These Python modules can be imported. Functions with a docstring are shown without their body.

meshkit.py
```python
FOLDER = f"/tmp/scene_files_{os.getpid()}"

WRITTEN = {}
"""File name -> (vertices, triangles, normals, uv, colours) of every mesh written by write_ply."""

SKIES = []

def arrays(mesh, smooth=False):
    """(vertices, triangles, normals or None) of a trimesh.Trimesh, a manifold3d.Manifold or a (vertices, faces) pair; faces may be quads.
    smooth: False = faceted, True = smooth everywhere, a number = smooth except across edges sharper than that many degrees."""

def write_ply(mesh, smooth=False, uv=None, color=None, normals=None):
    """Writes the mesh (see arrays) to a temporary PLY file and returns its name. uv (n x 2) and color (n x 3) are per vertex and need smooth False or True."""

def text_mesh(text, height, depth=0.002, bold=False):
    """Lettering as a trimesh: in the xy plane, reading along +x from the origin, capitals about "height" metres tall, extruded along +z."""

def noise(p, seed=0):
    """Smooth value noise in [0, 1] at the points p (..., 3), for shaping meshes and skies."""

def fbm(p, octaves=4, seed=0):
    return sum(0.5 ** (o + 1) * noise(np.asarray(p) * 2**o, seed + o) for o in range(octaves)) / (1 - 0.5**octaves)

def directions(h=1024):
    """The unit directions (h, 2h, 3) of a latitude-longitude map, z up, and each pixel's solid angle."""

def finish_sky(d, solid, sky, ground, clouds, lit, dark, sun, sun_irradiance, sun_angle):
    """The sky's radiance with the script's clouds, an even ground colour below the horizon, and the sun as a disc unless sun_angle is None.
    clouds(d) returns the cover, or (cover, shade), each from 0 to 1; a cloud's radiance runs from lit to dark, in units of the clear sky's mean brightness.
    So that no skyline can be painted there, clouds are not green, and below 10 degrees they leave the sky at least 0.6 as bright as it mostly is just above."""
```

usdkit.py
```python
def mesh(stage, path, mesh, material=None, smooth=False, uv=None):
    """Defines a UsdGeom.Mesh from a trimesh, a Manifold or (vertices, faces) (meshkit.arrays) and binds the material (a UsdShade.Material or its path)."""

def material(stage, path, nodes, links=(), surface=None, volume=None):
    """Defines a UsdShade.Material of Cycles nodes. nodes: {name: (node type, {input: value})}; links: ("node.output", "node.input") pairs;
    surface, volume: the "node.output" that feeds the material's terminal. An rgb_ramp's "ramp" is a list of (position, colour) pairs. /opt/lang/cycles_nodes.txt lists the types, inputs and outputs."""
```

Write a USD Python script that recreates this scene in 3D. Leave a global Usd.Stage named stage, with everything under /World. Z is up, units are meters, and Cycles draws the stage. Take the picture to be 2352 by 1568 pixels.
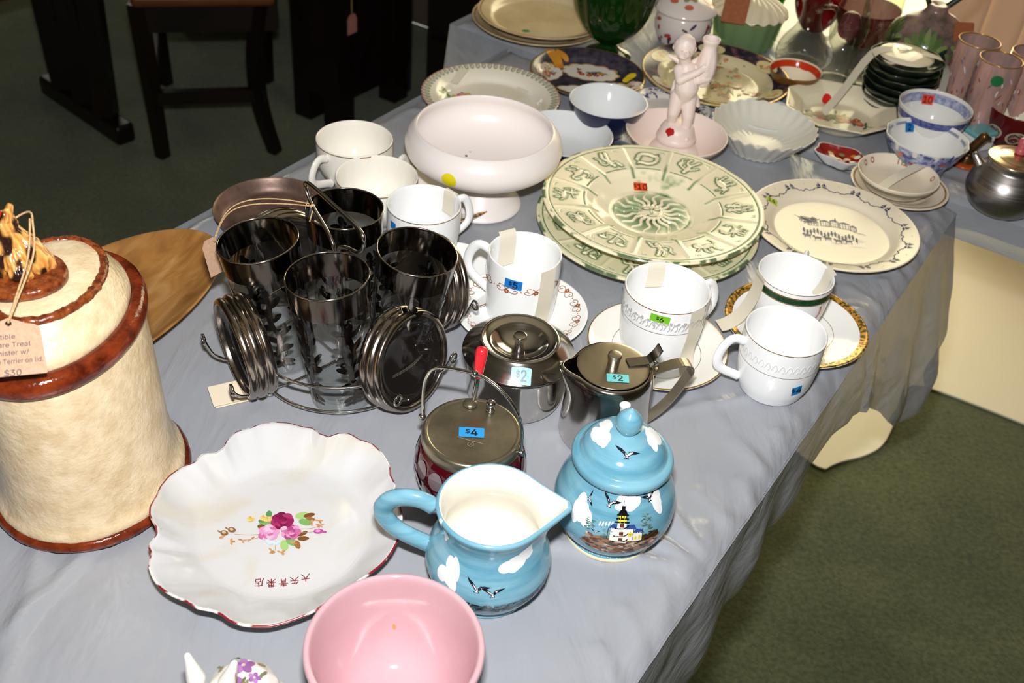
import math, random, numpy as np, trimesh, shapely, usdkit, meshkit
from shapely.geometry import Polygon, LineString, Point, box as sbox
from shapely.ops import unary_union
from shapely import affinity
from pxr import Usd, UsdGeom, UsdLux, UsdShade, Gf, Sdf, Vt

stage = Usd.Stage.CreateInMemory()
W = UsdGeom.Xform.Define(stage, '/World')
UsdGeom.Xform.Define(stage, '/World/Looks')
PI = math.pi
T = 0.74                                   # height of the table tops

# ---------------------------------------------------------------- camera, flash, window light, exposure
PITCH, ROLL = math.radians(38.8), math.radians(5.73)
CAM = np.array([0, 0, 1.46])
Fw = np.array([0, math.cos(PITCH), -math.sin(PITCH)])
R0 = np.array([1.0, 0, 0]); U0 = np.cross(R0, Fw)
RT = math.cos(ROLL)*R0 + math.sin(ROLL)*U0
UP = -math.sin(ROLL)*R0 + math.cos(ROLL)*U0


def frame(pos, x, y, z):
    m = np.eye(4); m[0, :3], m[1, :3], m[2, :3], m[3, :3] = x, y, z, pos
    return Gf.Matrix4d(*map(float, m.ravel()))


cam = UsdGeom.Camera.Define(stage, '/World/camera')
cam.AddTransformOp().Set(frame(CAM, RT, UP, -Fw))
cam.CreateHorizontalApertureAttr(22.3)
cam.CreateFocalLengthAttr(22.3*2457/2352)
cam.CreateFStopAttr(5.6)
cam.CreateFocusDistanceAttr(0.98)
cam.CreateClippingRangeAttr(Gf.Vec2f(0.02, 100))
cam.GetPrim().CreateAttribute('exposure', Sdf.ValueTypeNames.Float).Set(0.0)

flash = UsdLux.RectLight.Define(stage, '/World/camera_flash')      # the flash that lit the photograph
FA = math.radians(17)                      # the flash head looks a little above the lens axis
flash.AddTransformOp().Set(frame(CAM + 0.105*UP + 0.01*Fw, RT, math.cos(FA)*UP - math.sin(FA)*Fw, -math.cos(FA)*Fw - math.sin(FA)*UP))
flash.CreateWidthAttr(0.05); flash.CreateHeightAttr(0.026)
flash.CreateIntensityAttr(4050.0); flash.CreateColorAttr(Gf.Vec3f(1.0, 0.99, 0.985))

A0 = math.radians(30.37)                   # the tables stand turned by this much: s runs along the near table, n to its right
S3 = np.array([math.sin(A0), math.cos(A0), 0]); N3 = np.array([math.cos(A0), -math.sin(A0), 0])


def sn(s, n, z=0.0):
    return S3*s + N3*n + np.array([0, 0, z])


window_light = UsdLux.RectLight.Define(stage, '/World/window_daylight')   # daylight that comes in through the glass door
window_light.AddTransformOp().Set(frame(sn(2.70, -0.75, 1.05), N3, np.array([0, 0, 1.0]), S3))
window_light.CreateWidthAttr(0.75); window_light.CreateHeightAttr(1.9)
window_light.CreateIntensityAttr(4.0); window_light.CreateColorAttr(Gf.Vec3f(1.0, 0.86, 0.6))

left_light = UsdLux.RectLight.Define(stage, '/World/window_daylight_left')  # daylight of a second window, out of the frame on the left
left_light.AddTransformOp().Set(frame(sn(2.72, -4.2, 1.3), N3, np.array([0, 0, 1.0]), S3))
left_light.CreateWidthAttr(1.0); left_light.CreateHeightAttr(1.2)
left_light.CreateIntensityAttr(0.8); left_light.CreateColorAttr(Gf.Vec3f(1.0, 0.97, 0.85))

dome = UsdLux.DomeLight.Define(stage, '/World/outdoor_sky')
dome.CreateIntensityAttr(0.3); dome.CreateColorAttr(Gf.Vec3f(1.0, 0.95, 0.85))


# ---------------------------------------------------------------- helpers: materials
def lin(c):
    c = np.asarray(c, float)/255
    return np.where(c <= 0.04045, c/12.92, ((c+0.055)/1.055)**2.4)


_m = {}


def mat(name, nodes, links, surface='p.BSDF'):
    if name not in _m:
        _m[name] = usdkit.material(stage, '/World/Looks/'+name, nodes, links, surface=surface)
    return _m[name]


def plain(name, rgb, rough=0.5, metal=0.0, **kw):
    return mat(name, {'p': ('principled_bsdf', dict(base_color=lin(rgb), roughness=rough, metallic=metal, **kw))}, [])


def noisy(name, a, b, scale=20, rough=0.5, metal=0.0, bump=0.0, bdist=0.002, stretch=(1, 1, 1), detail=4, lo=0.35, hi=0.65, bscale=None, **kw):
    """two colours mixed by noise over the object, with optional bump"""
    n = {'t': ('texture_coordinate', {}), 'm': ('mapping', dict(scale=stretch)), 'n': ('noise_texture', dict(scale=scale, detail=detail, roughness=0.6)),
         'r': ('rgb_ramp', {'ramp': [(lo, tuple(lin(a))), (hi, tuple(lin(b)))]}),
         'p': ('principled_bsdf', dict(roughness=rough, metallic=metal, **kw))}
    l = [('t.object', 'm.vector'), ('m.vector', 'n.vector'), ('n.fac', 'r.fac'), ('r.color', 'p.base_color')]
    if bump:
        n['b'] = ('bump', dict(strength=bump, distance=bdist))
        n['n2'] = ('noise_texture', dict(scale=bscale or scale, detail=detail, roughness=0.6))
        l += [('m.vector', 'n2.vector'), ('n2.fac', 'b.height'), ('b.normal', 'p.normal')]
    return mat(name, n, l)


def painted(name, rough=0.15, metal=0.0, bump=0.0, bscale=200, **kw):
    """base colour read from the mesh's own paint primvar"""
    n = {'a': ('attribute', {'attribute': 'paint'}), 'p': ('principled_bsdf', dict(roughness=rough, metallic=metal, **kw))}
    l = [('a.color', 'p.base_color')]
    if bump:
        n.update(t=('texture_coordinate', {}), n=('noise_texture', dict(scale=bscale, detail=4)), b=('bump', dict(strength=bump, distance=0.001)))
        l += [('t.object', 'n.vector'), ('n.fac', 'b.height'), ('b.normal', 'p.normal')]
    return mat(name, n, l)


def clear(name, tint=(255, 255, 255), gloss=0.02, ior=1.5, thick=0.0):
    """thin clear glass: lets light and sight through, mirrors at grazing angles"""
    return mat(name, {'t': ('transparent_bsdf', dict(color=lin(tint))), 'g': ('glossy_bsdf', dict(color=(1, 1, 1), roughness=gloss)), 'f': ('layer_weight', dict(blend=0.5)),
                      'w': ('math', dict(math_type='power', value2=4.0)), 'a': ('math', dict(math_type='multiply_add', value2=0.55, value3=0.05)), 'k': ('mix_closure', {})},
               [('f.facing', 'w.value1'), ('w.value', 'a.value1'), ('a.value', 'k.fac'), ('t.BSDF', 'k.closure1'), ('g.BSDF', 'k.closure2')], surface='k.closure')


def china(name, rgb=(244, 243, 240), rough=0.1):
    return plain(name, rgb, rough, coat_weight=0.0, specular_ior_level=0.5)


# ---------------------------------------------------------------- helpers: scene objects
_names = {}


def numbered(path):
    k = _names.get(path, -1) + 1
    _names[path] = k
    return path if k == 0 else f'{path}_{k:03d}'


def meta(prim, label=None, cat=None, group=None, kind=None):
    for k, v in (('label', label), ('category', cat), ('group', group), ('kind', kind)):
        if v:
            prim.SetCustomDataByKey(k, v)


def thing(name, label, cat, loc=(0, 0, 0), rz=0.0, group=None, tilt=None):
    p = numbered('/World/'+name)
    x = UsdGeom.Xform.Define(stage, p)
    x.AddTranslateOp().Set(Gf.Vec3d(*map(float, loc)))
    x.AddRotateZOp().Set(float(math.degrees(rz)))
    x.AddRotateXYZOp(opSuffix='tilt').Set(Gf.Vec3f(*(tilt or (0, 0)), 0))   # degrees about x and y
    meta(x.GetPrim(), label, cat, group)
    return p


def put(parent, name, mesh, material, smooth=True, label=None, paint=None, kind=None):
    """one Mesh prim under parent (a path); under /World when parent is None"""
    p = numbered((parent or '/World')+'/'+name)
    m = usdkit.mesh(stage, p, mesh, material, smooth=smooth)
    if paint is not None:
        pv = UsdGeom.PrimvarsAPI(m).CreatePrimvar('paint', Sdf.ValueTypeNames.Color3fArray, 'vertex')
        pv.Set(Vt.Vec3fArray.FromNumpy(np.asarray(paint, np.float32)))
    meta(m.GetPrim(), label, kind=kind)
    return p


def struct(name, mesh, material, smooth=False, label=None):
    p = put(None, name, mesh, material, smooth)
    meta(stage.GetPrimAtPath(p), label, kind='structure')
    return p


def copy_of(src, name, label, cat, loc, rz=0.0, group=None, tilt=None):
    p = numbered('/World/'+name)
    x = UsdGeom.Xform.Define(stage, p)
    x.AddTranslateOp().Set(Gf.Vec3d(*map(float, loc)))
    x.AddRotateZOp().Set(float(math.degrees(rz)))
    prim = x.GetPrim()
    x.AddRotateXYZOp(opSuffix='tilt').Set(Gf.Vec3f(*(tilt or (0, 0)), 0))
    prim.GetReferences().AddInternalReference(src)
    prim.SetInstanceable(True)
    meta(prim, label, cat, group)
    return p


# ---------------------------------------------------------------- helpers: shapes
def cat(*ms):
    return trimesh.util.concatenate([m for m in ms if m is not None])


def grid(P, wrap_u=False, wrap_v=False):
    """P (a, b, 3) -> trimesh"""
    a, b = P.shape[:2]
    i, j = np.meshgrid(np.arange(a if wrap_u else a-1), np.arange(b if wrap_v else b-1), indexing='ij')
    i2, j2 = (i+1) % a, (j+1) % b
    q = np.stack([i*b+j, i*b+j2, i2*b+j2, i2*b+j], -1).reshape(-1, 4)
    f = np.vstack([q[:, [0, 1, 2]], q[:, [0, 2, 3]]])
    return trimesh.Trimesh(P.reshape(-1, 3), f, process=False)


def chaikin(p, k=2, closed=False):
    p = np.asarray(p, float)
    for _ in range(k):
        a, b = (p, np.roll(p, -1, 0)) if closed else (p[:-1], p[1:])
        q = np.empty((2*len(a),)+p.shape[1:])
        q[0::2], q[1::2] = 0.75*a+0.25*b, 0.25*a+0.75*b
        p = q if closed else np.vstack([p[:1], q, p[-1:]])
    return p


def spline(p, n=40, closed=False):
    from scipy.interpolate import CubicSpline
    p = np.asarray(p, float)
    if closed:
        p = np.vstack([p, p[:1]])
    d = np.r_[0, np.cumsum(np.maximum(np.linalg.norm(np.diff(p, axis=0), axis=1), 1e-9)**0.5)]
    cs = CubicSpline(d, p, bc_type='periodic' if closed else 'natural')
    return cs(np.linspace(0, d[-1], n, endpoint=not closed))


def lathe(prof, n=72, k=2, fn=None):
    """profile (r, z) from the underside's centre round the outside to the inside's centre; fn(theta, r, z) -> (r, z) shapes scallops"""
    p = chaikin(prof, k)
    th = np.linspace(0, 2*PI, n, endpoint=False)
    r = np.broadcast_to(np.maximum(p[:, 0], 1e-5)[:, None], (len(p), n)); z = np.broadcast_to(p[:, 1][:, None], (len(p), n))
    t = np.broadcast_to(th[None], r.shape)
    if fn:
        r, z = fn(t, r, z)
    P = np.stack([r*np.cos(t), r*np.sin(t), z], -1)
    return grid(P, wrap_v=True)


def tube(path, rad, sides=10, closed=False, flat=None):
    """round tube along a polyline; rad a number or one per point; flat=(a, b) scales the section"""
    p = np.asarray(path, float)
    n = len(p)
    t = (np.roll(p, -1, 0)-np.roll(p, 1, 0)) if closed else np.gradient(p, axis=0)
    t /= np.linalg.norm(t, axis=1, keepdims=True)+1e-12
    a = np.zeros_like(p)
    u = np.cross(t[0], [0, 0, 1.0] if abs(t[0][2]) < 0.9 else [1.0, 0, 0]); u /= np.linalg.norm(u)
    for i in range(n):
        u = u - t[i]*(u@t[i]); u /= np.linalg.norm(u); a[i] = u
    b = np.cross(t, a)
    rad = np.broadcast_to(rad, (n,))[:, None, None]
    g = np.arange(sides)*2*PI/sides
    fa, fb = flat or (1, 1)
    P = p[:, None] + rad*(fa*np.cos(g)[None, :, None]*a[:, None] + fb*np.sin(g)[None, :, None]*b[:, None])
    if not closed:
        P = np.concatenate([np.repeat(p[:1, None], sides, 1), P, np.repeat(p[-1:, None], sides, 1)])
    return grid(P, wrap_u=closed, wrap_v=True)


def rbox(x, y, z, r=0.004):
    """box of full size x, y, z with rounded edges, centred"""
    import manifold3d as mf
    s = mf.Manifold.sphere(r, 12)
    h = np.array([x, y, z])/2 - r
    return mf_mesh(mf.Manifold.batch_hull([s.translate([float(a*h[0]), float(b*h[1]), float(c*h[2])]) for a in (-1, 1) for b in (-1, 1) for c in (-1, 1)]))


def mf_mesh(m):
    q = m.to_mesh()
    return trimesh.Trimesh(np.array(q.vert_properties[:, :3], float), np.array(q.tri_verts), process=False)


def box(x0, x1, y0, y1, z0, z1):
    m = trimesh.creation.box([x1-x0, y1-y0, z1-z0]); m.apply_translation([(x0+x1)/2, (y0+y1)/2, (z0+z1)/2])
    return m


def ball(c, r, sub=3):
    m = trimesh.creation.icosphere(sub); m.apply_scale(r); m.apply_translation(c)
    return m


def blobs(bones, edge=0.004, it=6, extra=()):
    """one continuous skin over bones: (p0, r0, p1, r1) capsules joined, refined and smoothed"""
    import manifold3d as mf
    def sp(c, r):
        return mf.Manifold.sphere(float(r), 16).translate([float(v) for v in c])
    parts = [mf.Manifold.batch_hull([sp(a, ra), sp(b, rb)]) for a, ra, b, rb in bones]
    parts += [mf.Manifold.sphere(1.0, 24).scale([float(v) for v in s]).rotate([float(v) for v in rot]).translate([float(v) for v in c]) for c, s, rot in extra]
    m = mf_mesh(mf.Manifold.batch_boolean(parts, mf.OpType.Add).refine_to_length(edge))
    m.merge_vertices()
    if it:
        trimesh.smoothing.filter_taubin(m, lamb=0.5, nu=0.52, iterations=it)
    return m


def rot_to(m, axis_from, axis_to):
    m.apply_transform(trimesh.geometry.align_vectors(axis_from, axis_to))
    return m


def move(m, *v):
    m = m.copy(); m.apply_translation(v)
    return m


# ---- paint and print that follow a surface: polygons in a flat plan, mapped onto the surface and lifted a hair above it
def flat_tris(g, edge):
    vs, fs, n = [], [], 0
    for q in getattr(g, 'geoms', [g]):
        if q.is_empty or q.geom_type != 'Polygon' or q.area < 1e-10:
            continue
        v, f = trimesh.creation.triangulate_polygon(q, engine='earcut')
        v3 = np.c_[v, np.zeros(len(v))]
        if edge:
            v3, f = trimesh.remesh.subdivide_to_size(v3, f, edge, max_iter=12)
        vs.append(v3[:, :2]); fs.append(f+n); n += len(v3)
    return (np.vstack(vs), np.vstack(fs)) if vs else (np.zeros((0, 2)), np.zeros((0, 3), int))


def decal(polys, to, edge=0.006, eps=0.00025, step=0.00003):
    """polys: (shapely, rgb) in plan order, later ones on top; to(xy, lift) -> xyz. Returns (mesh, paint)"""
    vs, fs, cs, n = [], [], [], 0
    for i, (g, c) in enumerate(polys):
        v, f = flat_tris(g, edge)
        if not len(v):
            continue
        vs.append(to(v, eps+step*i)); fs.append(f+n); cs.append(np.tile(lin(c), (len(v), 1))); n += len(v)
    m = trimesh.Trimesh(np.vstack(vs), np.vstack(fs), process=False)
    return m, np.vstack(cs)


def up_map(zf, at=(0, 0), rot=0.0):
    """onto a surface seen from above whose height is zf(x, y)"""
    c, s = math.cos(rot), math.sin(rot)
    def to(v, lift):
        x = at[0]+c*v[:, 0]-s*v[:, 1]; y = at[1]+s*v[:, 0]+c*v[:, 1]
        return np.c_[x, y, zf(x, y)+lift]
    return to


def side_map(rf, th0=0.0, z0=0.0, rref=0.05, rot=0.0, inside=False):
    """onto the wall of a lathed body: plan x runs to the right as seen from outside (inside: from inside), y up the wall"""
    c, s = math.cos(rot), math.sin(rot)
    def to(v, lift):
        x = c*v[:, 0]-s*v[:, 1]; z = z0+s*v[:, 0]+c*v[:, 1]
        th = th0 + (-x if inside else x)/rref
        r = rf(z) + (-lift if inside else lift)
        return np.c_[r*np.cos(th), r*np.sin(th), z]
    return to


def prof_fn(prof, k=2, lo=None, hi=None):
    """r as a function of z along (part of) a profile"""
    p = chaikin(prof, k)
    if lo is not None:
        p = p[(p[:, 1] >= lo) & (p[:, 1] <= hi)]
    o = np.argsort(p[:, 1], kind='stable')
    return lambda z: np.interp(z, p[o, 1], p[o, 0])


def top_fn(prof, k=2):
    """height of the upper surface as a function of the distance from the axis"""
    p = chaikin(prof, k)
    i = int(np.argmax(p[:, 0]))
    q = p[i:][::-1]
    return lambda x, y: np.interp(np.hypot(x, y), q[:, 0], q[:, 1])


def text_poly(text, height, bold=True):
    m = meshkit.text_mesh(text, height, 0.002, bold)
    v, f = np.array(m.vertices), np.array(m.faces)
    top = np.all(v[f][:, :, 2] > 0.001, axis=1)
    g = unary_union([Polygon(t[:, :2]).buffer(1e-6) for t in v[f[top]]])
    x0, y0, x1, y1 = g.bounds
    return affinity.translate(g, -(x0+x1)/2, -(y0+y1)/2)


def sticker(parent, text, w, h, rgb, to, round_=False, ink=(20, 20, 25), th=None, label=None, faded=False):
    """price sticker: a paper patch with its print as a sub-part"""
    shape = affinity.scale(Point(0, 0).buffer(0.5, 24), w, h) if round_ else sbox(-w/2+0.001, -h/2+0.001, w/2-0.001, h/2-0.001).buffer(0.001)
    m, c = decal([(shape, rgb)], to, 0.004, 0.0004)
    p = put(parent, 'price_sticker', m, painted('sticker_paper', 0.4), paint=c, label=label)
    if text:
        th = th or h*0.64
        if text.startswith('$'):
            a, b = text_poly('$', th*0.6, True), text_poly(text[1:], th)
            g = unary_union([affinity.translate(a, b.bounds[0]-a.bounds[2]-th*0.12, th*0.12), b])
            g = affinity.translate(g, -(g.bounds[0]+g.bounds[2])/2, 0)
        else:
            g = text_poly(text, th, True)
        m, c = decal([(g, ink)], to, 0.003, 0.00055)
        put(p, 'price_print', m, painted('sticker_paper', 0.4), paint=c)
    return p


def circle(x, y, r, n=16):
    return Point(x, y).buffer(r, n)


def ell(x, y, a, b, rot=0):
    return affinity.translate(affinity.rotate(affinity.scale(Point(0, 0).buffer(1, 10), a, b), rot, origin=(0, 0)), x, y)


def stroke(pts, w, smooth=True):
    pts = chaikin(pts, 2) if smooth and len(pts) > 2 else pts
    return LineString(pts).buffer(w/2, 4)


def leafp(x, y, l, w, rot):
    t = np.linspace(0, PI, 9)
    g = Polygon(np.r_[np.c_[l*(1-np.cos(t))/2, w/2*np.sin(t)], np.c_[l*(1-np.cos(t))/2, -w/2*np.sin(t)][::-1][1:-1]])
    return affinity.translate(affinity.rotate(g, rot, origin=(0, 0)), x, y)


def rose(x, y, r, cols, seed=0):
    """painted rose: layered petals from the outside in"""
    rg = random.Random(seed); out = []
    for ring, (k, d, s) in enumerate(((7, 0.68, 0.42), (6, 0.45, 0.36), (4, 0.22, 0.28))):
        for i in range(k):
            a = 2*PI*(i+rg.random()*0.4)/k+ring
            out.append((ell(x+d*r*math.cos(a), y+d*r*math.sin(a), s*r, s*r*0.8, math.degrees(a)+90), cols[(i+ring) % len(cols)]))
    out.append((stroke([(x-0.2*r, y), (x, y+0.18*r), (x+0.2*r, y), (x, y-0.1*r)], 0.1*r), cols[0]))
    return out


def sprig(x, y, s, rot, flower, leaf, seed=0, n=5):
    """little spray of flowers and leaves"""
    rg = random.Random(seed); out = []
    c, q = math.cos(rot), math.sin(rot)
    def at_(u, v):
        return x+c*u-q*v, y+q*u+c*v
    for i in range(n*2):
        u, v = rg.uniform(-s, s), rg.uniform(-0.45*s, 0.45*s)
        out.append((leafp(*at_(u, v), s*0.38, s*0.17, rg.uniform(0, 360)), leaf[i % len(leaf)]))
    for i in range(n):
        u, v = rg.uniform(-s*0.8, s*0.8), rg.uniform(-0.35*s, 0.35*s)
        X, Y = at_(u, v)
        for k in range(5):
            a = k*2*PI/5+i
            out.append((circle(X+0.13*s*math.cos(a), Y+0.13*s*math.sin(a), 0.12*s, 5), flower[i % len(flower)]))
        out.append((circle(X, Y, 0.07*s, 4), (225, 190, 80)))
    return out

# ---------------------------------------------------------------- the room
carpet = mat('carpet', {'t': ('texture_coordinate', {}), 'n': ('noise_texture', dict(scale=110, detail=6, roughness=0.75)), 'n2': ('noise_texture', dict(scale=5, detail=3)),
                        'r': ('rgb_ramp', {'ramp': [(0.3, tuple(lin((64, 74, 45)))), (0.55, tuple(lin((100, 109, 71)))), (0.75, tuple(lin((124, 132, 91))))]}),
                        'r2': ('rgb_ramp', {'ramp': [(0.35, (0.7, 0.72, 0.7)), (0.65, (1.05, 1.02, 1.0))]}), 'x': ('mix_color', dict(blend_type='multiply', fac=1.0)),
                        'b': ('bump', dict(strength=0.8, distance=0.004)), 'p': ('principled_bsdf', dict(roughness=0.95, sheen_weight=0.3, specular_ior_level=0.1))},
             [('t.object', 'n.vector'), ('t.object', 'n2.vector'), ('n.fac', 'r.fac'), ('n2.fac', 'r2.fac'), ('r.color', 'x.a'), ('r2.color', 'x.b'), ('x.result', 'p.base_color'), ('n.fac', 'b.height'), ('b.normal', 'p.normal')])
wallm = noisy('wall_paint', (96, 84, 68), (102, 90, 74), 6, 0.8)
RM = [(-1.6, 2.2), (2.78, 2.0)]


def slab(s0, s1, n0, n1, z0, z1):
    """a box along the tables' directions"""
    m = box(s0, s1, n0, n1, z0, z1)
    v = m.vertices
    m.vertices = v[:, :1]*S3 + v[:, 1:2]*N3 + v[:, 2:]*np.array([0, 0, 1.0])
    m.fix_normals()
    return m


# floor: a gently uneven carpet
ss, nn = np.meshgrid(np.linspace(-1.6, 2.78, 220), np.linspace(-5.2, 2.2, 370), indexing='ij')
P = ss[..., None]*S3 + nn[..., None]*N3
P[..., 2] = -0.003*meshkit.fbm(np.stack([ss*30, nn*30, ss*0], -1), 3)
f = grid(P)
if f.face_normals[0][2] < 0:
    f.invert()
struct('floor', f, carpet, True, 'green cut-pile carpet')
struct('ceiling', slab(-1.6, 2.8, -5.2, 2.2, 2.5, 2.55), plain('ceiling_white', (190, 186, 178), 0.9))
DN0, DN1, DH = -1.2, 0.95, 2.1              # the glass door's opening
struct('wall_back', cat(slab(2.78, 2.90, -5.2, DN0, 0, 2.5), slab(2.78, 2.90, DN1, 2.2, 0, 2.5), slab(2.78, 2.90, DN0, DN1, DH, 2.5)), wallm)
struct('wall_front', slab(-1.75, -1.6, -5.2, 2.2, 0, 2.5), wallm)
struct('wall_left', slab(-1.6, 2.78, -5.3, -5.2, 0, 2.5), wallm)
struct('wall_right', slab(-1.6, 2.78, 2.2, 2.3, 0, 2.5), wallm)
d = thing('door', 'sunlit sliding glass door behind the far table', 'door')
meta(stage.GetPrimAtPath(d), kind='structure')
put(d, 'door_pane', slab(2.84, 2.845, DN0, DN1, 0.04, DH), mat('sunlit_pane', {'e': ('emission', dict(color=lin((255, 243, 172)), strength=2.1))}, [], 'e.emission'), False, 'glowing sunlit pane')
for a, b, c, e in ((DN0-0.03, DN0+0.03, 0, DH), (DN1-0.03, DN1+0.03, 0, DH), (-0.15, -0.09, 0, DH), (DN0, DN1, 0, 0.05), (DN0, DN1, DH-0.05, DH)):
    put(d, 'door_frame', slab(2.80, 2.835, a, b, c, e), plain('door_frame', (200, 190, 170), 0.5), False)
wn = thing('window', 'daylit window in the back wall at the left', 'window')
meta(stage.GetPrimAtPath(wn), kind='structure')
put(wn, 'window_pane', slab(2.765, 2.770, -4.4, -3.4, 0.7, 1.9), mat('daylit_pane', {'e': ('emission', dict(color=lin((250, 246, 226)), strength=1.6))}, [], 'e.emission'), False)
for a, b, c, e in ((-4.45, -4.39, 0.65, 1.95), (-3.41, -3.35, 0.65, 1.95), (-4.4, -3.4, 0.65, 0.71), (-4.4, -3.4, 1.89, 1.95)):
    put(wn, 'window_frame', slab(2.75, 2.778, a, b, c, e), plain('door_frame', (200, 190, 170), 0.5), False)
# vertical blinds pulled over the right part of the door
bl = thing('vertical_blind', 'beige vertical blind slats hanging beside the sunlit door', 'blinds')
slatm = mat('blind_slat', {'d': ('principled_bsdf', dict(base_color=lin((206, 188, 168)), roughness=0.7)), 't': ('translucent_bsdf', dict(color=lin((214, 190, 196)))), 'k': ('mix_closure', dict(fac=0.45))},
            [('d.BSDF', 'k.closure1'), ('t.BSDF', 'k.closure2')], 'k.closure')
put(bl, 'headrail', slab(2.70, 2.76, DN0, DN1, 2.06, 2.11), plain('headrail', (205, 198, 185), 0.5), False)
for i in range(16):
    n0 = -0.425+0.086*i
    u = np.linspace(-0.046, 0.046, 7)
    zz = np.linspace(0.03, 2.06, 4)
    P = np.stack([sn(2.715-0.010*math.cos(x/0.046*1.5)-0.12*x, n0+x, 0)+np.outer(zz, [0, 0, 1.0]) for x in u])
    m = cat(grid(P), move(grid(P), *(S3*0.0012)))
    put(bl, 'slat', m, slatm)

# ---------------------------------------------------------------- the two folding tables and their plastic cloths
NL, NR, TS0, TS1 = -0.885, -0.143, -0.42, 1.405
FL, FR, FS0, FS1 = -1.011, 1.15, 1.415, 1.99
board = noisy('table_board', (205, 205, 200), (212, 212, 208), 40, 0.5)
black = plain('black_steel', (14, 14, 15), 0.4, 0.6)


def table(label, s0, s1, n0, n1):
    t = thing('folding_table', label, 'table')
    put(t, 'tabletop', slab(s0+0.022, s1-0.022, n0+0.022, n1-0.022, T-0.045, T-0.006), board, False)
    lng = (s1-s0) > (n1-n0)
    for a in (0.30, -0.30):
        for b in (0.27, -0.27):
            s, n = ((s0 if a > 0 else s1)+a, (n0 if b > 0 else n1)+b) if lng else ((s0 if b > 0 else s1)+b, (n0 if a > 0 else n1)+a)
            put(t, 'leg', tube([sn(s, n, 0.0), sn(s, n, T-0.046)], 0.014, 12), black)


table('folding table under the near cloth, holding the rose plate and glass caddy', TS0, TS1, NL, NR)
table('folding table set crosswise behind, under the far cloth', FS0, FS1, FL, FR)


def plastic(name, see):
    """pearly thin plastic film, creased; see = how much it lets through"""
    n = {'t': ('texture_coordinate', {}), 'm': ('mapping', dict(rotation=(0, 0, 0.7), scale=(1.0, 0.35, 1.0))), 'n': ('noise_texture', dict(scale=17, detail=4, roughness=0.5, distortion=0.5)),
         'm2': ('mapping', dict(rotation=(0, 0, -0.5), scale=(1.0, 0.25, 1.0))), 'n2': ('noise_texture', dict(scale=7, detail=3, roughness=0.45, distortion=0.3)),
         'mx': ('math', dict(math_type='add')), 'b': ('bump', dict(strength=0.75, distance=0.009)),
         'p': ('principled_bsdf', dict(base_color=lin((160, 163, 170)), roughness=0.26, specular_ior_level=0.6)),
         'tr': ('transparent_bsdf', dict(color=(0.93, 0.93, 0.9))), 'tl': ('translucent_bsdf', dict(color=lin((190, 188, 180)))), 'k': ('mix_closure', dict(fac=see)), 'k2': ('mix_closure', dict(fac=0.10 if see else 0.0))}
    return mat(name, n, [('t.object', 'm.vector'), ('m.vector', 'n.vector'), ('t.object', 'm2.vector'), ('m2.vector', 'n2.vector'), ('n.fac', 'mx.value1'), ('n2.fac', 'mx.value2'), ('mx.value', 'b.height'),
                         ('b.normal', 'p.normal'), ('p.BSDF', 'k2.closure1'), ('tl.BSDF', 'k2.closure2'), ('k2.closure', 'k.closure1'), ('tr.BSDF', 'k.closure2')], 'k.closure')


film, hang = plastic('plastic_film', 0.0), plastic('plastic_film_hanging', 0.14)


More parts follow.
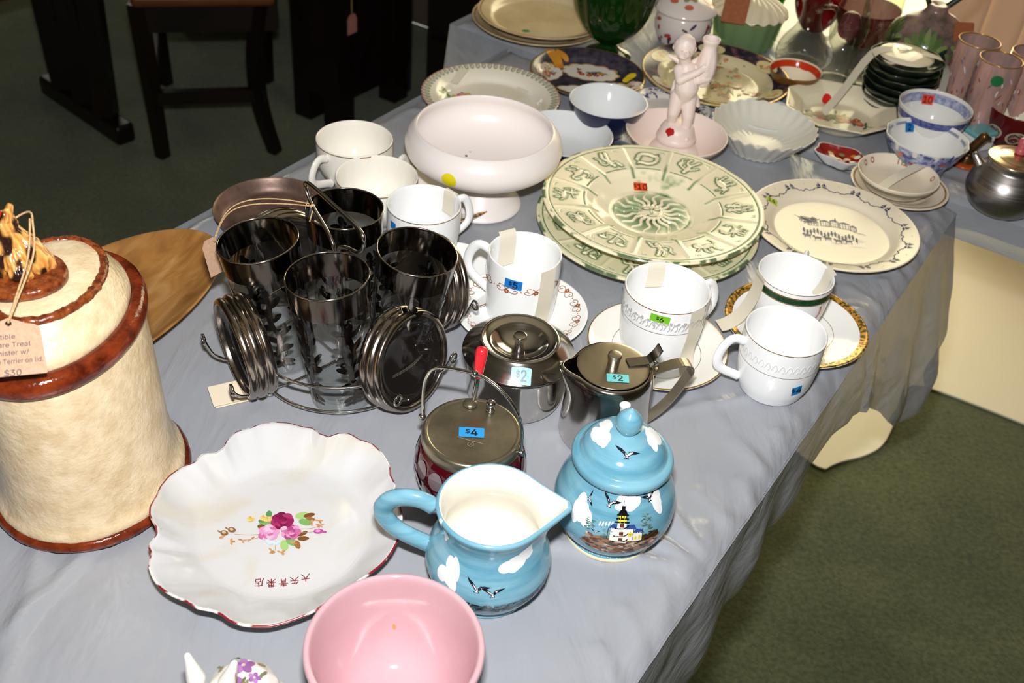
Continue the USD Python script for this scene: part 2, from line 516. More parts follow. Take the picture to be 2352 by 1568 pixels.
def creases(s, n, lines):
    """sharp little folds standing up along lines (s0, n0, s1, n1, height, width)"""
    z = np.zeros_like(s)
    for s0, n0, s1, n1, h, w in lines:
        dx, dy = s1-s0, n1-n0; L = math.hypot(dx, dy)
        u = ((s-s0)*dx+(n-n0)*dy)/L**2; d = np.abs((s-s0)*dy-(n-n0)*dx)/L
        z += h*np.exp(-(d/w)**2)*np.clip(np.minimum(u, 1-u)*6, 0, 1)
    return z


def cloth_top(s0, s1, n0, n1, lines, ds=0.006):
    s, n = np.meshgrid(np.linspace(s0, s1, int((s1-s0)/ds)+1), np.linspace(n0, n1, int((n1-n0)/ds)+1), indexing='ij')
    z = -0.0012*meshkit.fbm(np.stack([s*9+n*3, n*22, s*0], -1), 3, 5) - 0.0008*meshkit.noise(np.stack([s*40, n*14, s*0], -1), 7)
    edge = np.minimum(np.minimum(s-s0, s1-s), np.minimum(n-n0, n1-n))
    z += 1.5*creases(s, n, lines)*np.clip(edge/0.01, 0, 1)
    wv = meshkit.fbm(np.stack([s*55, n*55, s*0], -1), 3, 12)
    z -= (0.008+0.006*wv)*np.clip(1-edge/(0.014+0.016*wv), 0, 1)**2
    P = s[..., None]*S3+n[..., None]*N3+z[..., None]*np.array([0, 0, 1.0]); P[..., 2] += T
    m = grid(P)
    if m.face_normals[len(m.faces)//2][2] < 0:
        m.invert()
    return m


LN = [(0.62, -0.30, 0.62, -0.145, 0.004, 0.006), (0.70, -0.28, 0.628, -0.147, 0.0045, 0.007), (0.55, -0.30, 0.615, -0.15, 0.003, 0.008), (0.30, -0.33, 0.46, -0.15, 0.004, 0.01), (0.36, -0.20, 0.47, -0.146, 0.003, 0.006),
      (0.25, -0.70, 0.62, -0.78, 0.002, 0.006), (0.2, -0.55, 0.45, -0.60, 0.003, 0.006), (0.15, -0.48, 0.36, -0.66, 0.003, 0.008), (0.85, -0.30, 0.76, -0.15, 0.002, 0.01), (0.66, -0.36, 0.92, -0.16, 0.0015, 0.006), (0.98, -0.3, 1.1, -0.15, 0.002, 0.008), (1.1, -0.9, 1.35, -0.5, 0.002, 0.01)]
for k in range(22):
    LN.append((0.5+0.042*k+0.008*math.sin(7*k), -0.19-0.02*math.sin(3*k), 0.47+0.042*k, -0.145, 0.0016, 0.006))
t = thing('tablecloth', 'thin pearly grey plastic cloth on the near table, its corner hanging down', 'tablecloth')
put(t, 'cloth_top', cloth_top(TS0, TS1, NL, NR, LN, 0.005), film)
# the overhang on the right: short along the edge, a wide loose corner at the far end
sv = np.linspace(TS0, TS1, 260); uv = np.linspace(0, 1, 34)
drop = np.interp(sv, [-0.4, 0.5, 0.62, 0.75, 1.02, 1.08, 1.15, 1.22, 1.30, 1.40], [0.17, 0.17, 0.13, 0.09, 0.085, 0.12, 0.17, 0.235, 0.30, 0.245])
out = np.interp(sv, [-0.4, 0.6, 0.9, 1.05, 1.2, 1.33, 1.40], [0.022, 0.020, 0.014, 0.022, 0.045, 0.075, 0.085])
s_, u_ = np.meshgrid(sv, uv, indexing='ij')
rip = 0.012*np.sin(s_*44+2*np.sin(s_*9))*u_**1.2 + 0.010*(meshkit.fbm(np.stack([s_*26, u_*5, u_*0], -1), 3, 3)-0.5)*np.clip(u_*3, 0, 1)
P = s_[..., None]*S3 + (NR-0.0015+out[:, None]*u_**1.1*(1-0.35*u_**4)+rip*np.where(s_ > 1.05, 1.0, 0.35))[..., None]*N3
wv = meshkit.fbm(np.stack([sv*55, 0*sv+NR*55, 0*sv], -1), 3, 12)[:, None]
P[..., 2] = T-0.0072-0.006*wv-drop[:, None]*u_ + 0.004*np.sin(s_*60)*u_**3
m = grid(P)
put(t, 'overhang', m, hang)
P2 = np.stack([np.stack([sn(s, NL-0.002-0.012*u-0.006*math.sin(s*40)*u, T-0.004-0.15*u) for u in np.linspace(0, 1, 10)]) for s in np.linspace(TS0, TS1, 120)])
put(t, 'overhang', grid(P2), hang)
t = thing('tablecloth', 'plastic cloth on the far table with a short bluish turned-down front edge', 'tablecloth')
put(t, 'cloth_top', cloth_top(FS0, FS1, FL, FR, [(1.45+0.05*k, -0.35+0.1*k, 1.5+0.06*k, 0.2+0.1*k, 0.002, 0.007) for k in range(9)], 0.01), film)
fs = np.linspace(FL, FR, 200); fu = np.linspace(0, 1, 8)
fd = np.interp(fs, [FL, -0.75, -0.55, -0.2, FR], [0.20, 0.17, 0.05, 0.048, 0.048])
P = np.stack([np.stack([sn(FS0-0.001-0.004*u-0.012*abs(math.sin(n*38))*u*(fd[i] > 0.1), n, T-0.003-fd[i]*u) for u in fu]) for i, n in enumerate(fs)])
put(t, 'overhang', grid(P), hang)
P = np.stack([np.stack([sn(s, FL-0.001-0.02*u-0.014*math.sin(s*36)*u, T-0.003-0.26*u) for u in fu]) for s in np.linspace(FS0, FS1, 80)])
put(t, 'overhang', grid(P), hang)
# thin pale cream patch with an irregular outline, laid on the carpet
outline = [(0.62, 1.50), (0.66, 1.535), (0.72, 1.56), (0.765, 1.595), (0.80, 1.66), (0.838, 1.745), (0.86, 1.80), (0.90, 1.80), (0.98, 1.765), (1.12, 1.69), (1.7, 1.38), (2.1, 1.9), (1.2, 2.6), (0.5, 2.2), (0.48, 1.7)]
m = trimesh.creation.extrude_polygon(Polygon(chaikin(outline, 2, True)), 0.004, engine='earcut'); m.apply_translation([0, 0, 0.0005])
meta(stage.GetPrimAtPath(put(None, 'floor_mat', m, plain('mat_cream', (252, 247, 226), 0.45), False)), 'smooth pale cream patch on the green carpet below the far table', 'mat')

# ---------------------------------------------------------------- cups and saucers
white = china('white_china', (248, 249, 249))
bone = china('bone_china', (246, 242, 232))
gold = plain('gold_line', (176, 140, 70), 0.25, 0.7)
tape = plain('masking_tape', (226, 218, 198), 0.6)


def handle(pts, rad, flat=(1, 1), n=30):
    return tube(spline(pts, n), rad, 12, flat=flat)


def tape_strip(parent, pts, w, side):
    """a strip of masking tape along a path, side = its width direction"""
    p = spline(pts, 24); side = np.asarray(side, float); side = side/np.linalg.norm(side)*w/2
    P = np.stack([p-side, p+side], 1)
    m = grid(P); m2 = m.copy(); m2.apply_translation([0, 0, 0.0003])
    return put(parent, 'tape', cat(m, m2), tape)


def polar(r, a, z=0.0):
    return np.array([r*math.cos(a), r*math.sin(a), z])


def cup_profile(rt, rb, h, wall=0.0028, foot=0.003, bulge=0.0, base_r=0.004):
    """outer wall from foot to rim and back inside"""
    mid = rt*0.62+rb*0.38+bulge
    return [(0, foot), (rb*0.72, foot), (rb*0.74, 0), (rb*0.82, 0), (rb*0.93, 0.002), (rb, base_r+0.004), (rb+(mid-rb)*0.62, h*0.25), (mid, h*0.5), (rt-(rt-mid)*0.3, h*0.8), (rt-0.0004, h-0.001), (rt-0.0006, h), (rt-wall*0.6, h+0.0006), (rt-wall, h-0.001),
            (rt-(rt-mid)*0.3-wall, h*0.8), (mid-wall, h*0.5), (rb-wall+(mid-rb)*0.5, h*0.25), (rb*0.86, 0.0085), (rb*0.55, 0.0065), (0, 0.006)]


def outer_fn(prof):
    p = chaikin(prof, 2); i = int(np.argmax(p[:, 1])); q = p[:i+1]; q = q[np.argmax(q[:, 0] > q[:, 0].max()*0.6):]
    o = np.argsort(q[:, 1], kind='stable')
    return lambda z: np.interp(z, q[o, 1], q[o, 0])


def inner_fn(prof):
    p = chaikin(prof, 2); i = int(np.argmax(p[:, 1])); q = p[i:]
    o = np.argsort(q[:, 1], kind='stable')
    return lambda z: np.interp(z, q[o, 1], q[o, 0])


def ring_paint(parent, name, rf, z0, z1, rgb_or_mat, lift=0.0002, n=96, rough=0.2):
    """painted band round a body between two heights"""
    z = np.linspace(z0, z1, 6); th = np.linspace(0, 2*PI, n, endpoint=False)
    r = rf(z)+lift
    P = np.stack([np.outer(r, np.cos(th)), np.outer(r, np.sin(th)), np.repeat(z[:, None], n, 1)], -1)
    return put(parent, name, grid(P, wrap_v=True), rgb_or_mat)


def flat_ring(parent, name, zf, r0, r1, m, lift=0.00025, n=120, k=8):
    r = np.linspace(r0, r1, k); th = np.linspace(0, 2*PI, n, endpoint=False)
    P = np.stack([np.outer(r, np.cos(th)), np.outer(r, np.sin(th)), zf(r, 0*r)[:, None]+lift+0*np.outer(r, th)], -1)
    g = grid(P, wrap_v=True)
    if g.face_normals[0][2] < 0:
        g.invert()
    return put(parent, name, g, m)


def saucer_profile(r, h, well, thick=0.003):
    return [(0, 0.002), (well*0.95, 0.002), (well*0.97, 0), (well*1.08, 0), (well*1.12, 0.003), (r*0.7, h*0.42), (r-0.003, h-thick*0.7), (r, h-0.001), (r-0.0012, h+0.0002), (r-0.004, h-0.0003), (r*0.7, h*0.42+thick+0.0005), (well*1.25, thick+0.004), (well*1.05, thick+0.003), (well*0.9, thick+0.0022), (0, thick+0.002)]


def front(x, y):
    """the angle of a thing at (x, y) that faces the camera"""
    return math.atan2(-y, -x)


def cup_set(name, label, at_, rt, rb, h, ha, cm=white, bulge=0.002, group=None, z=0.0, hr=0.0042, ho=0.028, cat_='cup'):
    t = thing(name, label, cat_, (*at_, T+z), 0, group)
    pf = cup_profile(rt, rb, h, bulge=bulge)
    put(t, 'bowl', lathe(pf, 80), cm)
    of = outer_fn(pf)
    z1, z0 = h*0.83, h*0.27
    a = ha
    pts = [polar(of(z1)-0.001, a, z1), polar(of(z1)+ho*0.55, a, z1+0.004), polar(of(z1)+ho, a, h*0.62), polar(of(z1)+ho*0.85, a, h*0.42), polar(of(z0)+ho*0.35, a, z0+0.002), polar(of(z0)-0.001, a, z0-0.003)]
    put(t, 'handle', handle(pts, hr, (0.75, 1.2)), cm)
    return t, of, inner_fn(pf), pf


# mug with the $5 sticker
def scroll_band(circ, h, n, rgb, seed=0):
    rg = random.Random(seed); out = []
    for i in range(n):
        x = circ*(i+0.5)/n-circ/2
        for sx in (-1, 1):
            w = circ/n*0.42
            out.append((stroke([(x, -h*0.1), (x+sx*w*0.5, h*0.35), (x+sx*w, h*0.1), (x+sx*w*0.7, -h*0.15), (x+sx*w*0.55, h*0.05)], 0.0007), rgb))
            out.append((stroke([(x, -h*0.1), (x+sx*w*0.4, -h*0.4), (x+sx*w*0.75, -h*0.35), (x+sx*w*0.7, -h*0.2)], 0.0006), rgb))
        for k in range(5):
            a = 2*PI*k/5
            out.append((circle(x+0.0018*math.cos(a), h*0.12+0.0018*math.sin(a), 0.0012, 5), rgb))
        out.append((circle(x+circ/n*0.5, 0, 0.0007, 5), rgb))
    return out


m5at = (0.0045, 0.938)
sp5 = saucer_profile(0.0735, 0.018, 0.03)
t = thing('saucer', 'white saucer with brown scroll border under the $5 mug', 'saucer', (0.0065, 0.934, T))
put(t, 'dish', lathe(sp5, 96), china('milk_glass', (248, 250, 249), 0.08))
sf = top_fn(sp5)
pol = scroll_band(2*PI*0.062, 0.013, 14, (158, 88, 48))
def ringmap(v, lift):
    th = v[:, 0]/0.062; r = 0.0615+v[:, 1]
    return np.c_[r*np.cos(th), r*np.sin(th), sf(r, 0*r)+lift]
m, c = decal(pol, ringmap, 0.004)
put(t, 'scroll_border', m, painted('glaze_print', 0.15), paint=c)
t, of, inf, pf = cup_set('mug', 'white mug with brown scroll band and blue $5 sticker', m5at, 0.0396, 0.0365, 0.083, 2.75, china('milk_glass'), 0.0003, z=0.0052, hr=0.0046, ho=0.027, cat_='mug')
pol = [(affinity.rotate(g, 180, origin=(0, 0)), c) for g, c in scroll_band(2*PI*0.0385, 0.012, 8, (158, 88, 48))]
m, c = decal(pol, side_map(of, front(*m5at), 0.059, 0.0385), 0.004)
put(t, 'scroll_band', m, painted('glaze_print', 0.15), paint=c)
fa = front(*m5at)
sticker(t, '$5', 0.0185, 0.0115, (20, 120, 205), side_map(of, fa-0.23, 0.0665, 0.038, rot=-0.06))
tape_strip(t, [polar(of(0.083)+0.0008, fa+0.72, 0.083), polar(of(0.06)+0.0016, fa+0.7, 0.06), polar(of(0.04)+0.0022, fa+0.67, 0.04), polar(of(0.02)+0.003, fa+0.62, 0.02), polar(0.048, fa+0.55, 0.003)], 0.02, polar(1, fa+0.72+PI/2))
tape_strip(t, [polar(0.040, fa-2.55, 0.086), polar(0.0358, fa-2.55, 0.082), polar(0.0345, fa-2.55, 0.062), polar(0.033, fa-2.5, 0.045)], 0.02, polar(1, fa-2.55+PI/2))

# mug with the $6 sticker
m6at = (0.1540, 0.9015)
sp6 = saucer_profile(0.0757, 0.018, 0.03)
t = thing('saucer', 'ivory lace-patterned saucer with gold rim under the $6 cup', 'saucer', (0.1543, 0.8955, T))
put(t, 'dish', lathe(sp6, 96), china('ivory_china', (244, 243, 237)))
flat_ring(t, 'gold_rim', top_fn(sp6), 0.0738, 0.0752, gold)
flat_ring(t, 'gold_line', top_fn(sp6), 0.0475, 0.0481, plain('silver_line', (150, 145, 130), 0.3, 0.6))
t, of, inf, pf = cup_set('teacup', 'straight white cup with silver lace band and green $6 sticker', m6at, 0.0448, 0.0375, 0.082, 0.55, white, 0.0018, z=0.0052, ho=0.022)
fa = front(*m6at)
rg = random.Random(4); pol = []
for i in range(40):
    x = 0.0072*(i-20)
    pol += [(stroke([(x-0.003, -0.005), (x, 0.004), (x+0.0034, -0.003), (x+0.001, -0.006)], 0.0009), (196, 194, 192)), (ell(x+0.003, 0.003, 0.0022, 0.0013, rg.uniform(0, 180)), (188, 186, 186)), (leafp(x, 0.0, 0.004, 0.0016, rg.uniform(0, 360)), (202, 196, 184))]
m, c = decal(pol, side_map(of, fa, 0.066, 0.044), 0.006)
put(t, 'lace_band', m, painted('glaze_print', 0.15), paint=c)
ring_paint(t, 'gold_line', of, 0.0802, 0.0812, gold)
ring_paint(t, 'silver_line', of, 0.0535, 0.0542, plain('silver_line', (150, 145, 130), 0.3, 0.6))
sticker(t, '$6', 0.0200, 0.0092, (120, 196, 40), side_map(of, fa-0.03, 0.0725, 0.044, rot=-0.06))
tape_strip(t, [polar(of(0.082)+0.0008, fa+0.88, 0.082), polar(of(0.065)+0.0016, fa+0.87, 0.065), polar(of(0.045)+0.0026, fa+0.85, 0.045), polar(of(0.022)+0.0050, fa+0.8, 0.022), polar(0.062, fa+0.66, 0.011), polar(0.071, fa+0.62, 0.013)], 0.02, polar(1, fa+0.88+PI/2))
tape_strip(t, [polar(0.0455, fa-2.75, 0.083), polar(0.0412, fa-2.75, 0.080), polar(0.039, fa-2.75, 0.067), polar(0.037, fa-2.7, 0.055)], 0.019, polar(1, fa-2.75+PI/2))

# green band cup with the ornate saucer
gat = (0.2985, 0.9655)
spg = saucer_profile(0.0800, 0.017, 0.03)
t = thing('saucer', 'white saucer with ornate gold and green rim under the green-banded cup', 'saucer', (0.3120, 0.9600, T))
put(t, 'dish', lathe(spg, 96), white)
orn = mat('ornate_gold', {'t': ('texture_coordinate', {}), 'n': ('noise_texture', dict(scale=260, detail=2)), 'r': ('rgb_ramp', {'ramp': [(0.42, tuple(lin((58, 70, 30)))), (0.5, tuple(lin((190, 135, 50)))), (0.6, tuple(lin((214, 160, 70))))]}),
                          'p': ('principled_bsdf', dict(roughness=0.25, metallic=0.45))}, [('t.object', 'n.vector'), ('n.fac', 'r.fac'), ('r.color', 'p.base_color')])
flat_ring(t, 'ornate_rim', top_fn(spg), 0.0705, 0.0795, orn)
flat_ring(t, 'gold_line', top_fn(spg), 0.043, 0.0437, plain('silver_line', (150, 145, 130), 0.3, 0.6))
t, of, inf, pf = cup_set('teacup', 'white cup with dark green and gold band on an ornate saucer', gat, 0.0418, 0.0285, 0.072, 1.2, white, 0.003, z=0.0052)
fa = front(*gat)
grn = noisy('green_band', (14, 52, 36), (38, 74, 40), 300, 0.2)
ring_paint(t, 'green_band', of, 0.0585, 0.0655, grn)
ring_paint(t, 'gold_line', of, 0.0656, 0.0668, gold, 0.00025)
ring_paint(t, 'gold_line', of, 0.0574, 0.0584, gold, 0.00025)
ring_paint(t, 'gold_line', of, 0.0712, 0.0719, gold)
m, c = decal([(stroke([(0, 0.008), (0.002, 0), (-0.001, -0.007)], 0.003), (205, 82, 60))], side_map(of, fa+0.98, 0.045, 0.04), 0.004)
put(t, 'red_mark', m, painted('glaze_print', 0.15), paint=c)
tape_strip(t, [polar(0.0422, fa-0.98, 0.074), polar(of(0.05)+0.003, fa-0.98, 0.05), polar(0.056, fa-0.95, 0.022), polar(0.072, fa-0.93, 0.012), polar(0.08, fa-0.92, 0.012)], 0.02, polar(1, fa-0.95+PI/2))
tape_strip(t, [polar(0.0425, fa+2.1, 0.074), polar(0.0385, fa+2.1, 0.071), polar(0.036, fa+2.1, 0.055), polar(0.03, fa+2.1, 0.04)], 0.017, polar(1, fa+2.1+PI/2))

# cup with the blue sticker at its foot
rat = (0.2735, 0.8620)
t, of, inf, pf = cup_set('teacup', 'white cup with faint lace band and blue sticker near its foot, beside the table edge', rat, 0.0418, 0.0345, 0.077, 3.35, white, 0.0022, ho=0.024)
fa = front(*rat)
pol = [(stroke([(x-0.003, -0.005), (x, 0.004), (x+0.0034, -0.003), (x+0.001, -0.006)], 0.0009), (222, 222, 222)) for x in (0.0072*(i-18) for i in range(37))]
m, c = decal(pol, side_map(of, fa, 0.060, 0.042), 0.006)
put(t, 'lace_band', m, painted('glaze_print', 0.15), paint=c)
ring_paint(t, 'gold_line', of, 0.0752, 0.0761, gold)
ring_paint(t, 'silver_line', of, 0.047, 0.0476, plain('silver_line', (150, 145, 130), 0.3, 0.6))
sticker(t, '$4', 0.011, 0.0125, (28, 130, 200), side_map(of, fa+0.72, 0.030, 0.04, rot=0.2))

# three cups at the left, in front of and beside the pedestal bowl
cA = (-0.2216, 1.1895); cB = (-0.1797, 1.1053); cC = (-0.114, 1.0298)
t, of, inf, pf = cup_set('teacup', 'wide ivory cup with grey-gold rim, furthest back at the table edge', cA, 0.0485, 0.030, 0.063, 4.12, bone, 0.006, hr=0.0044, ho=0.026, group='wide ivory teacups')
ring_paint(t, 'gold_rim', of, 0.0608, 0.0622, gold)
t, of, inf, pf = cup_set('teacup', 'wide ivory cup with grey-gold rim, behind the glass caddy handle', cB, 0.0495, 0.030, 0.063, 1.2, bone, 0.006, hr=0.0044, ho=0.026, group='wide ivory teacups')
ring_paint(t, 'gold_rim', of, 0.0608, 0.0622, gold)
spc = saucer_profile(0.068, 0.016, 0.028)
t = thing('saucer', 'plain white gold-rimmed saucer half hidden behind the caddy coaster', 'saucer', (-0.0785, 0.985, T))
put(t, 'dish', lathe(spc, 80), white)
flat_ring(t, 'gold_rim', top_fn(spc), 0.0662, 0.0675, gold)
t, of, inf, pf = cup_set('teacup', 'tapered white cup with tape inside, in front of the pedestal bowl', cC, 0.0425, 0.029, 0.078, 0.7, white, 0.004, ho=0.022)
ring_paint(t, 'gold_rim', of, 0.0758, 0.0769, gold)
fa = front(*cC)
tape_strip(t, [polar(0.0431, fa+2.3, 0.0785), polar(0.0390, fa+2.3, 0.0765), polar(0.0375, fa+2.3, 0.065), polar(0.036, fa+2.3, 0.05)], 0.018, polar(1, fa+2.3+PI/2))
sticker(t, '', 0.009, 0.010, (20, 120, 200), side_map(of, fa-0.92, 0.063, 0.04))
sps = saucer_profile(0.072, 0.014, 0.03)
t = thing('saucer', 'gold-rimmed saucer tucked under the pedestal bowl, mostly hidden', 'saucer', (-0.1080, 1.1640, T))
put(t, 'dish', lathe(sps, 80), bone)
flat_ring(t, 'gold_rim', top_fn(sps), 0.064, 0.0715, orn)

# ---------------------------------------------------------------- treat canister with a terrier on its lid
def oval(prof_xy, n=120, k=2, wob=None):
    """closed oval body from (semi-x, semi-y, z) rows"""
    p = chaikin(prof_xy, k); th = np.linspace(0, 2*PI, n, endpoint=False)
    P = np.stack([np.outer(p[:, 0], np.cos(th)), np.outer(p[:, 1], np.sin(th)), np.repeat(p[:, 2:3], n, 1)], -1)
    if wob:
        c = P.copy(); c[..., 2] = 0
        L = np.linalg.norm(c, axis=-1, keepdims=True)+1e-9
        P = P + c/L*wob*(meshkit.fbm(P*np.array([130, 130, 220]), 3, 2)[..., None]-0.5)
    return grid(P, wrap_v=True)


def oval_ring(a, b, z, r, n=140, rough=0.0, rz=1.0, seed=1):
    th = np.linspace(0, 2*PI, n, endpoint=False)
    pts = np.c_[a*np.cos(th), b*np.sin(th), 0*th+z]
    m = tube(pts, r, 14, closed=True, flat=(rz, 1))
    if rough:
        v = m.vertices; m.vertices = v + m.vertex_normals*(rough*(meshkit.fbm(v*420, 2, seed)[:, None]-0.5))
    return m


CC = (-0.357, 0.643)
cream = noisy('canister_cream', (214, 188, 147), (234, 213, 176), 55, 0.28, bump=0.5, bdist=0.002, bscale=190)
rope = noisy('rope_brown', (84, 30, 12), (150, 78, 36), 160, 0.12, bump=0.4, bdist=0.002, bscale=260)
brown = noisy('rim_brown', (74, 22, 8), (128, 52, 22), 70, 0.12, bump=0.3, bdist=0.002, bscale=150)
t = thing('canister', 'cream stoneware treat canister with brown rims and a terrier figurine on its lid', 'canister', (*CC, T))
put(t, 'body', oval([(0.001, 0.001, 0.004), (0.074, 0.08, 0.004), (0.0785, 0.086, 0.012), (0.078, 0.086, 0.018), (0.071, 0.083, 0.026), (0.067, 0.081, 0.05), (0.0655, 0.082, 0.1), (0.0625, 0.084, 0.15), (0.060, 0.083, 0.172), (0.058, 0.082, 0.174), (0.001, 0.001, 0.173)], 140, 2, 0.0012), cream)
put(t, 'foot_band', oval_ring(0.0765, 0.0835, 0.0075, 0.0062, rough=0.0016), brown)
put(t, 'rim_band', cat(oval([(0.056, 0.078, 0.172), (0.0625, 0.0875, 0.171), (0.065, 0.0905, 0.176), (0.0652, 0.0907, 0.182), (0.062, 0.087, 0.1885), (0.0545, 0.079, 0.190), (0.052, 0.076, 0.186)], 160, 2, 0.0007)), brown)
lid = put(t, 'lid', oval([(0.05, 0.072, 0.182), (0.0535, 0.076, 0.187), (0.0535, 0.0755, 0.193), (0.0505, 0.0715, 0.199), (0.044, 0.062, 0.211), (0.040, 0.056, 0.2175), (0.0365, 0.051, 0.221), (0.025, 0.034, 0.2245), (0.001, 0.001, 0.2265)], 140, 2, 0.0008), cream)
put(lid, 'rope_ring', oval_ring(0.0385, 0.0535, 0.2185, 0.0036, rough=0.0022), rope)
dogc = np.array([-0.016, -0.012, 0])
m = oval([(0.001, 0.001, 0.225), (0.036, 0.029, 0.2245), (0.0375, 0.0305, 0.2285), (0.036, 0.029, 0.233), (0.030, 0.024, 0.234), (0.001, 0.001, 0.2345)], 100, 2, 0.0012); m.apply_translation(dogc)
put(lid, 'finial_base', m, rope)
D = np.array([-0.019, -0.008, 0.0])
d = blobs([  # sitting: haunches, chest, forelegs, head with muzzle, pointed ears, tail
    (D+[0.006, 0.004, 0.243], 0.0165, D+[0.000, 0.000, 0.259], 0.0125), (D+[0.019, 0.002, 0.2385], 0.0105, D+[0.008, 0.002, 0.250], 0.0125), (D+[0.012, -0.013, 0.2375], 0.0085, D+[0.006, -0.005, 0.248], 0.0105),
    (D+[-0.006, -0.013, 0.2365], 0.0065, D+[-0.006, -0.006, 0.257], 0.0095), (D+[-0.017, -0.008, 0.2365], 0.0065, D+[-0.011, -0.004, 0.257], 0.0095),
    (D+[0.000, 0.000, 0.259], 0.0125, D+[-0.005, -0.003, 0.268], 0.0115), (D+[-0.009, -0.005, 0.2685], 0.0125, D+[-0.001, 0.000, 0.2700], 0.0110),
    (D+[-0.012, -0.012, 0.266], 0.0062, D+[-0.015, -0.0185, 0.2635], 0.0042), (D+[-0.006, -0.008, 0.262], 0.0075, D+[-0.009, -0.014, 0.2560], 0.0050),
    (D+[0.0045, -0.002, 0.2775], 0.0046, D+[0.0095, -0.0015, 0.2885], 0.0018), (D+[0.0030, -0.0035, 0.2765], 0.0040, D+[0.0080, -0.0030, 0.2860], 0.0016), (D+[-0.0165, -0.002, 0.2770], 0.0044, D+[-0.0215, -0.001, 0.2870], 0.0018),
    (D+[0.024, 0.006, 0.240], 0.005, D+[0.028, 0.003, 0.236], 0.003)], 0.0011, 4)
v = d.vertices.copy(); rel = v-D
ang = np.arctan2(rel[:, 1]+0.001, rel[:, 0]+0.003)
flow = 0.6*np.sin(ang*19+rel[:, 2]*170+5*meshkit.noise(v*150, 3))+0.4*np.sin(ang*41-rel[:, 2]*260+4*meshkit.noise(v*220, 8))
d.vertices = v + d.vertex_normals*(0.00075*flow[:, None])
nz = meshkit.noise(np.c_[v[:, 0]*150, v[:, 1]*150, v[:, 2]*85], 11)
dark = np.clip((nz-0.56)/0.10, 0, 1)[:, None]; lock = np.clip(0.5+0.5*flow, 0, 1)[:, None]
col = (lin((176, 108, 44))*(1-lock)+lin((232, 180, 100))*lock)*(1-dark)+lin((44, 24, 18))*dark
put(lid, 'terrier_figurine', d, painted('terrier_glaze', 0.14), paint=col, label='tan terrier figurine with dark brown patches')
eye = [ball(D+[-0.0170, -0.0130, 0.2715], 0.0016, 2), ball(D+[-0.0055, -0.0165, 0.2715], 0.0016, 2), ball(D+[-0.0155, -0.0225, 0.2640], 0.0020, 2)]
put(lid, 'eyes_and_nose', cat(*eye), plain('black_glaze', (12, 10, 10), 0.1))
bow = blobs([(D+[-0.0050, -0.009, 0.2815], 0.0025, D+[0.0010, -0.008, 0.2850], 0.0042), (D+[-0.0060, -0.009, 0.2815], 0.0025, D+[-0.0135, -0.009, 0.2850], 0.0042)], 0.0012, 3)
put(lid, 'bow', bow, plain('bow_red', (190, 14, 28), 0.15), label='red hair bow')
# kraft price tag on twine
kraft = noisy('kraft_paper', (186, 150, 122), (200, 164, 136), 300, 0.75)
TL, TR, BR = np.array([-0.3755, 0.5635, 0.2285]), np.array([-0.3361, 0.5785, 0.2265]), np.array([-0.3233, 0.5517, 0.2075])
ex = TR-TL; wd = np.linalg.norm(ex); ex /= wd
ey = (TR-BR); ht = np.linalg.norm(ey); ey /= ht
ez = np.cross(ex, ey); ez /= np.linalg.norm(ez)
tg = thing('price_tag', 'kraft paper price tag hung by twine on the cream canister', 'price tag', (0, 0, T))
base = TL-ey*ht
def tagmap(v, lift):
    return base+v[:, :1]*ex+v[:, 1:2]*ey+ez*(lift)
tp = Polygon([(0, 0), (wd, 0), (wd, ht*0.93), (wd*0.94, ht), (wd*0.80, ht*1.04), (wd*0.70, ht*1.10), (wd*0.55, ht*1.17), (wd*0.40, ht*1.10), (wd*0.30, ht*1.05), (wd*0.1, ht), (0, ht*0.93)]).buffer(0.001).difference(circle(wd*0.55, ht*1.08, 0.0021))
tm = trimesh.creation.extrude_polygon(tp, 0.0005, engine='earcut')
tm.vertices = tagmap(tm.vertices[:, :2], 0)+tm.vertices[:, 2:]*ez
tag = put(tg, 'card', tm, kraft, False)
yy = ht*0.80
wr = []
for line, h, x1 in (('Collectible', 0.0036, 0.62), ('Stoneware Treat', 0.0036, 0.84), ('Canister w/', 0.0036, 0.80), ('Yorkie Terrier on lid.', 0.0036, 0.985), ('$30', 0.0044, 0.63)):
    g = affinity.skew(text_poly(line, h, False), xs=8)
    b = g.bounds
    if line != '$30':
        g = affinity.scale(g, min(1, wd*0.93/(b[2]-b[0])), 1); b = g.bounds
    wr.append((affinity.translate(g, wd*x1-b[2], yy), (62, 58, 74)))
    yy -= ht*0.175 if line[0] != 'Y' else ht*0.24
m, c = decal(wr, tagmap, 0.004, 0.0008)
put(tag, 'handwriting', m, painted('sticker_paper', 0.4), paint=c)
twm = noisy('twine', (176, 140, 96), (206, 176, 130), 500, 0.9)
hole = base+ex*wd*0.55+ey*ht*1.08
tw = [tube(spline([np.array(CCp) for CCp in pts], 40), 0.0008, 6) for pts in (
    [(-0.3523, 0.6326, 0.277), (-0.3480, 0.617, 0.262), (-0.3515, 0.598, 0.245), hole+ez*0.001], [(-0.3543, 0.6336, 0.279), (-0.3500, 0.612, 0.262), (-0.3535, 0.595, 0.244), hole+ez*0.0018],
    [(-0.3523, 0.6326, 0.277), (-0.358, 0.642, 0.279), (-0.372, 0.640, 0.271), (-0.385, 0.625, 0.262)])]
put(tg, 'twine', cat(*tw), twm)

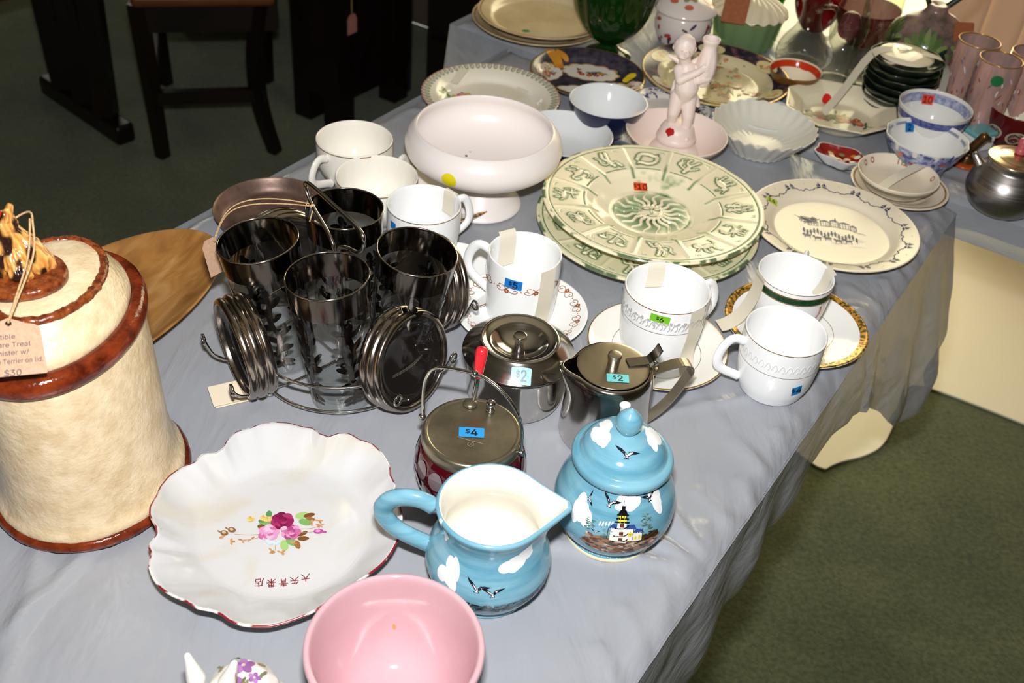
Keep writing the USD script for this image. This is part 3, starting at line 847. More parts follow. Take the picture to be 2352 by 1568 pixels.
# ---------------------------------------------------------------- wooden platter and copper tray at the left edge
def oval_dish(a, b, h, rim=0.006, wall=0.006, k=2, n=110):
    rows = [(0.001, 0.001, 0.0), (a*0.62, b*0.60, 0.0), (a*0.80, b*0.79, h*0.35), (a-0.002, b-0.002, h-rim*0.5), (a, b, h-0.001), (a-rim*0.4, b-rim*0.4, h+0.0005), (a-rim, b-rim, h-0.001), (a*0.76, b*0.73, h*0.30+wall*0.8), (a*0.55, b*0.5, wall), (0.001, 0.001, wall*0.9)]
    return oval(rows, n, k)


wood = mat('platter_wood', {'t': ('texture_coordinate', {}), 'm': ('mapping', dict(scale=(2.2, 6, 6))), 'n': ('noise_texture', dict(scale=9, detail=6, distortion=0.6)), 'n2': ('noise_texture', dict(scale=14, detail=3)),
                            'r': ('rgb_ramp', {'ramp': [(0.3, tuple(lin((136, 88, 38)))), (0.55, tuple(lin((170, 120, 62)))), (0.75, tuple(lin((190, 146, 92))))]}), 'r2': ('rgb_ramp', {'ramp': [(0.3, (0.72, 0.7, 0.66)), (0.6, (1, 1, 1))]}),
                            'x': ('mix_color', dict(blend_type='multiply', fac=1.0)), 'p': ('principled_bsdf', dict(roughness=0.42))},
            [('t.object', 'm.vector'), ('m.vector', 'n.vector'), ('t.object', 'n2.vector'), ('n.fac', 'r.fac'), ('n2.fac', 'r2.fac'), ('r.color', 'x.a'), ('r2.color', 'x.b'), ('x.result', 'p.base_color')])
t = thing('platter', 'brown wooden oval platter behind the cream canister', 'platter', (-0.4276, 0.8503, T+0.0015), 1.1458)
put(t, 'dish', oval_dish(0.1676, 0.0852, 0.026, 0.005), wood)
t = thing('tray', 'small tarnished copper tray with upright rim at the table edge', 'tray', (-0.3011, 1.0805, T))
cop = noisy('tarnished_copper', (92, 74, 64), (134, 106, 94), 30, 0.42, 0.45, bump=0.25, bdist=0.001, bscale=60)
put(t, 'dish', lathe([(0, 0), (0.058, 0), (0.063, 0.003), (0.068, 0.016), (0.0702, 0.0195), (0.0694, 0.0205), (0.0670, 0.017), (0.0615, 0.005), (0.056, 0.0025), (0, 0.002)], 96), cop)

# ---------------------------------------------------------------- rose plate
AR = [(107, .1118), (100, .11), (93, .1047), (88, .1033), (83, .0964), (77, .0936), (73, .1013), (68, .1049), (62, .104), (56, .1083), (48, .1078), (40, .1047), (34, .0996), (25, .0983), (21, .0941), (12, .0973), (3, .1003), (-1, .1005), (-10, .1013), (-20, .1006),
      (-32, .0992), (-40, .099), (-55, .1022), (-63, .1068), (-73, .1095), (-82, .1131), (-92, .1144), (-97, .1134), (-101, .1104), (-105, .1102), (-111, .1131), (-117, .1122), (-124, .1142), (-130, .1153), (-137, .1147), (-144, .1128), (-149, .1075), (-153, .1086),
      (-158, .1006), (-162, .1009), (-169, .1065), (-174, .1079), (-181, .1065), (-188, .1083), (-196, .1086), (-203, .1057), (-208, .1), (-214, .1013), (-219, .0928), (-224, .093), (-228, .0989), (-234, .1048), (-242, .1063), (-247, .1102)]
AR = np.array(sorted((a % 360, r) for a, r in AR)); AR = np.vstack([AR[-1:]-[360, 0], AR, AR[:1]+[360, 0]])


def redge(t):
    return np.interp(np.degrees(t) % 360, AR[:, 0], AR[:, 1])


RP = (-0.178, 0.600)
t = thing('plate', 'scalloped porcelain plate with rose bouquet and red rim, beside the canister', 'plate', (*RP, T))
nth = 300
th = np.linspace(0, 2*PI, nth, endpoint=False); re = redge(th)
inner = 0.078
rows = []
for f, z in ((0.0, 0.003), (0.055/inner, 0.003), (0.057/inner, 0.0), (0.062/inner, 0.0), (0.064/inner, 0.003), (0.9, 0.007)):
    rows.append((f*inner+0*th, z+0*th))
fr = np.linspace(0, 1, 12)
def lip(f, off):
    r = inner*0.95+(re-inner*0.95)*f
    z = 0.0065+0.0225*f**1.15 + 0.0016*np.sin(th*12)*f*(1-f)*3 + off + 0.0025*f**3*np.sin(th*6+0.6)
    return r, z
for f in fr[1:]:
    rows.append(lip(f, -0.002 if f < 1 else -0.0012))
rows.append((re+0.0007, lip(1.0, 0.0)[1]-0.0002))
for f in fr[::-1]:
    r, z = lip(f, 0.0015)
    rows.append((r-0.0006*(f > 0.95), z))
for f, z in ((0.9, 0.0066), (0.75, 0.0058), (0.5, 0.0056), (0.0, 0.0056)):
    rows.append((f*inner+0*th, z+0*th))
P = np.stack([np.stack([np.maximum(r, 1e-5)*np.cos(th), np.maximum(r, 1e-5)*np.sin(th), z], -1) for r, z in rows])
plw = mat('rose_plate_glaze', {'t': ('texture_coordinate', {}), 'n': ('noise_texture', dict(scale=9, detail=4, distortion=1.5)), 'r': ('rgb_ramp', {'ramp': [(0.5, tuple(lin((207, 207, 208)))), (0.66, tuple(lin((203, 198, 184))))]}), 'p': ('principled_bsdf', dict(roughness=0.13, thin_film_thickness=0.0))},
          [('t.object', 'n.vector'), ('n.fac', 'r.fac'), ('r.color', 'p.base_color')])
put(t, 'dish', grid(P, wrap_v=True), plw)
# worn red line on the very edge
r0, z0 = lip(1.0, 0.0015)
P = np.stack([np.stack([(re+dr)*np.cos(th), (re+dr)*np.sin(th), z0+dz], -1) for dr, dz in ((0.0010, -0.0010), (0.0010, -0.0003), (0.0004, 0.0003), (-0.0004, 0.0003))])
worn = mat('worn_red', {'t': ('texture_coordinate', {}), 'n': ('noise_texture', dict(scale=60, detail=3)), 'r': ('rgb_ramp', {'ramp': [(0.47, tuple(lin((132, 32, 40)))), (0.54, tuple(lin((236, 228, 222))))]}), 'p': ('principled_bsdf', dict(roughness=0.2))}, [('t.object', 'n.vector'), ('n.fac', 'r.fac'), ('r.color', 'p.base_color')])
put(t, 'red_edge', grid(P, wrap_v=True), worn)
zr = lambda x, y: 0.0057+0*x
pk, dk, gr, br, tan = [(214, 150, 190), (196, 104, 156), (228, 186, 210)], [(142, 28, 84), (168, 48, 100), (118, 18, 66)], [(120, 170, 96), (84, 144, 84), (160, 196, 120)], [(120, 76, 36), (150, 104, 60)], [(196, 150, 108), (176, 128, 84)]
pol = []
for i, (x, y, l, w, r) in enumerate([(-.012, .004, .013, .007, 155), (-.010, .007, .012, .006, 60), (.006, .017, .012, .008, 20), (.010, .013, .012, .007, -10), (-.016, .012, .009, .005, 100), (.002, -.010, .012, .007, -70), (.004, -.008, .012, .007, -30), (-.024, .008, .006, .003, 0)]):
    pol.append((leafp(x, y, l, w, r), gr[i % 3]))
for i, (x, y, l, w, r) in enumerate([(-.012, -.001, .012, .006, 160), (-.012, .001, .010, .005, 190), (.013, .018, .010, .005, 25), (.015, .017, .009, .004, -10), (.013, -.007, .010, .005, 10), (.012, -.009, .010, .005, -60), (.013, -.004, .009, .004, 40)]):
    pol.append((leafp(x, y, l, w, r), br[i % 2]))
for x0, y0, x1, y1 in [(-.012, -.004, -.040, -.009), (-.012, -.005, -.030, -.014), (.012, .0, .028, .004), (.014, .004, .030, .010), (-.004, -.012, -.002, -.022)]:
    pol.append((stroke([(x0, y0), ((x0+x1)/2, (y0+y1)/2-.002), (x1, y1)], 0.0006), (190, 150, 110)))
rg = random.Random(3)
for cx, cy, k in [(-.048, -.013, 5), (-.041, -.0175, 5), (-.032, -.0145, 4), (-.025, -.0125, 3), (.029, .0105, 5), (.022, .012, 3), (.027, .015, 3), (-.005, -.0225, 6), (.003, -.0235, 5), (.011, -.0125, 3)]:
    for i in range(k):
        a = rg.uniform(0, 360)
        pol.append((leafp(cx, cy, 0.0038, 0.0017, a), tan[i % 2]))
for x, y, r in [(-.0488, -.0089, 25), (-.0434, -.0048, -20)]:
    pol += [(ell(x, y, .0036, .0027, 160), (132, 96, 62)), (ell(x-.0005, y+.0006, .0018, .0013, 160), (206, 180, 150)), (leafp(x-.003, y, .004, .0015, 150), (150, 110, 80))]
pol += [(ell(.0291, .0032, .0042, .0028, 10), (176, 78, 150)), (ell(.0285, .0036, .0022, .0015, 10), (214, 150, 196)), (ell(.0345, .0030, .0018, .0012, 10), (176, 78, 150))]
for x, y in ((-.0307, .009), (-.020, .0115), (-.0165, .0105), (-.0125, .0115)):
    pol += rose(x, y, .0034, [(214, 190, 110), (228, 208, 140), (198, 170, 96)], 1)
pol += rose(-.012, -.0041, .0092, pk, 2)+rose(.0064, -.0007, .0085, [(196, 104, 156), (214, 150, 190), (168, 70, 124)], 3)+rose(-.0038, .0105, .0098, dk, 4)
pol += [(ell(-.0005, .0022, .003, .0022, 30), (226, 180, 206))]
for i in range(7):
    pol.append((circle(-.011+.0015*i, -.0135-.001*(i % 3), .0017, 6), (200, 216, 222)))
m, c = decal(pol, up_map(zr), 0.006, 0.0002, 0.000004)
put(t, 'rose_bouquet', m, painted('glaze_print', 0.15), paint=c)
KJ = [[[(.1, .62), (.9, .66)], [(.5, .97), (.48, .6), (.1, .05)], [(.52, .62), (.68, .3), (.95, .05)]],
      [[(.35, .98), (.18, .68)], [(.3, .82), (.78, .82)], [(.08, .5), (.92, .5)], [(.5, .82), (.45, .45), (.1, .05)], [(.52, .48), (.92, .05)]],
      [[(.2, .9), (.8, .9)], [(.25, .77), (.75, .77)], [(.08, .63), (.92, .63)], [(.5, 1), (.5, .63)], [(.3, .5), (.28, .03)], [(.3, .5), (.72, .5)], [(.72, .5), (.72, .05)], [(.3, .36), (.72, .36)], [(.3, .22), (.72, .22)]],
      [[(.25, .97), (.75, .97), (.75, .6), (.25, .6), (.25, .97)], [(.25, .78), (.75, .78)], [(.5, .97), (.5, .02)], [(.05, .46), (.95, .46)], [(.48, .43), (.1, .08)], [(.52, .43), (.92, .08)]],
      [[(.5, 1.02), (.52, .9)], [(.15, .87), (.95, .87)], [(.2, .87), (.16, .4), (.02, .03)], [(.52, .77), (.52, .42)], [(.52, .6), (.82, .6)], [(.32, .4), (.82, .4), (.82, .06), (.32, .06), (.32, .4)]]]
pol = []
ca, sa = math.cos(math.radians(194)), math.sin(math.radians(194))
for k, ch in enumerate(KJ):
    cx, cy = [(.0287, -.0468), (.0205, -.0508), (.012, -.0537), (.0025, -.0555), (-.0075, -.0565)][k]
    sz = 0.0078
    for q in ch:
        pts = [(cx+sz*(ca*(x-.5)-sa*(y-.5)*1.05), cy+sz*(sa*(x-.5)+ca*(y-.5)*1.05)) for x, y in q]
        pol.append((stroke(pts, 0.00075, False), (120, 26, 36)))
m, c = decal(pol, up_map(zr), 0.006, 0.0002, 0.000003)
put(t, 'red_lettering', m, painted('glaze_print', 0.15), paint=c)

# ---------------------------------------------------------------- pink bowl and rabbit at the near edge
t = thing('bowl', 'deep glossy pink mixing bowl at the near edge', 'bowl', (-0.0599, 0.4415, T))
pink = noisy('pink_glaze', (202, 160, 168), (208, 168, 175), 20, 0.08)
put(t, 'bowl_body', lathe([(0, 0.003), (0.028, 0.003), (0.0285, 0), (0.032, 0), (0.0335, 0.004), (0.045, 0.018), (0.056, 0.045), (0.061, 0.075), (0.0632, 0.083), (0.0626, 0.0862), (0.0600, 0.0872), (0.0578, 0.0855), (0.0560, 0.074), (0.0515, 0.046), (0.041, 0.020), (0.027, 0.0095), (0, 0.0075)], 110), pink)
m, c = decal([(ell(0, 0, 0.0013, 0.0026, 10), (214, 150, 84))], side_map(inner_fn([(0, 0), (0.0632, 0.083), (0.0626, 0.0862), (0.0600, 0.0872), (0.0578, 0.0855), (0.0560, 0.074), (0.0515, 0.046), (0.041, 0.020), (0.027, 0.0095), (0, 0.0075)]), 1.72, 0.040, 0.05, inside=True), 0.004)
put(t, 'brown_speck', m, painted('glaze_print', 0.15), paint=c)

RB = np.array([-0.171, 0.418, 0])
t = thing('rabbit_figurine', 'small white porcelain rabbit painted with violets, at the near edge', 'figurine', (*RB[:2], T))
body = blobs([((0.006, 0.004, 0.030), 0.029, (0.0, -0.002, 0.026), 0.026), ((-0.014, -0.016, 0.044), 0.016, (-0.006, -0.008, 0.036), 0.018), ((-0.018, -0.03, 0.038), 0.008, (-0.016, -0.02, 0.042), 0.012), ((-0.012, -0.02, 0.008), 0.008, (-0.006, -0.012, 0.022), 0.014), ((0.026, 0.02, 0.018), 0.009, (0.02, 0.014, 0.022), 0.012)], 0.0025, 6)
porc = china('porcelain', (240, 236, 228), 0.12)
put(t, 'body', body, porc)
for s, (x, y) in ((1, (-0.0245, -0.004)), (-1, (0.0075, -0.006))):
    a, b = np.array([x*0.6-0.004, -0.012, 0.052]), np.array([x, y, 0.090])
    e = blobs([(a, 0.0042, (a+b)/2+[0.002*s, 0, 0], 0.0066), ((a+b)/2+[0.002*s, 0, 0], 0.0066, b, 0.0024)], 0.0018, 4)
    er = put(t, 'ear', e, porc)
    put(er, 'ear_line', tube(spline([a+[0.004, -0.0055, 0.004], (a+b)/2+[0.0055, -0.0055, 0], b+[0.001, -0.0024, -0.006]], 16), 0.0005, 6), plain('olive_line', (110, 100, 60), 0.3))
pol = []
for x, y, s in ((0.002, 0.008, 0.0072), (-0.003, -0.006, 0.0068), (0.012, -0.001, 0.004)):
    for k in range(5):
        a = 2*PI*k/5+0.4+x*90
        pol.append((ell(x+0.6*s*math.cos(a), y+0.6*s*math.sin(a), 0.55*s, 0.40*s, math.degrees(a)), [(150, 100, 160), (176, 124, 186)][k % 2]))
    pol.append((circle(x, y, 0.18*s, 6), (238, 226, 170)))
rg = random.Random(8)
for k in range(20):
    pol.insert(0, (leafp(rg.uniform(-.016, .018), rg.uniform(-.012, .018), .006, .0022, rg.uniform(0, 360)), [(96, 106, 72), (130, 128, 92), (150, 120, 80)][k % 3]))
def rabmap(v, lift):
    x = 0.004+v[:, 0]; y = 0.006+v[:, 1]
    rr = np.sqrt(np.maximum(0.0298**2-(x-0.006)**2-(y-0.004)**2, 1e-6))
    return np.c_[x, y, 0.030+rr+lift+0.0002]
m, c = decal(pol, rabmap, 0.003, 0.0003, 0.00001)
put(t, 'violet_decoration', m, painted('glaze_print', 0.15), paint=c)

# ---------------------------------------------------------------- wire caddy with four tumblers and four coasters
chrome = plain('chrome_wire', (205, 203, 198), 0.16, 1.0)
dsilver = plain('smoky_silver', (92, 86, 80), 0.13, 1.0)
CD = np.array([-0.173, 0.832, 0])
glass = clear('tumbler_glass', (244, 245, 244), 0.02, 1.45)
GP = [(0, 0.0), (0.026, 0.0), (0.0292, 0.002), (0.0300, 0.008), (0.0325, 0.05), (0.0358, 0.10), (0.0385, 0.1445), (0.0380, 0.1452), (0.0372, 0.1445), (0.0346, 0.10), (0.0312, 0.05), (0.0285, 0.017), (0.02, 0.0145), (0, 0.014)]
gof, gif = outer_fn(GP), inner_fn(GP)


def flourish(w, h, rgb):
    """dark scroll ornament: a curling stem with flame leaves"""
    o = [stroke([(0, 0), (w*.3, h*.14), (-w*.15, h*.36), (w*.28, h*.60), (-w*.1, h*.95)], w*.22)]
    for x, y, l, r in [(.10, .10, .75, 20), (.05, .18, .7, 165), (.0, .30, .8, 35), (-.08, .40, .75, 150), (.08, .50, .8, 20), (.15, .60, .7, 140), (.12, .68, .8, 50), (.0, .80, .75, 130), (-.06, .90, .7, 75), (-.05, .88, .7, 25), (.0, .04, .6, 205), (.08, .03, .6, -25)]:
        o.append(leafp(x*w, y*h, l*w, l*w*.42, r))
    for x, y, r in ((.42, .36, 1), (-.36, .52, 1), (.46, .76, 1), (-.30, .22, 1)):
        o += [circle(x*w, y*h, w*.17, 8).difference(circle(x*w, y*h, w*.075, 8)), stroke([(x*w*.75, y*h-h*.02), (x*w*.2, y*h-h*.05), (0.05*w, y*h-h*.03)], w*.11)]
    g = unary_union(o).buffer(w*.02)
    return [(max(getattr(g, 'geoms', [g]), key=lambda q: q.area), rgb)]


def tumbler(label, at_, tilt, spin):
    t = thing('tumbler', label, 'glass', (*at_, T+0.006), 0, 'silver-banded tumblers in the wire caddy', tilt)
    put(t, 'glass_body', lathe(GP[:8], 72), glass)
    put(t, 'glass_floor', lathe([(0, 0.0145), (0.02, 0.0150), (0.0268, 0.0172), (0.0292, 0.021)], 48), glass)
    band = put(t, 'silver_band', cat(ring_mesh(gof, 0.119, 0.1438, 0.00025), ring_mesh(gif, 0.119, 0.1438, -0.00025)), dsilver, label='dark mirror-silver rim band')
    put(band, 'rim_line', tube(np.c_[0.0380*np.cos(np.linspace(0, 2*PI, 60, endpoint=False)), 0.0380*np.sin(np.linspace(0, 2*PI, 60, endpoint=False)), np.full(60, 0.1449)], 0.0009, 8, closed=True), plain('bright_silver', (190, 180, 170), 0.12, 1.0))
    for k in range(5):
        x0 = 2*PI*0.033*(k+0.5)/5-PI*0.033
        g = unary_union([affinity.translate(affinity.scale(p, 1 if k % 2 else -1, 1, origin=(0, 0)), x0, 0.020) for p, _ in flourish(0.019, 0.088, (0, 0, 0))])
        m, c = decal([(g, (0, 0, 0))], side_map(gof, spin, 0, 0.033), 0.006, 0.0003)
        put(t, 'scroll_print', m, dsilver, label=None if k else 'dark silver scroll ornament')
    return t


def ring_mesh(rf, z0, z1, lift, n=72):
    z = np.linspace(z0, z1, 5); th = np.linspace(0, 2*PI, n, endpoint=False); r = rf(z)+lift
    return grid(np.stack([np.outer(r, np.cos(th)), np.outer(r, np.sin(th)), np.repeat(z[:, None], n, 1)], -1), wrap_v=True)


tumbler('front tumbler of four in the wire caddy, with dark silver band', (-0.160, 0.776), (0, -4.5), 0.3)
tumbler('left tumbler in the wire caddy, leaning towards the wooden platter', (-0.2255, 0.826), (1.5, -8.0), 1.2)
tumbler('right tumbler in the wire caddy, leaning towards the $5 mug', (-0.1170, 0.832), (1.0, 8.0), 2.4)
tumbler('back tumbler in the wire caddy, behind the wire handle', (-0.1765, 0.889), (0, 0), 3.1)

t = thing('wire_caddy', 'chrome wire caddy with loop handle holding four tumblers and coasters', 'caddy', (*CD[:2], T))
th = np.linspace(0, 2*PI, 80, endpoint=False)
put(t, 'base_ring', tube(np.c_[0.082*np.cos(th), 0.082*np.sin(th), 0*th+0.0075], 0.0016, 8, closed=True), chrome)
put(t, 'upper_ring', tube(np.c_[0.0905*np.cos(th), 0.0905*np.sin(th), 0*th+0.046], 0.0016, 8, closed=True), chrome)
for k in range(4):
    a = PI/4+k*PI/2
    put(t, 'spoke', tube([(0.006*math.cos(a), 0.006*math.sin(a), 0.006), polar(0.05, a, 0.004), polar(0.082, a, 0.0075), polar(0.0905, a, 0.046)], 0.0015, 8), chrome)
    put(t, 'ball_foot', ball(polar(0.0835, a, 0.0042), 0.0042, 2), chrome)
A_, B_ = np.array([-0.2110, 0.8774, 0.180])-CD, np.array([-0.1424, 0.7987, 0.180])-CD
mid = (A_+B_)/2; ax = (B_-A_)/np.linalg.norm(B_-A_); L = np.linalg.norm(B_-A_)/2
def hp(x, z):
    return np.array([0, 0, z])+ax*x+mid*np.array([1, 1, 0])*np.clip((z-0.1)/0.08, 0, 1)
loop = [hp(-0.003, 0.006), hp(-0.003, 0.10), hp(-0.003, 0.138), hp(-0.008, 0.146), hp(-L*0.45, 0.155), hp(-L*0.82, 0.163), hp(-L*1.0, 0.172), hp(-L*1.04, 0.182), hp(-L*0.86, 0.186), hp(0, 0.186), hp(L*0.86, 0.186), hp(L*1.04, 0.181), hp(L*1.0, 0.168), hp(L*0.8, 0.158), hp(L*0.45, 0.154), hp(0.008, 0.146), hp(0.003, 0.138), hp(0.003, 0.10), hp(0.003, 0.006)]
put(t, 'handle', tube(chaikin(loop, 3), 0.0021, 10), chrome, label='loop handle of bent wire')

CR = [(0, 0.001), (0.030, 0.001), (0.034, 0.0), (0.0385, 0.0005), (0.041, 0.003), (0.0415, 0.006), (0.0398, 0.008), (0.0398, 0.009), (0.0418, 0.011), (0.0420, 0.0145), (0.0400, 0.0165), (0.0400, 0.0175), (0.0412, 0.019), (0.0405, 0.0225), (0.037, 0.0235), (0.0355, 0.022), (0.0352, 0.016)]
CG = [(0.0353, 0.019), (0.0335, 0.0195), (0.031, 0.0165), (0.026, 0.0145), (0.0, 0.0142), (0.0, 0.012), (0.026, 0.012), (0.0353, 0.013)]
crim = plain('coaster_steel', (168, 158, 148), 0.2, 1.0)
cgl = plain('coaster_dark_glass', (26, 22, 20), 0.06, 0.0, coat_weight=0.6)
clips = []
for k, (c, lab) in enumerate((((-0.090, -0.061, 0.056), 'left front coaster, seen edge-on in the wire caddy'), ((0.081, -0.052, 0.056), 'right front coaster in the wire caddy, dark face outward'),
                             ((0.092, 0.078, 0.060), 'right rear coaster in the wire caddy, behind the right tumbler'), ((-0.085, 0.100, 0.060), 'left rear coaster in the wire caddy, nearest the copper tray'))):
    c = np.array(c); o = c*np.array([1, 1, 0]); o /= np.linalg.norm(o); tv = np.array([-o[1], o[0], 0])
    lean = math.radians((-4, 14, -10, -10)[k]); nrm = o*math.cos(lean)+np.array([0, 0, 1.0])*math.sin(lean)
    q = thing('coaster', 'metal-rimmed dark glass '+lab, 'coaster', CD+c+np.array([0, 0, T]), 0, 'metal-rimmed coasters in the wire caddy')
    for nm, prof, mm in (('rim', CR, crim), ('glass_dish', CG, cgl)):
        m = lathe(prof, 80, 2); m.apply_translation([0, 0, -0.022]); m.apply_scale(1.24); rot_to(m, [0, 0, 1], nrm)
        put(q, nm, m, mm)
    for s in (-1, 1):
        p0 = o*0.0905+tv*s*0.022*(1)+np.array([0, 0, 0.046]); p0 = p0/np.linalg.norm(p0[:2])*0.0905; p0[2] = 0.046
        dn = c+tv*s*0.026-np.array([0, 0, 0.040])-o*0.012
        up = c+tv*s*0.033+o*0.010-np.array([0, 0, 0.030])
        end = c+tv*s*0.036+o*0.0165-np.array([0, 0, 0.012])
        lp = [end+tv*s*0.005*(1-math.cos(a))+np.array([0, 0, 0.0055*math.sin(a)]) for a in np.linspace(0, 2*PI, 10)[1:]]
        put(t, 'coaster_clip', tube(chaikin([p0, p0*0.4+dn*0.6-np.array([0, 0, 0.006]), dn, up, end]+lp, 2), 0.0014, 8), chrome)
# tag and twine on the caddy, folded paper under it
q = thing('price_tag', 'brown paper tag on twine tied to the wire caddy handle', 'price tag', (0, 0, T))
h0 = CD+hp(-L*0.80, 0.163)
m = trimesh.creation.extrude_polygon(Polygon([(-0.011, -0.018), (0.011, -0.018), (0.011, 0.012), (0.006, 0.018), (-0.006, 0.018), (-0.011, 0.012)]), 0.0005, engine='earcut')
m.apply_transform(trimesh.transformations.euler_matrix(math.radians(70), math.radians(8), math.radians(66))); m.apply_translation([-0.3000, 0.8520, 0.104])
put(q, 'card', m, kraft, False)
put(q, 'twine', cat(tube(spline([h0, (-0.243, 0.872, 0.159), (-0.281, 0.862, 0.152), (-0.2975, 0.8535, 0.121)], 30), 0.0007, 6), tube(spline([h0+[0, 0, 0.002], (-0.241, 0.876, 0.162), (-0.280, 0.866, 0.155), (-0.2985, 0.8545, 0.121)], 30), 0.0007, 6),
                  tube(spline([h0+[0.002, 0, 0.002], h0+[0, -0.003, -0.006], h0+[-0.002, -0.006, -0.014]], 10), 0.0007, 6), ball(h0, 0.0026, 2)), twm)
q = thing('paper_slip', 'folded ivory paper slip under the left of the wire caddy', 'paper', (-0.262, 0.772, T+0.001), 0.5)
pm = plain('ivory_paper', (236, 222, 196), 0.7)
put(q, 'fold', rbox(0.052, 0.030, 0.0008, 0.0004), pm, False)
m = rbox(0.052, 0.026, 0.0008, 0.0004); m.apply_transform(trimesh.transformations.rotation_matrix(math.radians(9), [1, 0, 0])); m.apply_translation([-0.002, -0.002, 0.0045])
put(q, 'fold', m, pm, False)

# ---------------------------------------------------------------- painted blue creamer and sugar bowl
bluem = mat('sky_glaze', {'t': ('texture_coordinate', {}), 'm': ('mapping', dict(scale=(1, 1, 7))), 'n': ('noise_texture', dict(scale=18, detail=4)), 'r': ('rgb_ramp', {'ramp': [(0.32, tuple(lin((92, 150, 173)))), (0.62, tuple(lin((128, 178, 196))))]}),
                          'p': ('principled_bsdf', dict(roughness=0.13))}, [('t.object', 'm.vector'), ('m.vector', 'n.vector'), ('n.fac', 'r.fac'), ('r.color', 'p.base_color')])
cwhite = china('creamy_white', (238, 234, 222), 0.14)


def gull(x, y, s, r=0, flip=1):
    o = []
    def tr(g):
        return affinity.translate(affinity.rotate(affinity.scale(g, flip*s, s, origin=(0, 0)), r, origin=(0, 0)), x, y)
    o.append((tr(Polygon([(0.08, -.1), (-.12, .12), (-.4, .33), (-1, .62), (-.75, .28), (-.35, .02), (-.1, -.2)])), (24, 26, 36)))
    o.append((tr(Polygon([(0.0, -.1), (.16, .18), (.45, .3), (1.05, .34), (.7, .12), (.35, .0), (.12, -.22)])), (24, 26, 36)))
    o.append((tr(Polygon([(0.04, -.1), (-.12, .06), (-.42, .24), (-.3, .08), (-.06, -.14)])), (238, 238, 236)))
    o.append((tr(Polygon([(0.04, -.08), (.2, .13), (.48, .22), (.36, .07), (.1, -.15)])), (238, 238, 236)))
    o.append((tr(Polygon([(-.16, -.36), (.2, -.34), (.1, -.2), (.1, -.06), (-.04, -.06), (-.02, -.22)]).buffer(.03)), (24, 26, 36)))
    o.append((tr(Polygon([(-.12, -.34), (.15, -.32), (.07, -.2), (.08, -.05), (-.02, -.06), (0, -.22)])), (240, 240, 238)))
    return o


def cloud(x, y, w, h, seed=0):
    rg = random.Random(seed)
    return [(unary_union([ell(x+rg.uniform(-.36, .36)*w, y+rg.uniform(-.25, .25)*h, rg.uniform(.18, .34)*w, rg.uniform(.25, .42)*h, rg.uniform(0, 40)) for _ in range(7)]), (238, 240, 240))]


def dabs(x0, x1, y0, y1, n, cols, s, seed):
    rg = random.Random(seed)
    return [(ell(rg.uniform(x0, x1), rg.uniform(y0, y1), s*rg.uniform(.5, 1.4), s*rg.uniform(.2, .55), rg.uniform(-25, 25)), cols[rg.randrange(len(cols))]) for _ in range(n)]


JP = (-0.002, 0.5715)
jp = [(0, 0.004), (0.030, 0.004), (0.031, 0.0), (0.0345, 0.0), (0.0352, 0.003), (0.0338, 0.0065), (0.037, 0.010), (0.046, 0.022), (0.0510, 0.038), (0.0505, 0.052), (0.0455, 0.069), (0.0405, 0.083), (0.0395, 0.094), (0.0415, 0.105), (0.0442, 0.111), (0.0446, 0.1145), (0.0430, 0.1165), (0.0405, 0.1150), (0.0378, 0.106), (0.0355, 0.094), (0.0365, 0.083), (0.041, 0.069), (0.0455, 0.052), (0.045, 0.036), (0.040, 0.020), (0.03, 0.011), (0, 0.010)]
jp = [(r*1.01+(0.0022 if 0.02 < r and z < 0.02 else 0), z*0.835) for r, z in jp]


def spout(dirn, R, tip, z0, z1, lift=0.0):
    half = math.acos(R/tip)
    def fn(t, r, z):
        d = (t-dirn+PI) % (2*PI)-PI
        k = np.where(np.abs(d) < half, np.cos(half-np.abs(d))**-1*0+1/np.cos(np.clip(half-np.abs(d), 0, half*0.93)), 1.0)
        w = np.clip((z-z0)/(z1-z0), 0, 1); w = w*w*(3-2*w)
        return r*(1+(k-1)*w), z+lift*w*(k-1)
    return fn


t = thing('cream_jug', 'sky-blue pottery cream jug painted with gulls and clouds', 'jug', (*JP, T))
put(t, 'jug_body', lathe([p for p in jp[:17]]+[(0.0422, 0.0971)], 120, 2, spout(0.06, 0.0440, 0.0645, 0.058, 0.093, 0.010)), bluem)
put(t, 'lining', lathe([(0.0424, 0.0969)]+jp[17:], 120, 2, spout(0.06, 0.0440, 0.0645, 0.058, 0.093, 0.010)), cwhite, label='creamy white glazed inside')
put(t, 'handle', handle([(-0.0455, 0.0, 0.0865), (-0.058, 0.001, 0.0925), (-0.077, 0.002, 0.090), (-0.087, 0.003, 0.075), (-0.080, 0.002, 0.059), (-0.064, 0.001, 0.048), (-0.047, 0.0, 0.041)], 0.0072, (0.85, 1.1), 40), bluem)
jf = outer_fn(jp[:17]); fa = front(*JP)
pol = cloud(0.030, 0.0, 0.034, 0.017, 2)+cloud(-0.033, -0.018, 0.017, 0.024, 5)+cloud(-0.047, 0.012, 0.012, 0.02, 8)+cloud(0.055, 0.014, 0.012, 0.018, 4)
pol += gull(-0.006, -0.022, 0.0105, -8)+gull(0.006, -0.025, 0.0100, 2)
pol += dabs(-0.03, 0.06, -0.047, -0.038, 170, [(44, 52, 58), (70, 84, 92), (30, 34, 40), (96, 120, 130)], 0.0026, 3)
m, c = decal([(g, k) for g, k in pol], side_map(jf, fa, 0.074, 0.048), 0.004, 0.0003, 0.000001)
put(t, 'seascape_painting', m, painted('glaze_print', 0.15), paint=c)

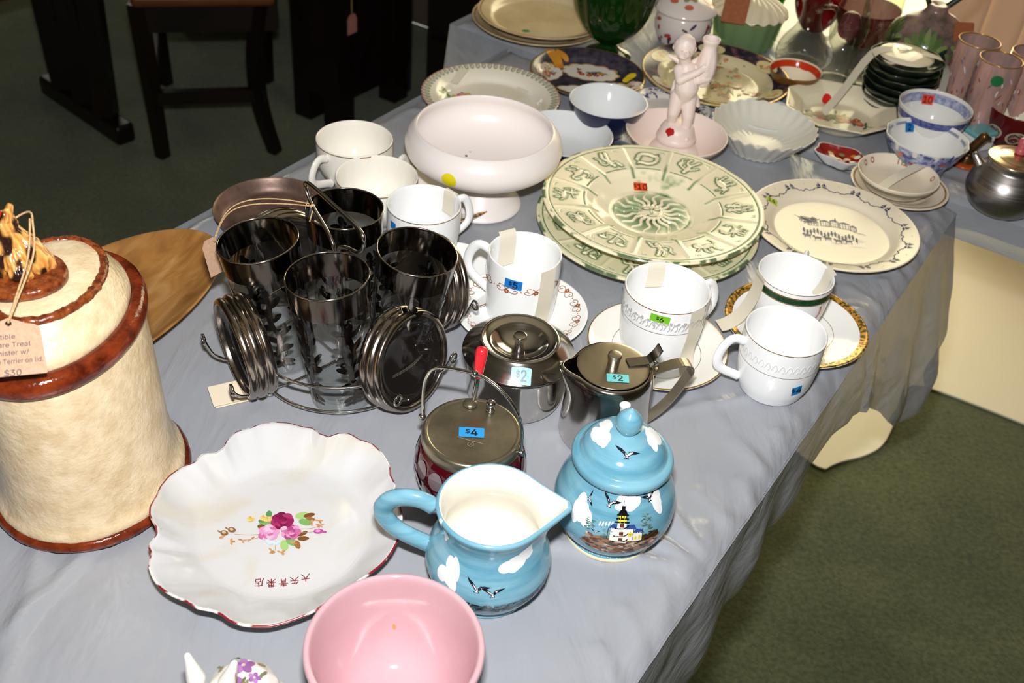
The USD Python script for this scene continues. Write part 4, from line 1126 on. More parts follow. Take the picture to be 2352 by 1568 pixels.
SP = (0.1015, 0.6440)
sp = [(0, 0.003), (0.033, 0.003), (0.034, 0.0), (0.0385, 0.0), (0.0402, 0.003), (0.0395, 0.006), (0.038, 0.0085), (0.040, 0.011), (0.048, 0.021), (0.0525, 0.034), (0.0528, 0.046), (0.050, 0.060), (0.0435, 0.073), (0.039, 0.081), (0.038, 0.086), (0.036, 0.087), (0, 0.087)]
t = thing('sugar_bowl', 'sky-blue lidded pottery sugar bowl painted with a lighthouse', 'sugar bowl', (*SP, T))
put(t, 'bowl_body', lathe(sp[5:], 120), bluem)
put(t, 'foot', lathe(sp[:7], 90), china('foot_cream', (236, 226, 190), 0.15), label='cream foot ring')
lp = [(0, 0.087), (0.036, 0.0865), (0.0418, 0.0880), (0.0434, 0.0920), (0.0425, 0.0965), (0.0392, 0.0985), (0.0372, 0.0988), (0.036, 0.1005), (0.0330, 0.1065), (0.027, 0.1125), (0.017, 0.1175), (0.0090, 0.1195), (0.0072, 0.1205), (0.0075, 0.1220), (0.0104, 0.1258), (0.0114, 0.1310), (0.0100, 0.1365), (0.0062, 0.1410), (0.0022, 0.1445), (0, 0.1450)]
lid = put(t, 'lid', lathe(lp[:13]+[(0.0, 0.1206)], 110), bluem)
put(lid, 'knob', lathe([(0, 0.120)]+lp[12:], 60), bluem)
sf_ = outer_fn(sp[6:15]); fa = front(*SP)+0.22
# lighthouse scene, plan in metres, y up the wall from the belly
pol = cloud(-0.036, 0.004, 0.016, 0.028, 7)+cloud(0.0045, 0.0185, 0.021, 0.012, 3)+cloud(0.034, 0.016, 0.016, 0.026, 6)
pol += [(affinity.scale(sbox(-.5, -.5, .5, .5), .05, .004), (0, 0, 0))][:0]
pol += [(leafp(-0.0185+0.0025*i, -0.0035+0.0006*i, 0.0045, 0.0014, 80), (240, 240, 236)) for i in range(5)]
pol += [(Polygon([(-.033, -.026), (-.02, -.014), (-.012, -.011), (.0, -.0125), (.012, -.012), (.022, -.0105), (.03, -.012), (.037, -.017), (.030, -.027), (.0, -.034), (-.02, -.033)]), (150, 112, 84))]
pol += dabs(-.028, .034, -.032, -.0125, 130, [(96, 52, 28), (120, 72, 44), (70, 44, 34), (206, 190, 168), (64, 74, 70), (170, 150, 130)], .0028, 5)
pol += dabs(.016, .034, -.016, -.0095, 26, [(52, 36, 24), (70, 60, 30), (40, 28, 22)], .0032, 6)
for cx, cy, sd in ((-.026, -.006, 1), (.023, -.001, 2), (.020, .003, 4), (-.011, -.0105, 3)):
    pol += dabs(cx-.0035, cx+.0035, cy-.005, cy+.006, 26, [(92, 128, 120), (70, 100, 96), (126, 156, 150)], .0013, sd)
W_, K_, Bn, Yl, Rf = (238, 236, 226), (22, 22, 26), (96, 54, 34), (232, 210, 60), (52, 74, 140)
pol += [(sbox(-.0085, -.0145, .0100, -.002), W_), (sbox(.0095, -.0150, .0175, -.006), W_), (Polygon([(-.0105, -.0025), (-.008, .0015), (-.004, .0015), (-.004, -.0025)]), Rf), (Polygon([(.003, -.0025), (.003, .0015), (.0105, .0015), (.0125, -.0025)]), Rf),
        (Polygon([(.0095, -.0065), (.012, -.0025), (.0165, -.003), (.0195, -.0075)]), Rf), (Polygon([(-.0048, -.0165), (-.0036, .003), (.0036, .003), (.0050, -.0165)]), W_)]
for x in (-.0105, .0100, .0178):
    pol.append((stroke([(x, -.013), (x, -.003)], .0005, False), K_))
for y in (-.0145, -.0085, -.001):
    pol += [(sbox(-.0015, y, .0018, y+.0035), Bn), (stroke([(-.0055, y-.001), (-.001, y-.0012), (.0035, y-.0004), (.0055, y+.0018)], .0011), K_)]
pol += [(circle(.0075, -.0075, .0022, 8), Yl), (stroke([(.0053, -.0075), (.0097, -.0075)], .0005, False), K_), (stroke([(.0075, -.0097), (.0075, -.0053)], .0005, False), K_), (ell(.0122, -.0115, .001, .002), Yl), (ell(.0155, -.0112, .001, .0022), Yl)]
pol += [(sbox(-.0036, .003, .0036, .0095), Yl)]
for x in (-.0034, -.0012, .0011, .0034):
    pol.append((sbox(x-.0004, .003, x+.0004, .0095), K_))
for y, w in ((.0034, .0056), (.0062, .005), (.0092, .0048)):
    pol.append((stroke([(-w, y), (w, y)], .0013, False), K_))
pol += [(Polygon([(-.0044, .0098), (-.0028, .0128), (-.0018, .0132), (-.0018, .0162), (.0018, .0162), (.0018, .0132), (.0028, .0128), (.0044, .0098)]), K_), (sbox(-.0003, .016, .0003, .0205), K_)]
pol += gull(-.0135, .0175, .0105, -12)+gull(.0275, .020, .0098, 5, -1)+gull(-.034, .014, .0065, -60)+gull(-.020, -.0095, .004, 10)
m, c = decal(pol, side_map(sf_, fa, 0.0605, 0.050), 0.004, 0.0003, 0.000002)
put(t, 'lighthouse_painting', m, painted('glaze_print', 0.15), paint=c)
lq = np.array(chaikin(lp[6:13], 2)); lq = lq[np.argsort(lq[:, 0])]
zl = lambda x, y: np.interp(np.hypot(x, y), lq[:, 0], lq[:, 1])
pol = cloud(-0.021, 0.003, 0.013, 0.026, 2)+cloud(-0.016, -0.010, 0.012, 0.014, 9)+cloud(0.022, 0.004, 0.012, 0.024, 4)+gull(0.002, -0.0215, 0.0105, 0)
m, c = decal(pol, up_map(zl, (0, 0), fa-0.16+PI/2), 0.003, 0.0003, 0.000002)
put(lid, 'cloud_painting', m, painted('glaze_print', 0.15), paint=c)
q = thing('spoon', 'white plastic spoon handle sticking up behind the sugar bowl knob', 'spoon', (0.1030, 0.6900, T), 0.0)
put(q, 'spoon_handle', blobs([((0.0, 0, 0.004), 0.003, (-0.0035, -0.0200, 0.1255), 0.0036), ((-0.0052, -0.0200, 0.1255), 0.0033, (-0.0018, -0.0200, 0.1255), 0.0033)], 0.002, 3), plain('white_plastic', (236, 236, 240), 0.3))

# ---------------------------------------------------------------- ruby jam jar with bail handle, and its spoon
JJ = (-0.0265, 0.6740)
t = thing('jam_jar', 'ruby cut-glass jam jar with tarnished metal lid and blue $4 sticker', 'jar', (*JJ, T))
ruby = plain('ruby_glass', (66, 6, 16), 0.06, 0.0, coat_weight=0.5)
jj = [(0, 0.002), (0.034, 0.0), (0.040, 0.002), (0.0455, 0.015), (0.0495, 0.034), (0.0505, 0.048), (0.0485, 0.062), (0.0455, 0.070), (0.042, 0.074), (0, 0.074)]
jj = [(r*0.985, z*0.86) for r, z in jj]
put(t, 'glass_body', lathe(jj, 120, 2, lambda a, r, z: (r*(1-0.012*np.abs(np.sin(8*a))), z)), ruby)
jof = outer_fn(jj[:9]); pol = []
for k in range(16):
    x = 2*PI*0.05*(k+0.5)/16
    for y, w, h in ((0.048, 0.0078, 0.0092), (0.028, 0.0078, 0.0090), (0.011, 0.0062, 0.0066)):
        pol.append((ell(x+(0.0098 if y == 0.028 else 0), y, w, h), (0, 0, 0)))
m, c = decal([(unary_union([p for p, _ in pol]), (0, 0, 0))], side_map(jof, 0, 0, 0.05), 0.004, 0.0004)
put(t, 'cut_ovals', m, plain('clear_cut', (112, 98, 102), 0.06, 0.0, coat_weight=0.5), label='clear cut ovals in the ruby glass')
tarn = noisy('tarnished_silver', (128, 122, 104), (160, 152, 130), 35, 0.3, 0.85, bump=0.15, bdist=0.0006, bscale=160)
lidp = [(0.040, 0.0725), (0.0435, 0.0735), (0.0440, 0.0790), (0.0432, 0.0835), (0.0415, 0.0855), (0.0392, 0.0858), (0.0380, 0.0850), (0.0370, 0.0852), (0, 0.0858)]
lidp = [(r*1.015, z-0.0105) for r, z in lidp]
lid = put(t, 'lid', lathe(lidp, 100), tarn)
zt = lambda x, y: 0.0753+0*x
ra = math.atan2(0.0365, 0.0)
put(lid, 'hinge_dome', cat(lathe([(0, 0), (0.007, 0), (0.0062, 0.0025), (0.003, 0.0042), (0, 0.0045)], 30)).apply_translation([-0.005, 0.033, 0.0751]), tarn)
put(lid, 'knob', cat(lathe([(0, 0), (0.0045, 0), (0.0042, 0.0025), (0.0024, 0.0035), (0.0024, 0.0045), (0.0046, 0.0068), (0.0044, 0.0098), (0.002, 0.0118), (0, 0.012)], 30)).apply_translation([0.0135, 0.0275, 0.0751]), chrome)
fa = front(*JJ)
sticker(t, '$4', 0.0220, 0.0120, (40, 150, 216), up_map(zt, (-0.0005, -0.0030), 0.06))
m, c = decal([(affinity.translate(affinity.rotate(text_poly('PALMER', 0.0016, False), 0), 0, 0), (170, 164, 148))][:0]+[(circle(0.0, -0.0175, 0.0028, 16).difference(circle(0, -0.0175, 0.0023, 16)), (186, 180, 160)), (affinity.translate(text_poly('R', 0.0022, False), 0, -0.0175), (186, 180, 160)), (stroke([(-0.012, -0.010), (-0.002, -0.013), (0.010, -0.0155)], 0.0006), (186, 180, 160))], up_map(zt), 0.003, 0.0002)
put(lid, 'engraved_mark', m, painted('engraving', 0.3, 0.6), paint=c)
e0, e1 = np.array([-0.0450, 0.0170, 0.0690]), np.array([0.0430, -0.0150, 0.0690])
axd = (e1-e0)/np.linalg.norm(e1-e0); half = np.linalg.norm(e1-e0)/2; ctr = (e0+e1)/2
arc = [ctr-axd*half, ctr-axd*half*1.02+[0, 0.002, 0.022], ctr-axd*half*0.98+[0, 0.005, 0.042], ctr-axd*half*0.80+[0, 0.007, 0.055], ctr-axd*half*0.35+[0, 0.008, 0.061], ctr+[0, 0.009, 0.062], ctr+axd*half*0.35+[0, 0.008, 0.059], ctr+axd*half*0.78+[0, 0.006, 0.044], ctr+axd*half*0.98+[0, 0.003, 0.024], ctr+axd*half]
h = put(t, 'bail_handle', tube(spline(arc, 50), 0.0017, 8), chrome)
for p in (e0-axd*0.001, e1+axd*0.001, ctr+[0, 0.009, 0.062]-axd*0.001):
    put(h, 'ball', ball(p, 0.0034, 2), chrome)
q = thing('jam_spoon', 'jam spoon with a red plastic handle standing in the ruby jar', 'spoon', (0, 0, T))
a, b, c0 = np.array([-0.0253, 0.7250, 0.1270]), np.array([-0.0271, 0.7165, 0.0985]), np.array([-0.0293, 0.7085, 0.0760])
dd = (a-b)/np.linalg.norm(a-b)
m = lathe([(0, 0), (0.0036, 0), (0.0040, 0.003), (0.0052, 0.018), (0.0057, 0.0255), (0.0050, 0.0288), (0.0025, 0.0305), (0, 0.0308)], 32); rot_to(m, [0, 0, 1], dd); m.apply_translation(b)
put(q, 'handle', m, plain('red_plastic', (212, 40, 50), 0.25))
put(q, 'stem', tube([b+dd*0.001, b-dd*0.010, c0, c0-dd*0.006], [0.0024, 0.0022, 0.002, 0.002], 8), chrome)

# ---------------------------------------------------------------- stainless sugar bowl and milk pot
def brushed(name, rgb, rough, sc=(1, 1, 60)):
    return mat(name, {'t': ('texture_coordinate', {}), 'm': ('mapping', dict(scale=sc)), 'n': ('noise_texture', dict(scale=12, detail=4)), 'r': ('map_range', dict(to_min=rough*0.7, to_max=rough*1.4)), 'p': ('principled_bsdf', dict(base_color=lin(rgb), metallic=1.0))},
               [('t.object', 'm.vector'), ('m.vector', 'n.vector'), ('n.fac', 'r.value'), ('r.result', 'p.roughness')])
steel = brushed('steel_polished', (206, 202, 196), 0.13)
satin = brushed('steel_satin', (196, 186, 170), 0.26, (3, 1, 1))
ST = (0.0075, 0.8100)
t = thing('sugar_pot', 'round stainless steel lidded sugar pot with pale blue $2 sticker', 'pot', (*ST, T))
put(t, 'pot_body', lathe([(0, 0.002), (0.040, 0.0), (0.0455, 0.002), (0.0488, 0.009), (0.0492, 0.030), (0.0492, 0.052), (0.0525, 0.0548), (0.0548, 0.0560), (0.0548, 0.0575), (0, 0.0578)], 100), steel)
lp2 = [(0.050, 0.0575), (0.0553, 0.0578), (0.0556, 0.0592), (0.0535, 0.0612), (0.0475, 0.0668), (0.0400, 0.0728), (0.0385, 0.0745), (0.0365, 0.0748), (0.0350, 0.0735), (0.032, 0.0725), (0.0285, 0.0722), (0.0270, 0.0712), (0.020, 0.0655), (0.010, 0.0620), (0, 0.0615)]
lid = put(t, 'lid', lathe(lp2, 110), steel)
put(lid, 'knob', lathe([(0.0052, 0.0612), (0.0048, 0.068), (0.0050, 0.072), (0.0070, 0.0742), (0.0072, 0.0770), (0.0062, 0.0782), (0, 0.0783)], 40), steel)
zf2 = top_fn(lp2)
fa = front(*ST)
sticker(t, '$2', 0.0190, 0.0125, (160, 214, 232), up_map(zf2, (0.0475*math.cos(fa+0.10), 0.0475*math.sin(fa+0.10)), 0.05), ink=(120, 138, 146))

MP = (0.0960, 0.7690)
mp = [(0, 0.002), (0.041, 0.0), (0.0425, 0.002), (0.0430, 0.006), (0.0418, 0.030), (0.0405, 0.060), (0.0402, 0.074), (0.0392, 0.081), (0.0370, 0.0838), (0.0345, 0.0842), (0.0342, 0.083), (0.0375, 0.079), (0.0392, 0.06), (0.0405, 0.01), (0, 0.006)]
t = thing('milk_pot', 'stainless steel milk pot with hinged lid, strap handle and turquoise $2 sticker', 'pot', (*MP, T))
sd = math.atan2(-0.008, -0.043)
def msp(a, r, z):
    d = (a-sd+PI) % (2*PI)-PI
    w = np.exp(-(d/0.30)**2)*np.clip((z-0.052)/0.030, 0, 1)**1.3
    return r+0.0125*w*(1-0.0*d), z+0.003*w
put(t, 'pot_body', lathe(mp, 120, 2, msp), steel)
lm = lathe([(0, 0.0842), (0.0338, 0.0842), (0.0342, 0.0852), (0.0335, 0.0860), (0, 0.0864)], 90)
lid = put(t, 'lid', lm, satin)
put(lid, 'knob', lathe([(0.0056, 0.0862), (0.0056, 0.0905), (0.0068, 0.0975), (0.0066, 0.0990), (0, 0.0993)], 40), satin)
hd = math.atan2(0.024, 0.077); ho = np.array([math.cos(hd), math.sin(hd), 0]); ht_ = np.array([-ho[1], ho[0], 0])
def strap(pts, w, th_=0.0013):
    p = spline(pts, 40); p = np.array(p)
    tg_ = np.gradient(p, axis=0); nn_ = np.cross(tg_, ht_); nn_ /= np.linalg.norm(nn_, axis=1, keepdims=True)
    P = np.stack([p-ht_*w/2-nn_*th_/2, p+ht_*w/2-nn_*th_/2, p+ht_*w/2+nn_*th_/2, p-ht_*w/2+nn_*th_/2], 1)
    m = grid(P, wrap_v=True)
    return m
def hq(x, z):
    return ho*x+np.array([0, 0, z])
put(t, 'handle', strap([hq(0.040, 0.072), hq(0.048, 0.0755), hq(0.060, 0.079), hq(0.074, 0.080), hq(0.081, 0.074), hq(0.077, 0.058), hq(0.064, 0.032), hq(0.050, 0.016), hq(0.0420, 0.010)], 0.0125), satin, False)
hg = put(lid, 'hinge', cat(strap([hq(0.014, 0.0868), hq(0.026, 0.0870), hq(0.0345, 0.0872)], 0.0115), strap([hq(0.0345, 0.0872), hq(0.0395, 0.0925), hq(0.0445, 0.1020)], 0.0115)), steel, False)
put(hg, 'pin', cat(tube([hq(0.040, 0.0885)-ht_*0.0075, hq(0.040, 0.0885)+ht_*0.0075], 0.0024, 12), strap([hq(0.041, 0.087), hq(0.045, 0.078), hq(0.0405, 0.062)], 0.008)), steel)
sticker(t, '$2', 0.0205, 0.0112, (112, 208, 208), up_map(lambda x, y: 0.0862+0*x, (0.0040, -0.0190), 0.04))

# ---------------------------------------------------------------- pedestal bowl
CP = (-0.0585, 1.1700)
t = thing('pedestal_bowl', 'large matte white pedestal bowl with a round yellow sticker', 'bowl', (*CP, T))
cp_ = [(0, 0.006), (0.030, 0.006), (0.046, 0.001), (0.050, 0.0), (0.053, 0.002), (0.0515, 0.006), (0.044, 0.013), (0.034, 0.026), (0.028, 0.038), (0.031, 0.044), (0.050, 0.049), (0.075, 0.058), (0.0925, 0.070), (0.0975, 0.083), (0.0945, 0.096), (0.0880, 0.1040), (0.0840, 0.1080), (0.0815, 0.1075), (0.0822, 0.1020), (0.0880, 0.092), (0.0885, 0.080), (0.080, 0.066), (0.055, 0.056), (0.02, 0.0525), (0, 0.052)]
put(t, 'bowl_body', lathe(cp_, 110), plain('bisque_white', (238, 230, 226), 0.32))
fa = front(*CP)
sticker(t, '', 0.0185, 0.0185, (226, 212, 16), side_map(outer_fn(cp_[10:16]), fa-0.40, 0.0810, 0.095), True)
m, c = decal([(ell(-0.022, 0.020, 0.0018, 0.0022), (60, 50, 44)), (ell(0.052, -0.030, 0.0018, 0.0012), (70, 60, 54)), (ell(0.030, -0.016, 0.003, 0.0016), (176, 160, 148)), (ell(-0.018, 0.030, 0.001, 0.001), (150, 140, 130))], up_map(top_fn(cp_[17:])), 0.003)
put(t, 'dark_specks', m, painted('glaze_print', 0.15), paint=c)

# ---------------------------------------------------------------- zodiac plates: relief built into the surface, green glaze pooled in its hollows
def S(*pts, w=0.16):
    return LineString(chaikin(pts, 2) if len(pts) > 2 else pts).buffer(w/2, 4)


def figures():
    """twelve little relief figures in a box from -1 to 1, heads up"""
    F = {}
    F['fish'] = unary_union([S((-.8, -.2), (-.7, .4), (-.1, .75), (.5, .6), w=.3), S((.8, .2), (.6, -.5), (0, -.6), (-.5, -.35), w=.34), Polygon([(.45, .6), (.85, .85), (.75, .35)]), Polygon([(-.5, -.3), (-.9, -.6), (-.8, 0)])])
    F['water'] = unary_union([circle(.05, .75, .17), S((0, .55), (-.05, 0), w=.34), S((-.1, .4), (-.55, .1), (-.7, -.1), w=.15), S((.1, .4), (.5, .3), (.7, .0), w=.15), S((0, -.05), (-.3, -.5), (-.5, -.9), w=.2), S((0, -.05), (.35, -.45), (.2, -.9), w=.2), ell(.72, -.1, .2, .28), S((.7, -.3), (.85, -.6), (.6, -.9), w=.14)])
    F['goat'] = unary_union([ell(-.1, .0, .55, .26), circle(-.62, .35, .2), S((-.6, .5), (-.35, .85), (-.05, .8), w=.12), S((-.7, .5), (-.55, .95), (-.2, 1.), w=.1), S((-.4, -.1), (-.6, -.5), (-.4, -.8), w=.16), S((.1, -.1), (.0, -.5), (.15, -.85), w=.16), S((.4, .05), (.8, -.1), (.85, .35), (.55, .45), w=.2)])
    F['archer'] = unary_union([ell(.15, -.25, .5, .22), S((-.3, -.2), (-.3, .35), w=.28), circle(-.32, .6, .17), S((-.3, .3), (-.8, .35), w=.12), S((-.75, .85), (-.95, .35), (-.75, -.15), w=.09), S((-.3, .3), (.3, .5), w=.12), S((-.2, -.35), (-.45, -.85), w=.15), S((.1, -.4), (.0, -.9), w=.15), S((.5, -.35), (.65, -.9), w=.15), S((.6, -.2), (.9, -.5), w=.12)])
    F['scorpion'] = unary_union([ell(-.05, 0, .5, .27), S((.4, .05), (.8, .15), (.9, .55), (.6, .65), w=.15), S((-.5, .1), (-.8, .35), (-.6, .6), w=.14), S((-.5, -.1), (-.85, -.3), (-.65, -.6), w=.14)]+[S((-.3+.2*i, s*.2), (-.35+.22*i, s*.6), w=.09) for i in range(4) for s in (-1, 1)])
    F['scales'] = unary_union([S((-.75, .45), (0, .65), (.75, .3), w=.14), S((0, .65), (0, -.2), w=.16), ell(-.75, -.25, .34, .15), ell(.72, -.45, .34, .15), S((-.75, .45), (-1., -.2), w=.06), S((-.75, .45), (-.5, -.2), w=.06), S((.75, .3), (.5, -.4), w=.06), S((.75, .3), (.98, -.4), w=.06), circle(0, .8, .13), ell(.05, -.5, .2, .25)])
    F['maiden'] = unary_union([circle(-.2, .75, .17), S((-.1, .55), (.0, .1), w=.34), S((0, .1), (-.15, -.4), (-.25, -.9), w=.24), S((.05, .1), (.3, -.35), (.1, -.9), w=.24), S((-.15, .45), (-.6, .3), (-.6, .75), w=.13), S((.1, .4), (.5, .55), (.75, .2), (.6, -.2), (.85, -.5), w=.13), S((-.6, .6), (-.75, .95), w=.2)])
    F['lion'] = unary_union([ell(.15, -.05, .55, .25), circle(-.45, .25, .33), S((-.2, -.2), (-.4, -.6), (-.2, -.9), w=.18), S((.1, -.2), (.0, -.85), w=.16), S((.55, -.2), (.5, -.6), (.75, -.9), w=.18), S((.65, .05), (.95, .2), (.8, .6), w=.1), S((-.5, -.1), (-.85, -.35), w=.15)])
    F['crab'] = unary_union([ell(.05, -.1, .36, .3), S((-.3, .05), (-.75, .3), (-.6, .7), w=.16), S((.35, .05), (.75, .35), (.55, .7), w=.16), Polygon([(-.75, .6), (-.4, .9), (-.45, .55)]), Polygon([(.7, .6), (.35, .9), (.42, .55)])]+[S((.1*i-.15, -.25), (.35*i-.4, -.55), (.28*i-.35, -.85), w=.11) for i in range(4)]+[S((.35, -.1), (.85, -.2), w=.11), S((-.3, -.15), (-.8, -.25), w=.11)])
    F['twins'] = unary_union([q for s in (-1, 1) for q in (circle(s*.3, .75, .17), S((s*.3, .55), (s*.25, .05), w=.26), S((s*.3, .05), (s*.4, -.45), (s*.3, -.9), w=.17), S((s*.18, .05), (s*.08, -.5), (s*.12, -.9), w=.14), S((s*.35, .45), (s*.7, .1), (s*.5, -.15), w=.12), S((s*.25, .4), (0, .3), w=.12))])
    F['bull'] = unary_union([ell(.1, 0, .55, .3), circle(-.55, .2, .24), S((-.7, .35), (-.9, .7), w=.1), S((-.45, .4), (-.35, .8), w=.1), S((-.25, -.2), (-.35, -.85), w=.17), S((.15, -.2), (.05, -.85), w=.17), S((.55, -.15), (.7, -.85), w=.17), S((.65, .1), (.95, -.2), w=.09)])
    F['ram'] = unary_union([ell(.05, -.05, .5, .3), circle(-.5, .3, .2), S((-.5, .45), (-.2, .6), (-.1, .3), (-.35, .2), w=.13), S((-.2, -.25), (-.3, -.85), w=.16), S((.15, -.25), (.1, -.85), w=.16), S((.45, -.2), (.6, -.85), w=.16), S((.5, .1), (.8, .3), w=.16)])
    return F


ZR = 0.137
FG = figures()
# plan: which figure stands where (degrees, anticlockwise from the plate's x axis)
order = ['twins', 'bull', 'water', 'fish', 'maiden', 'goat', 'archer', 'scorpion', 'scales', 'maiden', 'lion', 'crab']
WELL, SUN, CH = 0.082, 0.047, 0.026
figs, glyphs = [], []
for k, nm in enumerate(order):
    a = math.radians(2+30*k)
    g = affinity.scale(FG[nm], 0.0165, 0.0165, origin=(0, 0))
    g = affinity.translate(affinity.rotate(g, math.degrees(a)+90, origin=(0, 0)), 0.106*math.cos(a), 0.106*math.sin(a))
    figs.append(g)
    b = a-0.17
    glyphs.append(affinity.translate(affinity.rotate(affinity.scale(S((-.8, .6), (-.2, -.6), (.3, .6), (.8, -.5), w=.3), 0.0035, 0.0035, origin=(0, 0)), math.degrees(b)+90, origin=(0, 0)), 0.122*math.cos(b), 0.122*math.sin(b)))
FU, GU = unary_union(figs), unary_union(glyphs)


def zodiac():
    nr, nt = 190, 600
    r = np.concatenate([np.linspace(0.0005, 0.05, 50), np.linspace(0.0508, WELL, 30), np.linspace(WELL+0.0005, ZR-0.004, 95), np.linspace(ZR-0.0035, ZR, 15)])
    t = np.linspace(0, 2*PI, nt, endpoint=False)
    Rr, Tt = np.meshgrid(r, t, indexing='ij'); x, y = Rr*np.cos(Tt), Rr*np.sin(Tt)
    base = np.interp(Rr, [0, 0.048, 0.053, 0.074, WELL, WELL+0.004, 0.128, ZR-0.003, ZR-0.001, ZR], [0.0062, 0.0065, 0.0072, 0.0155, 0.0205, 0.0212, 0.0262, 0.0268, 0.0262, 0.0248])
    pts = shapely.points(x, y)
    shapely.prepare(FU); shapely.prepare(FU.boundary)
    ins = shapely.contains(FU, pts); ringm = Rr > WELL+0.002
    dist = np.zeros_like(Rr); dist[ringm] = shapely.distance(FU.boundary, pts[ringm]); dist[~ringm] = 0.05
    h = np.where(ins, 0.0021*(1-np.exp(-dist/0.0013)), 0)
    pool = np.where(~ins & ringm, np.exp(-(dist/0.0021)**1.5), 0)
    edge_glaze = np.where(ins, np.exp(-dist/0.0005)*0.35, 0)  # extra green glaze just inside each figure's edge
    gi = np.zeros_like(Rr, bool); gi[ringm] = shapely.contains(GU, pts[ringm])
    h += gi*-0.0004; pool = np.maximum(pool, gi*0.45)
    # spokes between the fields, the two engraved circles
    sp_ = (np.degrees(Tt)-17) % 30; sp_ = np.minimum(sp_, 30-sp_)*PI/180*Rr
    spoke = np.exp(-(sp_/0.0022)**2)*((Rr > 0.070) & (Rr < 0.128))
    h += 0.0011*spoke; pool = np.maximum(pool, 0.8*spoke*np.clip((0.104-Rr)/0.02, 0.12, 1)*(0.4+0.8*meshkit.noise(np.stack([x*40, y*40, 0*x], -1), 2)))
    gap = sp_ > 0.0065
    for rc, wdt, msk in ((WELL+0.0035, 0.0009, gap), (0.1292, 0.0008, True)):
        ln = np.exp(-((Rr-rc)/wdt)**2)*msk
        h -= 0.0011*ln; pool = np.maximum(pool, 0.95*ln)
    # sun face in the well
    ph = (18*(Tt+0.075*np.sin((Rr-0.016)*270))+PI) % (2*PI)-PI
    kk = np.clip((Rr-0.016)/0.030, 0, 1)
    flame = np.clip((0.80*(1-0.85*kk)*PI-np.abs(ph))/0.55, 0, 1)*((Rr > 0.0155) & (Rr < 0.0455))
    h += 0.0021*flame; pool = np.maximum(pool, (1-flame)*((Rr > 0.0165) & (Rr < 0.0455))*np.clip(1.05-kk*0.75, 0, 1)*np.clip((np.abs(ph)-0.6*(1-kk))/0.5, 0, 1))
    h += 0.0032*np.clip(1-(Rr/0.0175)**2, 0, 1)**0.5
    fx, fy = x, y                            # the face looks up along -y of the plate
    def fe(cx, cy, a, b, ht, pl):
        nonlocal h, pool
        q = ((fx-cx)/a)**2+((fy-cy)/b)**2
        k = np.clip(1-q, 0, 1); h = h+ht*k; pool = np.maximum(pool, pl*np.exp(-((q-1)/0.5)**2))
    fe(-.0066, .0045, .0046, .0030, .0012, .9); fe(.0066, .0045, .0046, .0030, .0012, .9); fe(0, -.001, .0020, .0054, .0018, .6); fe(0, -.0100, .0056, .0016, .0010, 1)
    n1 = meshkit.fbm(np.stack([x*28, y*28, 0*x], -1), 4, 9); n2 = meshkit.fbm(np.stack([x*70, y*70, 0*x+3], -1), 3, 4)
    well = np.clip((WELL-Rr)/0.004, 0, 1)
    stain = np.clip((n1-0.62)/0.10, 0, 1)*well*0.5 + np.clip((Rr-(ZR-0.0045))/0.002, 0, 1)*np.clip((n2-0.50)/0.1, 0, 1)*0.8 + 0.05*n2 + np.clip(1-np.abs(Rr-0.048)/0.004, 0, 1)*np.clip((n1-0.45)/0.15, 0, 1)*0.7
    f_ = np.clip((np.maximum(pool, stain)+edge_glaze-0.07)/0.93, 0, 1)[..., None]
    c0, c1 = lin((255, 244, 208)), lin((30, 64, 36))
    mid_ = lin((162, 182, 136))
    col = np.where(f_ < 0.45, c0+(mid_-c0)*(f_/0.45), mid_+(c1-mid_)*((f_-0.45)/0.55))
    top = np.stack([x, y, base+h], -1)
    # underside
    ub = np.array([(ZR-0.0006, 0.0232), (ZR-0.005, 0.0215), (0.10, 0.0165), (WELL, 0.0135), (0.066, 0.004), (0.060, 0.0), (0.055, 0.0), (0.053, 0.0025), (0.0005, 0.0025)])
    und = np.stack([np.outer(ub[:, 0], np.cos(t)), np.outer(ub[:, 0], np.sin(t)), np.repeat(ub[:, 1:], nt, 1)], -1)
    P = np.concatenate([top, und])
    m = grid(P, wrap_v=True); m.invert()
    cc = np.concatenate([col.reshape(-1, 3), np.tile(c0*0.85, (len(ub)*nt, 1))])
    return m, cc


ZP = (0.1553, 1.1400)
zm, zc = zodiac()
zmat = painted('zodiac_glaze', 0.12)
zrot = math.radians(0)
t = thing('zodiac_plate', 'upper of two stacked green relief zodiac plates, with orange $10 sticker', 'plate', (*ZP, T+0.0215), zrot)
put(t, 'dish', zm, zmat, paint=zc)
zt_ = lambda x, y: np.interp(np.hypot(x, y), [0, 0.048, 0.053, 0.074, WELL], [0.0066, 0.0067, 0.0074, 0.0155, 0.0205])
sticker(t, '$10', 0.0175, 0.0125, (240, 84, 24), up_map(zt_, (-0.0120, 0.0560), 0.10))
t2 = thing('zodiac_plate', 'lower of two stacked green relief zodiac plates, mostly covered', 'plate', (0.1505, 1.1275, T+0.0005), math.radians(-14))
zc2 = zc*0.72+lin((128, 160, 118))*0.28*np.clip(zc[:, 1:2]*1.3, 0, 1)  # copy of the paint mixed darker green for the upper plate's shade
put(t2, 'dish', zm, zmat, paint=zc2)

# ---------------------------------------------------------------- plates in general
def plate_profile(R, h, well, rimw=0.003, foot=None, wh=0.004):
    foot = foot or well*0.8
    return [(0, 0.0025), (foot*0.95, 0.0025), (foot*0.97, 0), (foot*1.04, 0), (foot*1.07, 0.0025), (well*1.05, wh), (well+(R-well)*0.35, h*0.52), (R-rimw, h-0.003), (R-0.0005, h-0.0018), (R, h-0.0006), (R-0.001, h+0.0003), (R-rimw*1.6, h-0.0006), (well+(R-well)*0.3, h*0.6+0.0022), (well*1.04, wh+0.003), (well*0.95, wh+0.0018), (well*0.6, wh+0.0012), (0, wh+0.0012)]


